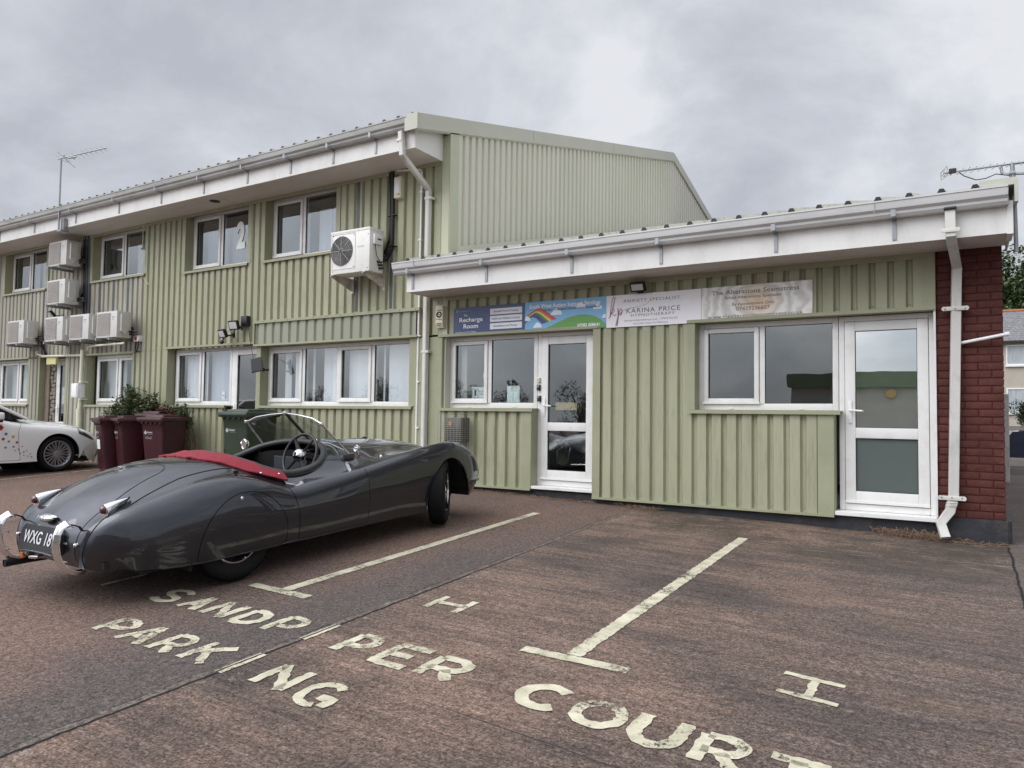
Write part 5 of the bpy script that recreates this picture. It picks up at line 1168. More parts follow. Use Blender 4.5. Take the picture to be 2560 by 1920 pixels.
def wheel(parent, cx, cy, cz, r, w, rim_r, side=1, turn=0.0, kind='classic', name='wheel'):
    "wheel with its axle along X; side +1 = outer face looks to +X"
    Mx = Matrix.Translation((cx, cy, cz)) @ Matrix.Rotation(turn, 4, 'Z') @ Matrix.Scale(side, 4, (1, 0, 0))
    h = w/2
    mb = MB()
    prof = [(rim_r-.005, -h*.72), (rim_r+.015, -h*.86), ((r+rim_r)/2, -h), (r-.028, -h*.92), (r-.010, -h*.74), (r-.002, -h*.6), (r, -h*.3)]
    prof = prof+[(r, h*.3), (r-.002, h*.6), (r-.010, h*.74), (r-.028, h*.92), ((r+rim_r)/2, h), (rim_r+.015, h*.86), (rim_r-.005, h*.72)]
    mb.lathe(prof, 56, Mx)
    # tread blocks: zig-zag ribs and sipes
    for k, xx in enumerate((-h*.62, -h*.37, -h*.12, h*.12, h*.37, h*.62)):
        pts = []; n = 112
        for i in range(n):
            th = 2*math.pi*i/n; dx = .004*(1 if (i//2) % 2 else -1); rr = r+.003-(.004 if abs(xx) > h*.5 else 0)
            pts.append(Mx @ Vector((xx+dx, rr*math.cos(th), rr*math.sin(th))))
        vs = []
        for i, q in enumerate(pts):
            c_ = Mx @ Vector((xx, 0, 0)); rad = (q-Mx @ Vector((xx, 0, 0))); axx = (Mx.to_3x3() @ Vector((1, 0, 0))).normalized()
            vs += [q-axx*h*.095, q+axx*h*.095]
        mb.add(vs, [(2*i, 2*((i+1) % n), 2*((i+1) % n)+1, 2*i+1) for i in range(n) if not (i % 7 == 0 and k in (0, 5))])
    W_ = thingless(name, parent)
    W_ = mb.build('wheel', M['rubber'], parent, smooth=50, fix=False); W_['label'] = name
    if kind == 'classic':
        mb = MB(); mb.lathe([(rim_r, -h*.7), (rim_r-.03, -h*.5), (rim_r-.05, h*.2), (rim_r-.015, h*.62), (rim_r+.002, h*.78), (rim_r-.006, h*.80), (rim_r-.03, h*.60), (rim_r-.06, h*.25), (.10, h*.30)], 40, Mx); mb.build('rim', M['paint'], W_, smooth=45)
        mb = MB(); mb.lathe([(rim_r-.004, h*.74), (rim_r-.002, h*.84), (rim_r-.012, h*.86), (rim_r-.018, h*.76)], 40, Mx); mb.build('trim_ring', M['chrome'], W_, smooth=50)
        mb = MB(); mb.lathe([(.115, h*.30), (.112, h*.55), (.085, h*.78), (.05, h*.88), (.0, h*.90)], 32, Mx); mb.build('hub_cap', M['chrome'], W_, smooth=50)
    else:
        mb = MB(); mb.lathe([(rim_r, -h*.7), (rim_r-.03, -h*.3), (rim_r-.03, h*.5), (rim_r+.004, h*.84), (rim_r-.008, h*.86), (rim_r-.02, h*.66)], 48, Mx)
        for k in range(10):
            a = 2*math.pi*k/10; 
            for da in (-.10, .10):
                ri = .05; ro_ = rim_r-.012
                def P_(rr, aa, xx): return Mx @ Vector((xx, rr*math.cos(aa), rr*math.sin(aa)))
                w0, w1 = .16, .045
                vs = [P_(ri, a+da-w0, h*.62), P_(ri, a+da+w0, h*.62), P_(ro_, a+da*1.5+w1, h*.72), P_(ro_, a+da*1.5-w1, h*.72), P_(ri, a+da-w0*1.1, h*.4), P_(ri, a+da+w0*1.1, h*.4), P_(ro_, a+da*1.5+w1*1.4, h*.45), P_(ro_, a+da*1.5-w1*1.4, h*.45)]
                mb.add(vs, [(0, 1, 2, 3), (4, 7, 6, 5), (0, 3, 7, 4), (1, 5, 6, 2)])
        mb.lathe([(.06, h*.4), (.058, h*.66), (.03, h*.70), (0, h*.70)], 20, Mx); mb.build('rim', M['steel'], W_, smooth=30)
        mb = MB(); mb.lathe([(rim_r-.02, -h*.2), (.0, -h*.2)], 40, Mx); mb.lathe([(.16, h*.1), (.158, h*.2), (.05, h*.2)], 30, Mx); mb.build('brake_disc', M['darkalloy'], W_, smooth=40)
    return W_
def thingless(*a): return None
# ---- the vintage sports car: local X = right, Y = forward (0 at the rear axle), Z up from the ground
def roadster():
    cx_ = -5.36; y0 = 3.69
    nx = Vector((1, 0, gz(cx_+.6, y0+1.2)-gz(cx_-.6, y0+1.2))); nx.z = -.008; ny = Vector((0, 1, (gz(cx_, y0+2.6)-gz(cx_, y0))/2.6))
    nx.normalize(); ny.normalize(); nz_ = nx.cross(ny).normalized(); nx = ny.cross(nz_)
    M4 = Matrix(((nx.x, ny.x, nz_.x, cx_), (nx.y, ny.y, nz_.y, y0), (nx.z, ny.z, nz_.z, gz(cx_, y0)), (0, 0, 0, 1)))
    car = thing('sports_car', 'dark grey vintage open two-seater with a red hood cover and chrome tail lamps', 'car', M4=M4)
    net = [
     [(-.80,.58,.24),(-.86,.55,.24),(-.91,.51,.245),(-.95,.46,.25),(-.98,.40,.26),(-.99,.34,.265),(-1.0,.25,.27),(-1.0,.12,.275),(-1.0,0,.28)],
     [(-.76,.63,.23),(-.87,.58,.33),(-.93,.53,.36),(-.975,.465,.375),(-1.0,.405,.385),(-1.01,.34,.39),(-1.02,.25,.395),(-1.03,.12,.40),(-1.03,0,.40)],
     [(-.66,.67,.22),(-.76,.665,.38),(-.83,.615,.48),(-.88,.55,.535),(-.91,.485,.555),(-.935,.405,.54),(-.965,.27,.525),(-.98,.13,.535),(-.985,0,.54)],
     [(-.5,.71,.21),(-.53,.735,.38),(-.57,.715,.53),(-.61,.655,.625),(-.645,.585,.662),(-.68,.49,.66),(-.72,.32,.695),(-.74,.16,.715),(-.75,0,.72)],
     [(-.3,.74,.205),(-.3,.78,.38),(-.3,.775,.58),(-.31,.715,.70),(-.32,.645,.748),(-.33,.55,.757),(-.35,.38,.81),(-.36,.19,.845),(-.36,0,.855)],
     [(0,.75,.205),(0,.79,.38),(0,.79,.60),(0,.74,.725),(0,.675,.775),(0,.58,.782),(0,.42,.845),(0,.21,.885),(0,0,.90)],
     [(.25,.75,.205),(.25,.79,.38),(.25,.785,.57),(.25,.74,.68),(.25,.68,.722),(.25,.60,.745),(.25,.43,.83),(.25,.21,.88),(.25,0,.90)],
     [(.5,.745,.205),(.5,.78,.38),(.5,.775,.53),(.5,.735,.615),(.5,.68,.652),(.5,.61,.70),(.5,.45,.80),(.5,.22,.865),(.5,0,.89)],
     [(.75,.74,.20),(.75,.775,.38),(.75,.77,.535),(.75,.73,.625),(.75,.675,.662),(.75,.60,.705),(.75,.45,.80),(.75,.22,.86),(.75,0,.885)],
     [(1.05,.74,.20),(1.05,.775,.38),(1.05,.77,.555),(1.05,.73,.652),(1.05,.67,.692),(1.05,.585,.755),(1.05,.45,.845),(1.05,.22,.90),(1.05,0,.915)],
     [(1.35,.735,.20),(1.35,.77,.39),(1.35,.77,.58),(1.35,.73,.685),(1.35,.66,.725),(1.35,.56,.785),(1.35,.42,.868),(1.35,.22,.915),(1.35,0,.93)],
     [(1.8,.725,.195),(1.8,.765,.40),(1.8,.765,.62),(1.8,.735,.725),(1.8,.665,.772),(1.8,.54,.792),(1.8,.38,.862),(1.8,.2,.90),(1.8,0,.918)],
     [(2.2,.73,.19),(2.2,.77,.42),(2.2,.775,.65),(2.2,.74,.768),(2.2,.65,.818),(2.2,.50,.775),(2.2,.33,.832),(2.2,.18,.875),(2.2,0,.895)],
     [(2.6,.74,.19),(2.6,.785,.42),(2.6,.785,.67),(2.6,.74,.800),(2.6,.63,.848),(2.6,.47,.735),(2.6,.29,.78),(2.6,.17,.83),(2.6,0,.855)],
     [(2.88,.74,.22),(2.9,.775,.42),(2.9,.765,.66),(2.9,.72,.785),(2.9,.61,.825),(2.9,.45,.66),(2.9,.27,.68),(2.9,.16,.765),(2.9,0,.79)],
     [(3.0,.73,.25),(3.1,.745,.42),(3.13,.73,.6),(3.14,.69,.69),(3.15,.59,.725),(3.1,.44,.60),(3.12,.27,.58),(3.14,.15,.65),(3.15,0,.675)],
     [(3.14,.69,.30),(3.25,.69,.44),(3.28,.67,.52),(3.29,.64,.565),(3.3,.57,.585),(3.2,.43,.50),(3.18,.27,.46),(3.22,.13,.48),(3.23,0,.49)],
     [(3.26,.64,.36),(3.31,.64,.40),(3.33,.62,.4),(3.34,.6,.42),(3.34,.55,.43),(3.22,.43,.38),(3.2,.27,.34),(3.22,.13,.32),(3.22,0,.32)]]
    rows = spline_rows(net, 300, 110)
    P = grid_poly(rows)
    # front wheel arch
    def arch(q):                                   # > 0 inside the opening
        s, v, h = q
        if v < .40 or s < 1.9: return -1
        c, rx, rz = 2.60, (.365 if s < 2.60 else .375), .50
        return (1-math.sqrt(((s-c)/rx)**2+((h-.20)/rz)**2))*.36
    _, P = P.split(arch)
    _, P = P.split(lambda q: (.250+1.5*max(0, q.x-3.02)**2+.9*max(0, 3.0-q.x)**1.0*0-q.z) if (q.x > 2.7 and q.y > .35) else -1)
    # cockpit opening in plan
    def cock(q):
        s, v, h = q
        if h < .45: return -1
        c = .72; a = .50 if s < c else .545
        e_ = (abs((s-c)/a)**2.5+abs(v/.575)**2.7)**(1/2.6)
        return (1-e_)*.5
    _, P = P.split(cock)
    def seamcut(P_, fn, w=.0034):
        i_, o_ = P_.split(lambda q: fn(q)-w); g_, o_ = o_.split(lambda q: fn(q)+w); return i_, g_, o_
    gaps = []
    spat, g_, P = seamcut(P, lambda q: (.395-math.hypot(q.x-.03, q.z-.27)) if q.y > .55 and q.x < .6 and q.x > -.6 else -1); gaps.append(g_)
    def doorf(q):
        s, v, h = q
        if v < .35 or h < .16: return -1
        f = 1.385-.02*(h/.7)-s; r_ = s-(.555-.075*max(0, (h-.2)/.45)**2.2)
        if v < .71 and h > .60: f = min(f, 1.345-s-max(0, .735-v)*.6)
        b = h-.212
        return min(f, r_, b)
    dr, g_, P = seamcut(P, doorf); gaps.append(g_)
    def boot(q):
        s, v, h = q
        if s > -.1 or h < .30: return -1
        hw = .365-.06*max(0, (s+.75))/.45
        f = -.27-s; sd = hw-abs(v); r_ = .13
        if f < r_ and sd < r_: return r_-math.hypot(r_-f, r_-sd)
        return min(f, sd)
    bt, g_, P = seamcut(P, boot); gaps.append(g_)
    def bonnet(q):
        s, v, h = q
        hw = .43-.215*max(0, (s-1.45))/1.6-.05*math.sin(max(0, min(1, (s-1.4)/1.6))*math.pi)*.3
        f = s-1.52; sd = hw-abs(v); e_ = 3.06-s
        if f < .15 and sd < .15: return .15-math.hypot(.15-f, .15-sd)
        return min(f, sd, e_)
    bn, g_, P = seamcut(P, bonnet); gaps.append(g_)
    body = P.build('body', M['paint'], car)
    gp = Poly(P.V, P.N, [f for g_ in gaps for f in g_.F]); gp.build('panel_gap', M['seam'], body, off=-.004)
    # inner skins behind the gaps so that nothing shines through
    spat_o = spat.build('wheel_spat', M['paint'], car, off=.0005, pair=True)
    dr.build('door', M['paint'], car, off=.0005, pair=True)
    boot_o = bt.build('boot_lid', M['paint'], car, off=.001); bn.build('bonnet', M['paint'], car, off=.001)
    # beading between rear wing and body: follow one column of the control net
    def surf(s_, v_):
        "closest grid point from above at plan position"
        best = None
        for r_ in rows:
            for q in r_:
                if q.z < .25: continue
                d_ = (q.x-s_)**2+(q.y-v_)**2
                if best is None or d_ < best[0] or (abs(d_-best[0]) < 1e-5 and q.z > best[1].z): best = (d_, q)
        return best[1]
    # beading path from tail bottom up and over the wing to the door
    bead = []
    nv = len(rows[0]); nu = len(rows)
    for i in range(0, nu, 2):
        s8 = rows[i][nv-1].x
        r_ = rows[i]
        if r_[int(nv*.6)].x > .47: break
        s_m = r_[int(nv*.5)].x; t_ = _lerp(s_m, [(-1.0, .43), (-.88, .50), (-.6, .60), (-.3, .655), (0, .675), (.5, .68)])
        k = (nv-1)*t_; q = r_[int(k)].lerp(r_[int(k)+1], k-int(k)); bead.append((q.y, q.x, q.z+.0005))
    for sg in (1, -1):
        mb = MB(); mb.tube([(sg*a, b, c) for a, b, c in bead], .0042, 6); mb.build('wing_beading', M['seam'], body, smooth=60)
    # bottom edge roll of the sills
    for sg in (1, -1):
        mb = MB(); mb.tube([(sg*(rows[i][0].y-.006), rows[i][0].x, rows[i][0].z) for i in range(30, nu, 3) if -.75 < rows[i][0].x < 2.24], .009, 6); mb.build('sill_edge', M['paint'], body, smooth=60)
    # wheel arch lip and inner wells, floor
    for sg in (1, -1):
        mb = MB(); pts = []
        for k in range(25):
            a = math.pi*(k/24); c = 2.60; rx = .365 if math.cos(a) < 0 else .375
            s_ = c+rx*math.cos(a); h_ = .20+.50*math.sin(a)
            v_ = .745+.04*math.sin(a)**.5 if 0 < k < 24 else .74
            pts.append((sg*(v_-.012), s_, h_))
        pts = [p for p in pts if p[2] > .30 or p[1] < 2.6]; mb.tube(pts, .008, 6); mb.build('arch_lip', M['paint'], body, smooth=60)
        mb = MB(); n = 20
        vs = []
        for k in range(n+1):
            a = math.pi*k/n; s_ = 2.60+.40*math.cos(a); h_ = max(.16+.56*math.sin(a), .31 if k < 6 else .2)
            vs += [(sg*.375, s_, h_), (sg*.715, s_, h_)]
        mb.add(vs, [(2*i, 2*i+1, 2*i+3, 2*i+2) for i in range(n)]); mb.add([(sg*.375, 2.60+.4*math.cos(math.pi*k/n), max(.16+.56*math.sin(math.pi*k/n), .31 if k < 6 else .2)) for k in range(n+1)], [tuple(range(n+1))])
        mb.build('wheel_well', M['under'], body, fix=False)
        mb = MB(); vs = []
        for k in range(n+1):
            a = math.pi*k/n; s_ = .03+.44*math.cos(a); h_ = .16+.50*math.sin(a); vs += [(sg*.45, s_, h_), (sg*.735, s_, h_)]
        mb.add(vs, [(2*i, 2*i+1, 2*i+3, 2*i+2) for i in range(n)]); mb.build('wheel_well', M['under'], body, fix=False)
    mb = MB(); mb.box(-.62, .62, -.70, 2.2, .19, .24); mb.box(-.38, .38, 2.2, 3.15, .20, .55); mb.box(-.70, .70, .42, 2.2, .195, .21); mb.box(-.55, .55, -.92, -.6, .26, .30)
    mb.tube([(-.6, 0, .33), (.6, 0, .33)], .035, 8); mb.tube([(-.6, 2.6, .30), (.6, 2.6, .30)], .03, 8); mb.prism([(1.95, .20), (2.35, .22), (2.35, .30), (1.95, .30)], 'x', .38, .62); mb.build('chassis', M['under'], car)
    # front wing tip fills (inside of the front wing in shadow)
    mb = MB(); mb.box(-.72, .72, 3.0, 3.02, .25, .45); mb.build('valance', M['under'], car)
    # wheels
    for sx, sy, turn in ((1, 0, 0), (-1, 0, 0), (1, 2.59, R(31)), (-1, 2.59, R(31))):
        wheel(car, sx*.635, sy, .345, .345, .185 if sy else .17, .215, sx, turn, 'classic', 'wide-treaded wheel turned to the left' if sy else 'rear wheel half hidden by the spat')
    # cockpit: tub, seats, dash
    mb = MB(); mb.box(-.60, .60, .18, 1.60, .23, .26); mb.box(-.625, -.60, .2, 1.3, .24, .66); mb.box(.60, .625, .2, 1.3, .24, .66); mb.box(-.55, .55, .10, .13, .25, .80); mb.box(-.09, .09, .2, 1.6, .25, .45); mb.box(-.42, .42, 1.58, 1.62, .25, .80); mb.build('interior_tub', M['redleather'], car)
    for sx in (-.31, .31):
        mb = MB(); mb.bbox(sx-.23, sx+.23, .25, .72, .30, .43, .04); m4 = Matrix.Translation((sx, .25, .42)) @ Matrix.Rotation(R(12), 4, 'X'); mb.bbox(-.23, .23, -.05, .06, -.02, .36, .04, M4=m4); mb.build('seat', M['redleather'], car, smooth=50)
    mb = MB()
    pts = [(-.53, .70), (-.50, .83), (-.3, .87), (0, .89), (.3, .87), (.50, .83), (.53, .70), (.50, .56), (-.50, .56)]
    mb.prism([(a, b-.03) for a, b in pts], 'y', 1.13, 1.16); dash = mb.build('dashboard', M['redleather'], car)
    mb = MB()
    for a, b, r_ in ((-.05, .74, .055), (.10, .74, .055), (-.14, .70, .025), (-.14, .77, .025), (.0, .66, .022), (.06, .66, .016), (.44, .74, .05), (.20, .66, .012), (-.22, .66, .012)):
        mb.tube([(a+r_*math.cos(t), 1.124, b+r_*math.sin(t)) for t in [k*math.pi/8 for k in range(16)]], .004, 5, close=True)
        if r_ < .02: mb.cyl((a, 1.10, b), r_*.7, .02, 'y', 10)
    mb.build('gauge_ring', M['chrome'], dash, smooth=50)
    mb = MB(); mb.bbox(-.20, .24, 1.118, 1.131, .615, .80, .004); mb.build('instrument_panel', mat('grey_panel', (.055, .06, .065), .35, .2), dash)
    # padded rim round the cockpit
    rim = []
    for k in range(72):
        th = 2*math.pi*k/72; c, s_ = math.cos(th), math.sin(th)
        ex = 2/2.6; ss = .72+(.50 if c < 0 else .545)*math.copysign(abs(c)**ex, c); vv = .575*math.copysign(abs(s_)**ex, s_)
        rim.append((ss, vv))
    rp_ = []
    for ss, vv in rim:
        q = surf(ss, abs(vv)); rp_.append((vv, ss, q.z+.008))
    for _ in range(2): rp_ = [tuple((Vector(rp_[i-1])+2*Vector(rp_[i])+Vector(rp_[(i+1) % 72]))/4) for i in range(72)]
    mb = MB(); mb.tube(rp_, .030, 12, close=True, prof=[(1.0*math.cos(a), .95*math.sin(a)) for a in [2*math.pi*j/12 for j in range(12)]])
    mb.build('cockpit_roll', M['leather'], car, smooth=60)
    mb = MB(); mb.tube([(a*1.055, (b-.72)*1.055+.72, c-.018) for a, b, c in rp_], .003, 5, close=True); mb.build('piping', M['leather'], car, smooth=60)
    # red hood cover over the rear of the cockpit: a folded cloth hugging the deck
    def cloth(q):
        s, v, h = q
        if h < .45: return -1
        e_ = (abs((s-.70)/.735)**2.3+abs(v/.655)**2.3)**(1/2.3)
        return min((1-e_)*.6, .53-s)
    full = grid_poly(rows); cl, _ = full.split(cloth)
    def inner(q):
        s, v, h = q; e_ = (abs((s-.72)/.475)**2.5+abs(v/.55)**2.7)**(1/2.6); return (1-e_)*.5
    _, cl = cl.split(inner)
    def wr(q):
        s, v, h = q; e_ = (abs((s-.72)/.50)**2.5+abs(v/.575)**2.7)**(1/2.6)
        d_ = max(0, 1-abs(e_-1.06)/.22); return .013+.024*d_+.009*noise.noise(Vector((s*7, v*9, 0)))+.004*noise.noise(Vector((s*22, v*22, 2)))
    co_ = cl.build('hood_cover', M['redcloth'], car, offn=wr)
    sm = co_.modifiers.new('solid', 'SOLIDIFY'); sm.thickness = .016; sm.offset = -1
    mb = MB()
    for s_, v_ in ((.30, .595), (.475, .60)):
        for sg in (1, -1):
            q = surf(s_, v_); mb.sphere((sg*(v_+.035), s_-.02, q.z+.035), .011, 8, sc=(1, 1, .7))
    mb.build('press_stud', M['chrome'], co_, smooth=60)
    # windscreen: two flat panes in a vee
    B0 = Vector((0, 1.385, .930)); T0 = Vector((0, 1.085, 1.205))
    for sg in (1, -1):
        Bc = Vector((sg*.545, 1.30, .865)); Tc = Vector((sg*.50, 1.055, 1.118)); Tm = Vector((sg*.375, 1.064, 1.165))
        Bm = Vector((sg*.28, 1.365, .915))
        mb = MB(); mb.add([B0, Bm, Bc, Tc, Tm, T0], [(0, 1, 2, 3, 4, 5)]); g = mb.build('windscreen_pane', M['glasst'], car, fix=False)
        mb = MB(); mb.tube([T0, T0.lerp(Tm, .5)+Vector((0, 0, .006)), Tm, Tc], .0065, 8); mb.build('windscreen_top_rail', M['chrome'], car, smooth=60)
        mb = MB(); mb.tube([Tc+Vector((0, -.01, .008)), Bc+Vector((sg*.01, .02, -.02)), Bc+Vector((sg*.012, .035, -.055))], [.0075, .0085, .011], 8); mb.bbox(Tc.x-.016, Tc.x+.016, Tc.y-.022, Tc.y+.014, Tc.z-.014, Tc.z+.014, .004); mb.build('windscreen_pillar', M['chrome'], car, smooth=60)
        mb = MB(); mb.tube([B0+Vector((sg*.05, 0, -.004)), Bm, Bc], .007, 6); mb.tube([B0+Vector((sg*.10, .05, .012)), Bm+Vector((sg*.1, .03, .012))], .004, 5); mb.sphere(B0+Vector((sg*.12, -.03, .01)), .011, 8); mb.build('windscreen_base_rail', M['chrome'], car, smooth=60)
        q = Bc+Vector((sg*.01, .04, -.075)); mb = MB(); mb.bbox(q.x-.022, q.x+.022, q.y-.07, q.y+.05, q.z-.012, q.z+.045, .012); mb.build('pillar_foot', M['paint'], car, smooth=50)
    mb = MB(); mb.tube([T0, B0], .0115, 8, prof=[(1, .7), (.7, 1), (-.7, 1), (-1, .7), (-1, -.7), (-.7, -1), (.7, -1), (1, -.7)]); mb.build('windscreen_centre_post', mat('dark_post', (.10, .10, .11), .3, .8), car, smooth=50)
    mb = MB(); mb.bbox(-.022, .022, 1.065, 1.10, 1.198, 1.222, .006); mb.build('post_cap', M['chrome'], car, smooth=50)
    # mirrors
    for x, y, z, r_ in ((-.60, 1.10, .895, .052), (.60, 1.38, .885, .032)):
        mr = Matrix.Translation((x, y, z)) @ Matrix.Rotation(R(-8), 4, 'Z')
        mb = MB(); mb.lathe([(0, .045), (r_*.6, .035), (r_*.95, .01), (r_, -.004), (r_*.93, -.008), (r_*.90, -.002), (0, -.002)], 24, mr, axis='y'); mb.tube([mr @ Vector((0, .02, -r_*.5)), (x, y+.03, z-r_-.03)], .007, 6); mb.build('wing_mirror', M['chrome'], car, smooth=50)
    # steering wheel
    hub = Vector((.33, .955, .84)); ax = Vector((0, -.93, .365)).normalized(); up_ = Vector((0, .365, .93)).normalized(); rt = Vector((1, 0, 0))
    def SW(a, r_, o=0): return hub+rt*r_*math.cos(a)+up_*r_*math.sin(a)+ax*o
    mb = MB(); mb.tube([SW(2*math.pi*k/40, .197) for k in range(40)], .0125, 8, close=True)
    for a in (R(52), R(128), R(232), R(308)): mb.tube([SW(a, .03, .0), SW(a, .19)], [.020, .012], 6, prof=[(1, .4), (0, .5), (-1, .4), (-1, -.4), (0, -.5), (1, -.4)])
    sw = mb.build('steering_wheel', M['black'], car, smooth=60)
    mb = MB(); mz = Matrix.Translation(hub) @ ax.to_track_quat('Z', 'Y').to_matrix().to_4x4(); mb.lathe([(.0, .062), (.026, .058), (.048, .042), (.058, .015), (.060, -.02), (.05, -.03)], 24, mz, axis='z'); mb.build('horn_boss', M['chrome'], sw, smooth=60)
    mb = MB(); mb.sphere(hub+ax*.047, .022, 12); mb.tube([hub-ax*.03, hub-ax*.5], .016, 8); mb.build('steering_column', M['black'], sw, smooth=60)
    # tail lamps
    for sg in (1, -1):
        c = Vector((sg*.445, -.852, .632)); q2 = Vector((sg*.435, -.685, .690))
        mb = MB(); n = 18; L_ = 9; vs = []
        for i in range(L_+1):
            t = i/L_; p = c.lerp(q2, t); r_ = .041*(1-t**1.3)+.002; drop = .0
            for k in range(n):
                a = 2*math.pi*k/n; x = p.x+r_*math.cos(a)*(1+.15*(math.sin(a) < 0)); z = p.z+r_*math.sin(a)*(1.0 if math.sin(a) > 0 else 1.15+1.1*(1-t)*abs(math.sin(a)))
                vs.append((x, p.y+(-.02*(1-t)*abs(math.sin(a)) if math.sin(a) < 0 else 0), z))
        fs = [(i*n+k, i*n+(k+1) % n, (i+1)*n+(k+1) % n, (i+1)*n+k) for i in range(L_) for k in range(n)]+[tuple(range(n))]
        mb.add(vs, fs); lp = mb.build('tail_lamp', M['chrome'], car, smooth=60)
        mb = MB(); mb.lathe([(.036, .008), (.038, .0), (.033, -.006), (.030, -.004)], 24, Matrix.Translation(c+Vector((0, -.004, .002))), axis='y'); mb.build('bezel', M['chrome'], lp, smooth=60)
        mb = MB(); mb.lathe([(.030, -.004), (.027, -.018), (.018, -.028), (0, -.032)], 22, Matrix.Translation(c+Vector((0, -.004, .002))), axis='y'); mb.build('lens', M['redlens'], lp, smooth=60)
        mb = MB(); mb.tube([c+Vector((-.045, -.02, -.060)), c+Vector((-.02, -.01, -.072)), c+Vector((.0, -.01, -.085)), c+Vector((.03, .01, -.070)), c+Vector((.04, .06, -.03)), c+Vector((.03, .12, .035)), q2+Vector((0, .008, .004))] if sg > 0 else [c+Vector((.045, -.02, -.060)), c+Vector((.02, -.01, -.072)), c+Vector((0, -.01, -.085)), c+Vector((-.03, .01, -.070)), c+Vector((-.04, .06, -.03)), c+Vector((-.03, .12, .035)), q2+Vector((0, .008, .004))], .006, 6); mb.build('gasket', M['rubber'], lp, smooth=60)
    # overriders with their bows
    for sg in (1, -1):
        path = [(-1.045, .542), (-1.072, .556), (-1.10, .540), (-1.118, .50), (-1.126, .44), (-1.118, .38), (-1.098, .325), (-1.062, .280), (-1.01, .252), (-.95, .245)]
        mb = MB(); n = 10; vs = []
        for i, (y, z) in enumerate(path):
            t = i/(len(path)-1); hw = .042*(1-.4*t); a0 = path[max(i-1, 0)]; a1 = path[min(i+1, len(path)-1)]
            ty, tz = a1[0]-a0[0], a1[1]-a0[1]; l_ = math.hypot(ty, tz); ny_, nz2 = tz/l_, -ty/l_
            if ny_ > 0 and i > 1: pass
            for k in range(n+1):
                u = -1+2*k/n; bulge = .022*(1-u*u)+(.007 if abs(u) < .25 else 0)
                vs.append((sg*.375+u*hw, y-bulge*abs(ny_ if abs(ny_) > .2 else .2), z+bulge*(nz2 if i < 2 else (-abs(nz2) if z < .3 else nz2))))
        m_ = n+1; mb.add(vs, [(i*m_+k, i*m_+k+1, (i+1)*m_+k+1, (i+1)*m_+k) for i in range(len(path)-1) for k in range(n)])
        ov = mb.build('overrider', M['chrome'], car, smooth=50, fix=False); md = ov.modifiers.new('solid', 'SOLIDIFY'); md.thickness = .004; md.offset = -1
        mb = MB(); bow = [(-1.07, .545), (-1.03, .555), (-.985, .535), (-.955, .49), (-.945, .435), (-.945, .39)]
        mb.tube([(sg*.375, a, b) for a, b in bow], .014, 6, prof=[(1, .3), (0, .35), (-1, .3), (-1, -.3), (0, -.35), (1, -.3)]); mb.build('bow', M['black'], ov, smooth=50)
        mb = MB(); mb.tube([(sg*.375, -1.0, .418), (sg*.375, -.93, .425), (sg*.405, -.86, .44)], [.014, .017, .019], 8); mb.sphere((sg*.375, -1.01, .416), .015, 8)
        for z in (.45, .33): mb.tube([(sg*.375+.03, -1.095, z), (sg*.375+.055, -1.095, z)], .006, 6)
        mb.build('mount', M['chrome'], ov, smooth=50)
        mb = MB(); mb.lathe([(.042, 0), (.035, .012), (.018, .016)], 18, Matrix.Translation((sg*.405, -.925, .43)) @ Matrix.Rotation(R(90), 4, 'X'), axis='z'); mb.build('grommet', M['rubber'], ov, smooth=50)
    # number plate panel, lamp, handle, exhaust
    mp_ = Matrix.Translation((0, -1.040, .432)) @ Matrix.Rotation(R(-17), 4, 'X')
    mb = MB(); out = [(-.235, -.085), (.235, -.085), (.255, -.06), (.250, .045), (.22, .078), (-.22, .078), (-.250, .045), (-.255, -.06)]
    mb.prism(out, 'y', -.012, .05, M4=mp_); pl = mb.build('number_plate', M['black'], car, smooth=30)
    mb = MB(); put_text(mb, 'WXG 181', -.195, .195, -.042, .083, -.0155, F=lambda q: mp_ @ q, bold=.012); mb.build('plate_characters', plain((.60, .62, .64), .4), pl, fix=False)
    mb = MB(); mb.tube([(-.20, -1.075, .335), (-.10, -1.08, .345), (0, -1.083, .350), (.12, -1.083, .350), (.22, -1.078, .342)], .006, 6); mb.build('plate_surround', M['paint'], pl, smooth=60)
    mb = MB(); mb.sphere((0, -1.0, .560), .05, 20, sc=(1.5, .8, .55)); mb.sphere((0, -.985, .572), .03, 16, sc=(3.2, .8, .5)); 
    for s_ in (-.05, -.02, .02, .05): mb.tube([(s_, -1.045, .556), (s_, -1.03, .582)], .003, 5)
    mb.build('plate_lamp', M['chrome'], car, smooth=60)
    mb = MB(); mb.tube([(-.055, -1.085, .305), (-.02, -1.085, .310), (.05, -1.08, .318)], [.011, .013, .008], 8); mb.cyl((-.0, -1.08, .308), .012, .05, 'y', 10); mb.build('boot_handle', M['chrome'], car, smooth=60)
    mb = MB(); mb.tube([(-.36, -.55, .215), (-.37, -.95, .225), (-.375, -1.10, .225)], .026, 14, caps=False); mb.tube([(-.36, -.55, .215), (-.375, -1.095, .225)], .022, 12); mb.build('exhaust_pipe', M['black'], car, smooth=60)
    mb = MB(); mb.bbox(-.375, -.335, -1.00, -.975, .245, .285, .006); mb.build('exhaust_strap', M['orange'], car)
    # small chrome things on the near side
    def stud(v, s, h, r_, name='badge', m='chrome'):
        mb = MB(); mb.sphere((v, s, h), r_, 12, sc=(.6, 1, 1)); return mb.build(name, M[m], car, smooth=60)
    for sg, so_ in zip((1, -1), spat_o):
        mb = MB(); mb.sphere((sg*.785, -.02, .625), .014, 12, sc=(.5, 1, 1)); mb.build('spat_lock', M['chrome'], so_, smooth=60)
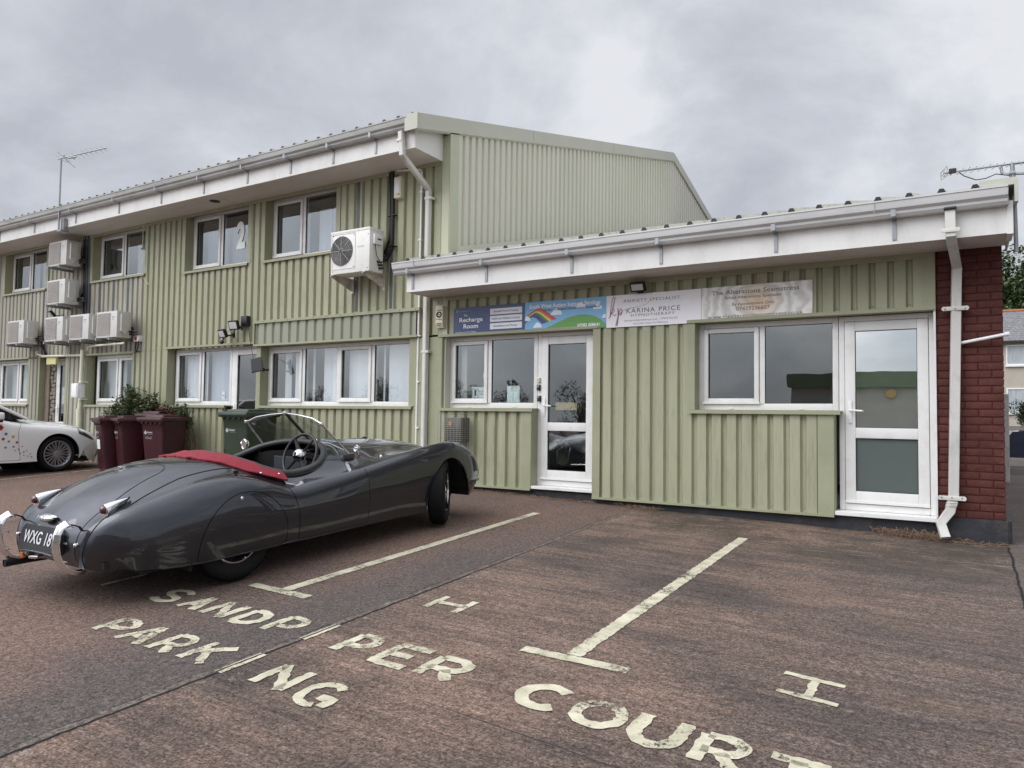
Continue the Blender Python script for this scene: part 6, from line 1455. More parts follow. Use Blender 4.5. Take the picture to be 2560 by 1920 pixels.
    q = surf(1.72, .60); mb = MB(); mb.sphere((.60, 1.72, q.z+.006), .013, 10, sc=(1, 1, .8)); mb.cyl((.60, 1.72, q.z-.004), .018, .006, 'z', 14); mb.build('filler_lock', M['chrome'], car, smooth=60)
    q = surf(1.48, .53); mb = MB(); mb.bbox(.545, .550, 1.46, 1.49, q.z-.006, q.z+.010, .001); e1_ = mb.build('flag_badge', plain((.35, .03, .04)), car)
    mb = MB(); mb.sphere((.625, .46, .668), .009, 8); mb.build('tonneau_stud', M['chrome'], car, smooth=60)
    mb = MB(); q = surf(-.40, .1); mb.bbox(-.115, -.075, -.44, -.40, q.z-.004, q.z+.012, .003); mb.build('boot_hinge', M['chrome'], boot_o)
    # front lamps and bumper (seen only from other places and in the door glass)
    for sg in (1, -1):
        c = Matrix.Translation((sg*.50, 3.12, .66)); mb = MB(); mb.lathe([(.0, -.12), (.05, -.11), (.09, -.04), (.098, .02), (.092, .03)], 28, c, axis='y'); hl = mb.build('headlight', M['paint'], car, smooth=60)
        mb = MB(); mb.lathe([(.098, .018), (.100, .03), (.088, .036)], 28, c, axis='y'); mb.build('bezel', M['chrome'], hl, smooth=60)
        mb = MB(); mb.lathe([(.090, .030), (.06, .046), (0, .054)], 24, c, axis='y'); mb.build('lens', M['lampg'], hl, smooth=60)
        mb = MB(); mb.sphere((sg*.62, 2.80, .84), .026, 14, sc=(1, 2.0, .9)); mb.build('side_lamp', M['paint'], car, smooth=60)
        mb = MB(); mb.tube([(sg*.25, 3.44, .36), (sg*.45, 3.43, .37), (sg*.58, 3.38, .372)], .030, 8, prof=[(1, .3), (.5, .6), (-.5, .6), (-1, .3), (-1, -.3), (-.5, -.6), (.5, -.6), (1, -.3)]); mb.build('front_bumper', M['chrome'], car, smooth=40)
    mb = MB()
    for k in range(11): x = -.10+.02*k; mb.tube([(x, 3.26, .36), (x, 3.255, .52), (x*.9, 3.20, .66-.8*abs(x)**1.5), (x*.8, 3.15, .70-.8*abs(x))], .004, 5)
    mb.tube([(.11*math.cos(t), 3.25-.06*(math.sin(t) > .3), .52+.17*math.sin(t)) for t in [k*math.pi/12 for k in range(24)]], .008, 6, close=True)
    mb.build('grille', M['chrome'], car, smooth=60)
    return car
ROADSTER = roadster()
# ------------------------------------------------------------------ wheelie bins
def make_bin(m, w=.46, d=.52, h=1.01, logo=True, sticker=False, waste=True):
    t = thing('wheelie_bin', 'bin', 'bin'); hb = h-.085
    mb = MB(); wb, db = w*.80, d*.72; y0b, y1b = -d/2+.10, d/2-.06
    lo = [(-wb/2, y0b), (wb/2, y0b), (wb/2, y1b-.02), (-wb/2, y1b-.02)]; hi = [(-w/2+.015, -d/2+.02), (w/2-.015, -d/2+.02), (w/2-.015, d/2-.03), (-w/2+.015, d/2-.03)]
    def ringr(P_, z, r=.045):
        out = []
        for i, (x, y) in enumerate(P_):
            sx, sy = (1 if x > 0 else -1), (1 if i in (2, 3) else -1)
            for k in range(4):
                a = {(-1, -1): 180, (1, -1): 270, (1, 1): 0, (-1, 1): 90}[(sx, sy)]+k*30; out.append((x-sx*r+r*math.cos(R(a)), y-sy*r+r*math.sin(R(a)), z))
        return out
    levels = [(0.0, .03), (0.02, 0.0), (.25, .25), (.5, .5), (.75, .76), (.93, .96), (.935, 1.0), (1.0, 1.02)]; vs = []
    for zf, f in levels:
        P_ = [(a[0]+(b[0]-a[0])*f, a[1]+(b[1]-a[1])*f) for a, b in zip(lo, hi)]; vs += ringr(P_, .03+zf*(hb-.03))
    n = 16; fs = [(i*n+k, i*n+(k+1) % n, (i+1)*n+(k+1) % n, (i+1)*n+k) for i in range(len(levels)-1) for k in range(n)]; fs += [tuple(range(n-1, -1, -1))]
    mb.add(vs, fs)
    for k in range(5): x = -w/2+.06+k*(w-.12)/4; mb.prism([(x-.03, hb-.045), (x+.03, hb-.045), (x, hb-.09)], 'y', -d/2+.004, -d/2+.05)
    mb.bbox(-w/2-.02, w/2+.02, -d/2-.015, -d/2+.03, hb-.045, hb-.002, .008)
    mb.build('body', M[m], t, smooth=40)
    mb = MB(); z = hb
    top = [(-w/2-.03, -d/2-.05), (w/2+.03, -d/2-.05), (w/2+.02, d/2+.04), (-w/2-.02, d/2+.04)]; in_ = [(-w/2+.05, -d/2+.06), (w/2-.05, -d/2+.06), (w/2-.05, d/2-.03), (-w/2+.05, d/2-.03)]
    rings = [ringr(top, z-.015, .04), ringr(top, z+.022, .04), ringr([(a*.985, b*.985) for a, b in top], z+.032, .04), ringr(in_, z+.045, .03), ringr([(a*.96, b*.96) for a, b in in_], z+.075, .03), ringr([(a*.5, b*.5) for a, b in in_], z+.085, .02)]
    vs = [q for r_ in rings for q in r_]; fs = [(i*n+k, i*n+(k+1) % n, (i+1)*n+(k+1) % n, (i+1)*n+k) for i in range(len(rings)-1) for k in range(n)]+[tuple((len(rings)-1)*n+k for k in range(n)), tuple(range(n-1, -1, -1))]
    mb.add(vs, fs); mb.bbox(-w*.30, w*.30, d/2-.06, d/2+.075, z+.01, z+.06, .012); lid = mb.build('lid', M[m], t, smooth=40)
    mb = MB(); mb.bbox(-.10, .10, -.02, .05, z+.084, z+.088, .001); mb.build('lid_recess', M['dark'], lid)
    mb = MB(); mb.tube([(-w*.36, d/2+.06, z-.02), (w*.36, d/2+.06, z-.02)], .014, 8); mb.bbox(-w*.38, -w*.32, d/2-.05, d/2+.075, z-.04, z, .006); mb.bbox(w*.32, w*.38, d/2-.05, d/2+.075, z-.04, z, .006); mb.build('handle', M[m], t, smooth=40)
    for sx in (-1, 1):
        mb = MB(); mb.cyl((sx*(wb/2-.01) if sx < 0 else wb/2-.03, y1b-.02, .10), .10, .045, 'x', 22); mb.build('wheel', M['rubber'], t, smooth=40)
    if logo:
        f = lambda z_: -d/2+.02+.08*(1-(z_-.03)/(hb-.03))-.005
        mb = MB(); zc = hb*.76; s_ = .032; x0 = -w*.28
        for pts in ([(0, -1), (1, 0), (.55, .45), (0, -.1), (-.55, .45), (-1, 0)], [(0, .15), (.42, .58), (0, 1), (-.42, .58)]):
            mb.add([(x0+a*s_*1.1, f(zc+b*s_*1.2), zc+b*s_*1.2) for a, b in pts], [tuple(range(len(pts)))])
        put_text(mb, 'Exeter', x0+.048, x0+.17, zc-.008, .030, 0, bold=.02, F=lambda q: Vector((q.x, f(q.z), q.z)))
        put_text(mb, 'City Council', x0+.05, x0+.165, zc-.032, .014, 0, F=lambda q: Vector((q.x, f(q.z), q.z)))
        if waste:
            put_text(mb, 'COMMERCIAL WASTE', x0-.02, x0+.15, zc-.085, .013, 0, F=lambda q: Vector((q.x, f(q.z), q.z)))
            put_text(mb, 'TEL 01392 665010', x0, x0+.14, zc-.11, .013, 0, F=lambda q: Vector((q.x, f(q.z), q.z)))
        mb.build('printed_emblem', plain((.60, .58, .60)), t, fix=False)
    if sticker:
        mb = MB(); mb.add([(-.12, f(hb*.62), hb*.62), (.06, f(hb*.62), hb*.62), (.06, f(hb*.43), hb*.43), (-.12, f(hb*.43), hb*.43)], [(0, 1, 2, 3)])
        mb.build('paper_label', M['paper'], t, fix=False)
    return t
GRPB = 'burgundy wheelie bins by the wall'
for mk, x, y, rz, lab in ((dict(sticker=True), -13.33, 7.70, -14, 'burgundy bin with a white paper label, nearest the white car'), (dict(), -12.83, 7.76, -16, 'middle burgundy bin between the one with a paper label and the widest one'), (dict(w=.55, d=.60, h=1.03), -11.88, 7.80, 8, 'widest burgundy bin, right end of the front row, nearest the leafy plants'), (dict(logo=False, w=.56, h=1.08), -12.50, 8.10, 4, 'burgundy bin behind the others, only its lid showing'), (dict(logo=False), -18.35, 8.0, 10, 'far burgundy bin with its lid peeping over the white car')):
    o = make_bin('bin', **mk); o.location = (x, y, gz(x, y)); o.rotation_euler = (0, 0, R(rz)); o['label'] = lab; o['group'] = GRPB
o = make_bin('gbin', w=.58, d=.70, h=1.13, waste=False); o.location = (-9.70, 7.84, gz(-9.6, 7.84)); o.rotation_euler = (0, 0, R(6)); o['label'] = 'dark green wheelie bin behind the sports car windscreen'
# ------------------------------------------------------------------ white saloon
def saloon():
    cx_, y0 = -14.96, 7.14
    car = thing('parked_car', 'white saloon car with small coloured flowers on its front wing and door', 'car', (cx_, y0, gz(cx_, y0)+.0))
    net = [[(.55,.86,.22),(.66,.80,.18),(.78,.70,.16),(.88,.52,.15),(.93,.35,.15),(.95,.17,.15),(.955,0,.15)],
     [(.50,.885,.30),(.66,.845,.34),(.79,.75,.36),(.90,.56,.37),(.945,.36,.37),(.96,.18,.37),(.965,0,.37)],
     [(.45,.90,.36),(.60,.885,.48),(.72,.79,.56),(.82,.62,.60),(.87,.42,.615),(.885,.2,.62),(.89,0,.62)],
     [(.38,.905,.25),(.42,.917,.5),(.46,.88,.67),(.52,.77,.745),(.56,.55,.785),(.60,.28,.80),(.61,0,.805)],
     [(.1,.91,.22),(.1,.925,.5),(.1,.905,.72),(.1,.82,.82),(.1,.62,.875),(.1,.3,.905),(.1,0,.915)],
     [(-.6,.91,.2),(-.6,.925,.5),(-.6,.92,.74),(-.6,.86,.865),(-.6,.66,.915),(-.6,.32,.96),(-.6,0,.975)],
     [(-1.0,.91,.2),(-1.0,.925,.5),(-1.0,.92,.75),(-1.0,.87,.92),(-1.0,.70,.95),(-1.0,.4,.96),(-1.0,0,.96)],
     [(-2,.91,.2),(-2,.925,.5),(-2,.92,.77),(-2,.87,.95),(-2,.72,.97),(-2,.4,.97),(-2,0,.97)],
     [(-3,.91,.2),(-3,.925,.5),(-3,.915,.78),(-3,.86,.98),(-3,.72,1.0),(-3,.4,1.0),(-3,0,1.0)],
     [(-3.45,.88,.25),(-3.5,.88,.5),(-3.5,.86,.77),(-3.5,.81,.96),(-3.5,.66,1.0),(-3.5,.35,1.0),(-3.5,0,1.0)],
     [(-3.6,.80,.28),(-3.72,.78,.5),(-3.74,.76,.7),(-3.74,.70,.88),(-3.74,.58,.93),(-3.74,.3,.94),(-3.74,0,.94)],
     [(-3.6,.72,.25),(-3.76,.70,.35),(-3.8,.68,.42),(-3.8,.6,.46),(-3.8,.5,.48),(-3.8,.25,.48),(-3.8,0,.48)]]
    P = grid_poly(spline_rows(net, 200, 60))
    for c in (0, -2.82): _, P = P.split(lambda q: (.372-math.hypot(q.x-c, q.z-.325)) if q.y > .5 else -1)
    def cut(P_, fn, w=.003): i_, o_ = P_.split(lambda q: fn(q)-w); g_, o_ = o_.split(lambda q: fn(q)+w); return i_, g_, o_
    gaps = []
    dr, g_, P = cut(P, lambda q: min(-.62-.06*math.sin(max(0, q.z-.2)*3.2)+.10*max(0, q.z-.75)*4-q.x, q.x+1.72, q.z-.235, q.y-.6)); gaps.append(g_)
    hl, g_, P = cut(P, lambda q: min(.765-.62*(q.x-.40)-q.z, q.z-(.57+.45*max(0, .62-q.x)), .74-q.x, q.x-.36) if q.y > .45 and q.x > .2 else -1, .002); gaps.append(g_)
    bn, g_, P = cut(P, lambda q: min(q.x+.62, .80-q.x, (.80-.10*max(0, q.x)-q.y), q.z-.66)); gaps.append(g_)
    vent, _, P = cut(P, lambda q: min(q.x-.72, .86-q.x, q.z-.24, .38-q.z, .78-q.y, q.y-.45), .001)
    body = P.build('body', M['white_car'], car); Poly(P.V, P.N, [f for g in gaps for f in g.F]).build('panel_gap', M['seam'], body, off=-.003)
    bn.build('bonnet', M['white_car'], car); dr.build('door', M['white_car'], car, pair=True)
    hl.build('headlight', mat('headlamp_lens', (.10, .11, .12), .1, .3, coat=1), car, pair=True); vent.build('air_vent', M['black'], car, pair=True)
    # glass house
    mb = MB(); pr = [(-.50, .945, .80), (-1.32, 1.37, .62), (-1.9, 1.425, .60), (-2.6, 1.40, .60), (-3.45, 1.02, .74)]
    vs = []; 
    for s_, h, v in pr: vs += [(-v, s_, h), (v, s_, h)]
    for s_, h, v in pr: vs += [(-.82, s_, .95), (.82, s_, .95)]
    n = len(pr); fs = [(2*i, 2*i+1, 2*i+3, 2*i+2) for i in range(n-1)]+[(2*i+1, 2*n+2*i+1, 2*n+2*i+3, 2*i+3) for i in range(n-1)]+[(2*i, 2*i+2, 2*n+2*i+2, 2*n+2*i) for i in range(n-1)]
    mb.add(vs, fs); mb.build('windows', mat('car_glass', (.015, .018, .02), .04, coat=1.0), car, smooth=30)
    mb = MB(); mb.add([(a*v*1.0, s_, h+.012) for s_, h, v in pr[1:4] for a in (-1, 1)], [(0, 1, 3, 2), (2, 3, 5, 4)])
    for sg in (1, -1):
        mb.tube([(sg*.80, -.50, .955), (sg*.74, -.85, 1.14), (sg*.63, -1.32, 1.375), (sg*.61, -1.9, 1.432), (sg*.61, -2.6, 1.41), (sg*.75, -3.45, 1.03)], .028, 8); mb.tube([(sg*.80, -1.72, .97), (sg*.62, -1.85, 1.42)], .03, 6)
    mb.build('roof', M['white_car'], car, smooth=50, fix=False)
    mb = MB(); mb.bbox(.93, 1.10, -1.10, -.98, .945, 1.07, .03); mb.build('wing_mirror', M['white_car'], car, smooth=60)
    mb = MB(); mb.bbox(.86, 1.09, -1.08, -1.0, .90, .945, .015); mb.build('mirror_foot', M['black'], car, smooth=60)
    mb = MB(); mb.bbox(-.70, .70, -.66, -.50, .945, .955, .003); mb.build('wiper_tray', M['black'], car)
    for sx in (1, -1):
        for s_ in (0, -2.82):
            wheel(car, sx*.80, s_, .325, .325, .225, .238, sx, 0, 'alloy', 'black tyre on a many-spoked silver wheel')
            mb = MB(); k_ = 18; mb.add([q for k in range(k_+1) for q in ((sx*.55, s_+.385*math.cos(math.pi*k/k_), .30+.40*math.sin(math.pi*k/k_)), (sx*.90, s_+.385*math.cos(math.pi*k/k_), .30+.385*math.sin(math.pi*k/k_)))], [(2*i, 2*i+1, 2*i+3, 2*i+2) for i in range(k_)]); mb.add([(sx*.56, s_+.39*math.cos(2*math.pi*k/20), .30+.40*math.sin(2*math.pi*k/20)) for k in range(20)], [tuple(range(20))]); mb.build('wheel_well', M['under'], body, fix=False)
    mb = MB(); mb.box(-.8, .8, -3.4, .6, .17, .25); mb.build('underbody', M['under'], car)
    # stuck-on flowers
    fl = [(-.97, .81, 'r', .05), (-.88, .70, 'b', .026), (-.767, .647, 'y', .028), (-.92, .613, 'r', .027), (-.833, .568, 'p', .022), (-.704, .551, 'r', .024), (-.88, .466, 'b', .02), (-.753, .477, 'p', .02), (-.672, .429, 'p', .017), (-.616, .478, 'g', .012), (-.729, .41, 'g', .012), (-.645, .359, 'g', .014), (-.587, .38, 'g', .014), (-.543, .405, 'g', .011), (-.482, .343, 'g', .011), (-.584, .324, 'g', .011), (-.519, .309, 'g', .011), (-.457, .292, 'g', .014)]
    C_ = dict(r=((.55, .04, .06), (.10, .01, .02)), b=((.05, .09, .35), (.4, .5, .7)), y=((.75, .5, .06), (.4, .15, .02)), p=((.42, .16, .22), (.2, .2, .15)), g=((.16, .14, .17), (.3, .3, .3)))
    for s_, h, c, r_ in fl:
        mb = MB()
        for k in range(5):
            a = 2*math.pi*k/5; mb.add([(.9275, s_+r_*(.62*math.cos(a)+.42*math.cos(b)), h+r_*(.62*math.sin(a)+.42*math.sin(b))) for b in [2*math.pi*j/8 for j in range(8)]], [tuple(range(8))])
        o = mb.build('flower_sticker', plain(C_[c][0], .4), car, fix=False)
        mb = MB(); mb.add([(.9285, s_+r_*.3*math.cos(b), h+r_*.3*math.sin(b)) for b in [2*math.pi*j/10 for j in range(10)]], [tuple(range(10))]); mb.build('flower_centre', plain(C_[c][1], .4), o, fix=False)
saloon()
# ------------------------------------------------------------------ plants
def leafq(vs, fs, p, d, ln, wd, rnd):
    d = d.normalized(); s_ = d.cross(Vector((rnd.uniform(-.4, .4), rnd.uniform(-.4, .4), 1)))
    if s_.length < .01: s_ = Vector((1, 0, 0))
    s_ = s_.normalized()*wd/2; up_ = Vector((0, 0, -.12*ln)); o = len(vs)
    vs += [p, p+d*ln*.35+s_, p+d*ln+up_, p+d*ln*.35-s_]; fs.append((o, o+1, o+2, o+3))
def shrub(name, label, cat, base, tips, leaf, seed, ln=.055, wd=.026, dens=.035, m2=None, grp=None, fmin=.25):
    rnd = random.Random(seed); t = thing(name, label, cat, base, world=True, group=grp); st = MB(); lv = MB(); vs, fs = [], []; v2, f2 = [], []
    for tip in tips:
        b = Vector(base)+Vector((rnd.uniform(-.25, .25), rnd.uniform(-.06, .06), 0)); tip = Vector(tip); mid = b.lerp(tip, .55)+Vector((rnd.uniform(-.1, .1), rnd.uniform(-.05, .05), .12))
        pts = [b.lerp(mid, k/5).lerp(mid.lerp(tip, k/5), k/5) for k in range(6)]; st.tube(pts, [.008*(1-.7*k/5) for k in range(6)], 4)
        L_ = (tip-b).length; n = int(L_/dens)
        for i in range(n):
            f = fmin+(1-fmin)*(i+rnd.random())/n; k = min(4, int(f*5)); p = pts[k].lerp(pts[k+1], f*5-k)
            for _ in range(3):
                d = Vector((rnd.uniform(-1, 1), rnd.uniform(-1, 1), rnd.uniform(-.35, .8))); q = p+d*rnd.uniform(0, .06)
                if m2 and rnd.random() < .12: leafq(v2, f2, q, d, ln*rnd.uniform(.7, 1.2), wd, rnd)
                else: leafq(vs, fs, q, d, ln*rnd.uniform(.7, 1.2), wd, rnd)
    st.build('stems', M['sgrey'], t, smooth=60); lv.add(vs, fs); lv.build('leaves', M[leaf], t, fix=False)
    if m2 and f2: q = MB(); q.add(v2, f2); q.build('young_leaves', M[m2], t, fix=False)
    return t
rnd = random.Random(11)
def tipset(n, cx, cy, rx, ry, y=8.2):
    out = []
    for _ in range(n):
        a, r_ = rnd.uniform(0, 2*math.pi), rnd.random()**.5; out.append(P3(cx+rx*r_*math.cos(a), cy+ry*r_*math.sin(a), y+rnd.uniform(-.22, .14)))
    return out
shrub('shrub', 'leafy green shrub sprouting up behind the burgundy bins', 'shrub', (-12.75, 8.25, gz(-12.75, 8.25)), tipset(46, 328, 1012, 50, 30)+tipset(12, 325, 982, 18, 20)+tipset(16, 355, 1002, 42, 26)+tipset(12, 285, 1028, 26, 12), 'leaf', 3, m2='leafr', fmin=.4, ln=.075, wd=.036)
shrub('shrub', 'thin reddish weeds between the leafy shrub and the wall corner', 'shrub', (-11.9, 8.25, gz(-11.9, 8.25)), tipset(20, 402, 1028, 28, 16), 'leafr', 4, m2='leaf', fmin=.55, ln=.065, wd=.03)
shrub('shrub', 'low trailing weed right of the widest burgundy bin', 'shrub', (-11.55, 8.28, gz(-11.55, 8.28)), tipset(11, 450, 1026, 24, 16), 'leaf', 5, fmin=.6, ln=.065, wd=.03)
# dry weeds along the wall foot
def strands(name, label, x0, x1, y0, y1, n, h, m, seed):
    rnd = random.Random(seed); mb = MB()
    for _ in range(n):
        x, y = rnd.uniform(x0, x1), rnd.uniform(y0, y1); z = gz(x, y); a = rnd.uniform(0, 6.28); L_ = rnd.uniform(.05, .16)
        mb.tube([(x, y, z), (x+L_*.4*math.cos(a), y+L_*.2*math.sin(a), z+h*rnd.uniform(.3, 1)), (x+L_*math.cos(a), y+L_*.4*math.sin(a), z+h*rnd.uniform(0, .8)), (x+L_*1.3*math.cos(a+.7), y+L_*.4*math.sin(a+.7), z+h*rnd.uniform(0, .5)+.004)], .0022, 3)
    return tag(mb.build(name, m, fix=False), label, 'weeds')
dry = mat('dry_stem', (.20, .13, .08), .8, var=.4, vscale=9)
strands('dry_weeds', 'tangle of dry brown weeds at the foot of the brick-end door', -.72, -.20, 8.30, 8.42, 90, .10, dry, 1)
strands('dry_weeds', 'small dry tuft at the foot of the wall where the ground joint meets it', -3.55, -3.1, 8.36, 8.44, 40, .05, dry, 2)
strands('dry_weeds', 'sparse dry debris along the wall foot under the half-glazed door', -6.2, -3.9, 8.38, 8.45, 110, .03, dry, 3)
strands('dry_weeds', 'bits of dry weed round the base of the brick pier downpipe', -.1, .30, 8.28, 8.40, 26, .05, dry, 4)
# ------------------------------------------------------------------ beyond the right-hand end
def house():
    x0, x1, y0, y1 = -9.0, 16.0, 60.4, 69; zb = 2.0
    t = thing('terraced_house', 'pale rendered house with grey slates and a terracotta ridge beyond the brick pier', 'house', (3, y0, zb), world=True)
    mb = MB(); mb.box(x0, x1, y0, y1, zb-1.5, 7.2); mb.build('wall', mat('render_wall', (.42, .38, .32), .85, var=.08, vscale=1.5, bump=.3, bscale=30), t)
    sl = mat('roof_slate', (.17, .17, .175), .7, var=.4, vscale=5, stretch=(1, 1, 3.5)); b_ = sl.node_tree
    mb = MB(); z0, z1 = 7.12, 9.5; ym = y0+2.6
    for r_ in range(14):
        za = z0+(z1-z0)*r_/14; zb_ = z0+(z1-z0)*(r_+1)/14; ya = y0-.35+(ym-y0+.35)*r_/14; yb_ = y0-.35+(ym-y0+.35)*(r_+1)/14
        x = x0-.2+(.15 if r_ % 2 else 0)
        while x < x1:
            if 1.5 < x < 6: mb.box(x, x+.29, ya, yb_+.05, za-.02+random.uniform(0, .012), za+.012, M4=None); mb.add([(x, ya, za+random.uniform(.0, .03)), (x+.29, ya, za+random.uniform(.0, .03)), (x+.29, yb_, zb_+.0), (x, yb_, zb_+.0)], [(0, 1, 2, 3)])
            x += .30
    mb.add([(x0-.2, y0-.34, z0-.02), (x1, y0-.34, z0-.02), (x1, ym, z1-.02), (x0-.2, ym, z1-.02)], [(0, 1, 2, 3)]); mb.add([(x0-.2, y1+.3, z0), (x1, y1+.3, z0), (x1, ym, z1-.02), (x0-.2, ym, z1-.02)], [(0, 1, 2, 3)])
    rf = mb.build('roof', sl, t, fix=False)
    mb = MB(); mb.tube([(x0-.2, ym, z1), (x1, ym, z1)], .12, 8); mb.build('ridge_tiles', mat('terracotta', (.35, .13, .06), .8, var=.2), rf)
    mb = MB(); mb.box(x0-.2, x1, y0-.45, y0-.30, z0-.14, z0-.02); mb.build('gutter', M['dark'], t)
    for (za, zb_) in ((5.45, 6.85), (2.2, 3.9)):
        for xa in (2.62, 7.5):
            mb = MB(); frame_rect(mb, xa, xa+1.9, za, zb_, .09, y0-.06, y0+.05); mb.box(xa-.05, xa+1.95, y0-.15, y0, za-.10, za); w = mb.build('window', M['upvc'], t)
            mb = MB(); mb.box(xa+.09, xa+1.81, y0-.01, y0+.0, za+.09, zb_-.09); mb.build('pane', mat('net_curtain', (.38, .42, .44), .3, var=.25, vscale=3, stretch=(6, 1, .3)), w)
house()
def crown(mb, c, r, n, size, rnd, sc=(1, 1, 1), clumps=26):
    cs = []
    for _ in range(clumps):
        v = Vector((rnd.gauss(0, 1), rnd.gauss(0, 1), rnd.gauss(0, 1))).normalized()*rnd.random()**.45; cs.append((Vector(c)+Vector((v.x*r*sc[0], v.y*r*sc[1], v.z*r*sc[2])), r*rnd.uniform(.18, .34)))
    vs, fs = [], []
    for _ in range(n):
        q, rr = cs[rnd.randrange(clumps)]; v = Vector((rnd.gauss(0, 1), rnd.gauss(0, 1), rnd.gauss(0, 1))).normalized()*rr*rnd.uniform(.6, 1.05)
        leafq(vs, fs, q+v, Vector((rnd.uniform(-1, 1), rnd.uniform(-1, 1), rnd.uniform(-1, .6))), size*rnd.uniform(.7, 1.4), size*.7, rnd)
    mb.add(vs, fs); return cs
def tree(label, x, y, h, r, n, size, seed, m='tree', zb=None, grp=None):
    rnd = random.Random(seed); zb = gz(x, y) if zb is None else zb; t = thing('tree', label, 'tree', (x, y, zb), world=True, group=grp)
    mb = MB(); cs = crown(mb, (x, y, zb+h-r*.9), r, n, size, rnd, (1, .9, 1), 90 if n > 20000 else 26); mb.build('crown', M[m], t, fix=False)
    mb = MB(); mb.tube([(x, y, zb), (x+.1, y, zb+h*.35), (x, y, zb+h*.7)], [r*.09, r*.07, r*.03], 8)
    for c, _ in cs[:9]: mb.tube([(x, y, zb+h*.35), tuple(Vector((x, y, zb+h*.4)).lerp(c, .6)+Vector((0, 0, .2))), tuple(c)], [r*.04, r*.02, r*.008], 5)
    mb.build('trunk', M['sgrey'], t, smooth=60)
tree('tall leafy tree rising behind the slate roof at the right edge', 4.2, 76, 12.2, 6.4, 42000, .36, 21, zb=3.0)
mb = MB(); rnd = random.Random(8); crown(mb, (3.45, 48, 2.0), 1.5, 9000, .11, rnd, (1.2, .8, 1.0), 30)
hd = thing('garden_bush', 'rounded green bush in front of the rendered house', 'shrub', (3.45, 48, gz(3.45, 48)), world=True); mb.build('foliage', M['hedge'], hd, fix=False)
mb = MB(); mb.tube([(3.45, 48, .5), (3.45, 48, 2.0)], .08, 6); mb.build('stems', M['sgrey'], hd)
def bluecar():
    x, y = 2.9, 19.5; z = gz(x, y); t = thing('parked_car', 'dark blue car glimpsed beyond the brick pier', 'car', (x, y, z))
    prof = [(-2.1, .30), (-2.12, .62), (-2.0, .80), (-1.2, .92), (-.7, 1.25), (.5, 1.38), (1.35, 1.32), (1.95, 1.0), (2.12, .92), (2.15, .40), (2.1, .28)]
    bp = [(-2.1, .28), (-2.14, .62), (-2.0, .82), (-1.15, .90), (1.9, 1.0), (2.12, .94), (2.15, .40), (2.1, .28)]
    mb = MB(); mb.prism(bp, 'y', -.86, .86)
    mb.prism([(-2.16, .55), (2.16, .55), (2.16, .58), (-2.16, .58)], 'y', -.875, .875); b = mb.build('body', mat('navy_paint', (.012, .018, .055), .25, .3, coat=1), t, smooth=40)
    mb = MB(); mb.prism([(-1.15, .90), (-.65, 1.28), (.5, 1.40), (1.3, 1.34), (1.88, 1.0)], 'y', -.74, .74); mb.build('windows', mat('car_glass_blue', (.02, .025, .035), .05, coat=1), t)
    mb = MB(); mb.prism([(-.62, 1.29), (.5, 1.41), (1.3, 1.35), (1.3, 1.37), (.5, 1.43), (-.62, 1.31)], 'y', -.72, .72); mb.build('roof', b.data.materials[0], t)
    for sx in (-1.3, 1.3):
        for sy in (-.80, .62):
            mb = MB(); mb.cyl((sx, sy, .32), .32, .18, 'y', 26); w = mb.build('wheel', M['rubber'], t, smooth=40)
            mb = MB(); mb.cyl((sx, sy-.005 if sy < 0 else sy+.175, .32), .2, .01, 'y', 20); mb.build('hub_cap', M['steel'], w)
bluecar()
mb = MB(); q = P3(2515, 985, 15.0); zb = gz(q[0], 15); mb.bbox(q[0]-.25, q[0]+.035, 14.95, 15.15, zb, q[2], .01); tag(mb.build('gate_post', mat('weathered_white', (.42, .40, .38), .8, var=.2, vscale=8, bump=.4)), 'narrow weathered pale post between the brick pier and the blue car', 'post')
mb = MB(); mb.box(.6, 14, 17.3, 17.45, gz(2, 17.3)-.1, gz(2, 17.3)+.13); tag(mb.build('kerb', mat('kerb_stone', (.20, .19, .175), .85, var=.2, bump=.3)), kind='structure')
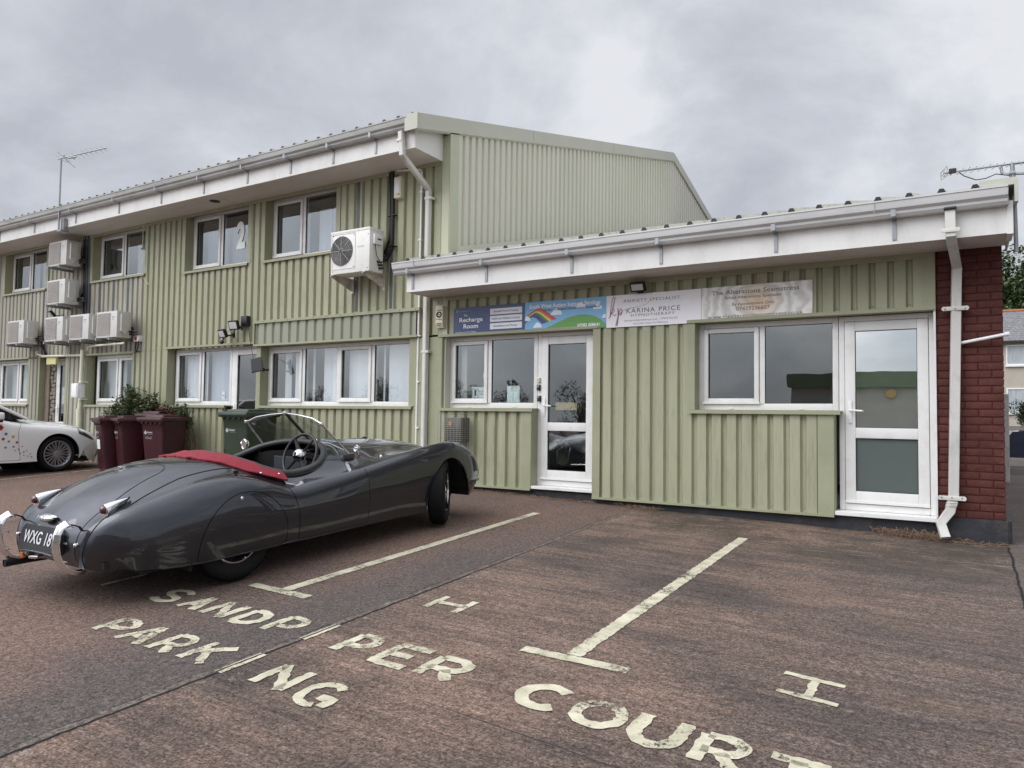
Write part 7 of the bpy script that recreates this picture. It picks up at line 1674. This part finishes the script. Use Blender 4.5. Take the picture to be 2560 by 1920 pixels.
# ------------------------------------------------------------------ behind the camera: what the window panes mirror
def opposite():
    y = -8.07; t = thing('opposite_building', 'plain building with a deep green fascia, seen only as a reflection in the right-hand panes', 'building', (2, y, gz(2, y)), world=True)
    mb = MB(); mb.box(-4.75, 14, y-8, y, -1, 2.6); mb.build('wall', mat('drab_render', (.46, .45, .40), .85, var=.08), t)
    mb = MB(); mb.box(-4.85, 14.1, y-8.1, y+.15, 2.60, 3.05); mb.build('fascia', mat('dark_green_fascia', (.15, .21, .12), .5, var=.1), t)
    mb = MB(); mb.cyl((-1.86, y+.001, 2.42), .14, .07, 'y', 6); mb.build('alarm_cover', mat('amber_cover', (.60, .38, .12), .5), t)
opposite()
for i, (x, y, h, r_) in enumerate(((-19, -26, 4.0, 2.0), (-23, -30, 4.6, 2.4), (-27, -27, 4.4, 2.1), (-32, -29, 4.8, 2.4), (-37, -31, 4.2, 2.2), (-43, -30, 5.0, 2.6), (-50, -31, 4.6, 2.4))):
    tree('bushy tree across the yard, seen only reflected in the windows', x, y, h, r_, 3500, .16, 40+i, grp='trees behind the viewer')

def stains():
    m = bpy.data.materials.new('grime_run'); m.use_nodes = True; t = m.node_tree; p = t.nodes['Principled BSDF']
    p.inputs['Base Color'].default_value = (.16, .14, .08, 1); p.inputs['Roughness'].default_value = .8
    tcn = t.nodes.new('ShaderNodeTexCoord'); mp_ = t.nodes.new('ShaderNodeMapping'); mp_.inputs['Scale'].default_value = (14, 1, 1.2); t.links.new(tcn.outputs['Object'], mp_.inputs[0])
    n = t.nodes.new('ShaderNodeTexNoise'); n.inputs['Scale'].default_value = 2.0; n.inputs['Detail'].default_value = 6; n.inputs['Roughness'].default_value = .7; t.links.new(mp_.outputs[0], n.inputs['Vector'])
    mr = t.nodes.new('ShaderNodeMapRange'); mr.inputs['From Min'].default_value = .50; mr.inputs['From Max'].default_value = .78; mr.inputs['To Max'].default_value = .20; t.links.new(n.outputs['Fac'], mr.inputs['Value'])
    t.links.new(mr.outputs[0], p.inputs['Alpha'])
    for par, spots in ((MBD, ((-12.45, -10.60, 3.35, 4.12), (-10.22, -8.5, 3.3, 4.11), (-15.5, -13.7, 3.2, 4.2), (-10.2, -6.9, .7, 1.62), (-12.8, -11.2, .7, 1.62), (-8.4, -6.5, 3.2, 4.9), (-13.5, -12.5, 2.8, 5.1))), (WBD, ((-6.3, -4.9, .62, 1.6), (-3.85, -2.75, .6, 2.6), (-2.66, -1.2, .6, 1.58), (-3.8, -1.0, 3.08, 3.2)))):
        for a, b, z0, z1 in spots:
            mb = MB(); k = par is MBD; clad(mb, a, b, z0, z1, .17 if k else pw, ph if k else phw, yb=D-.0012); o = mb.build('grime', m, par, fix=False)
stains()
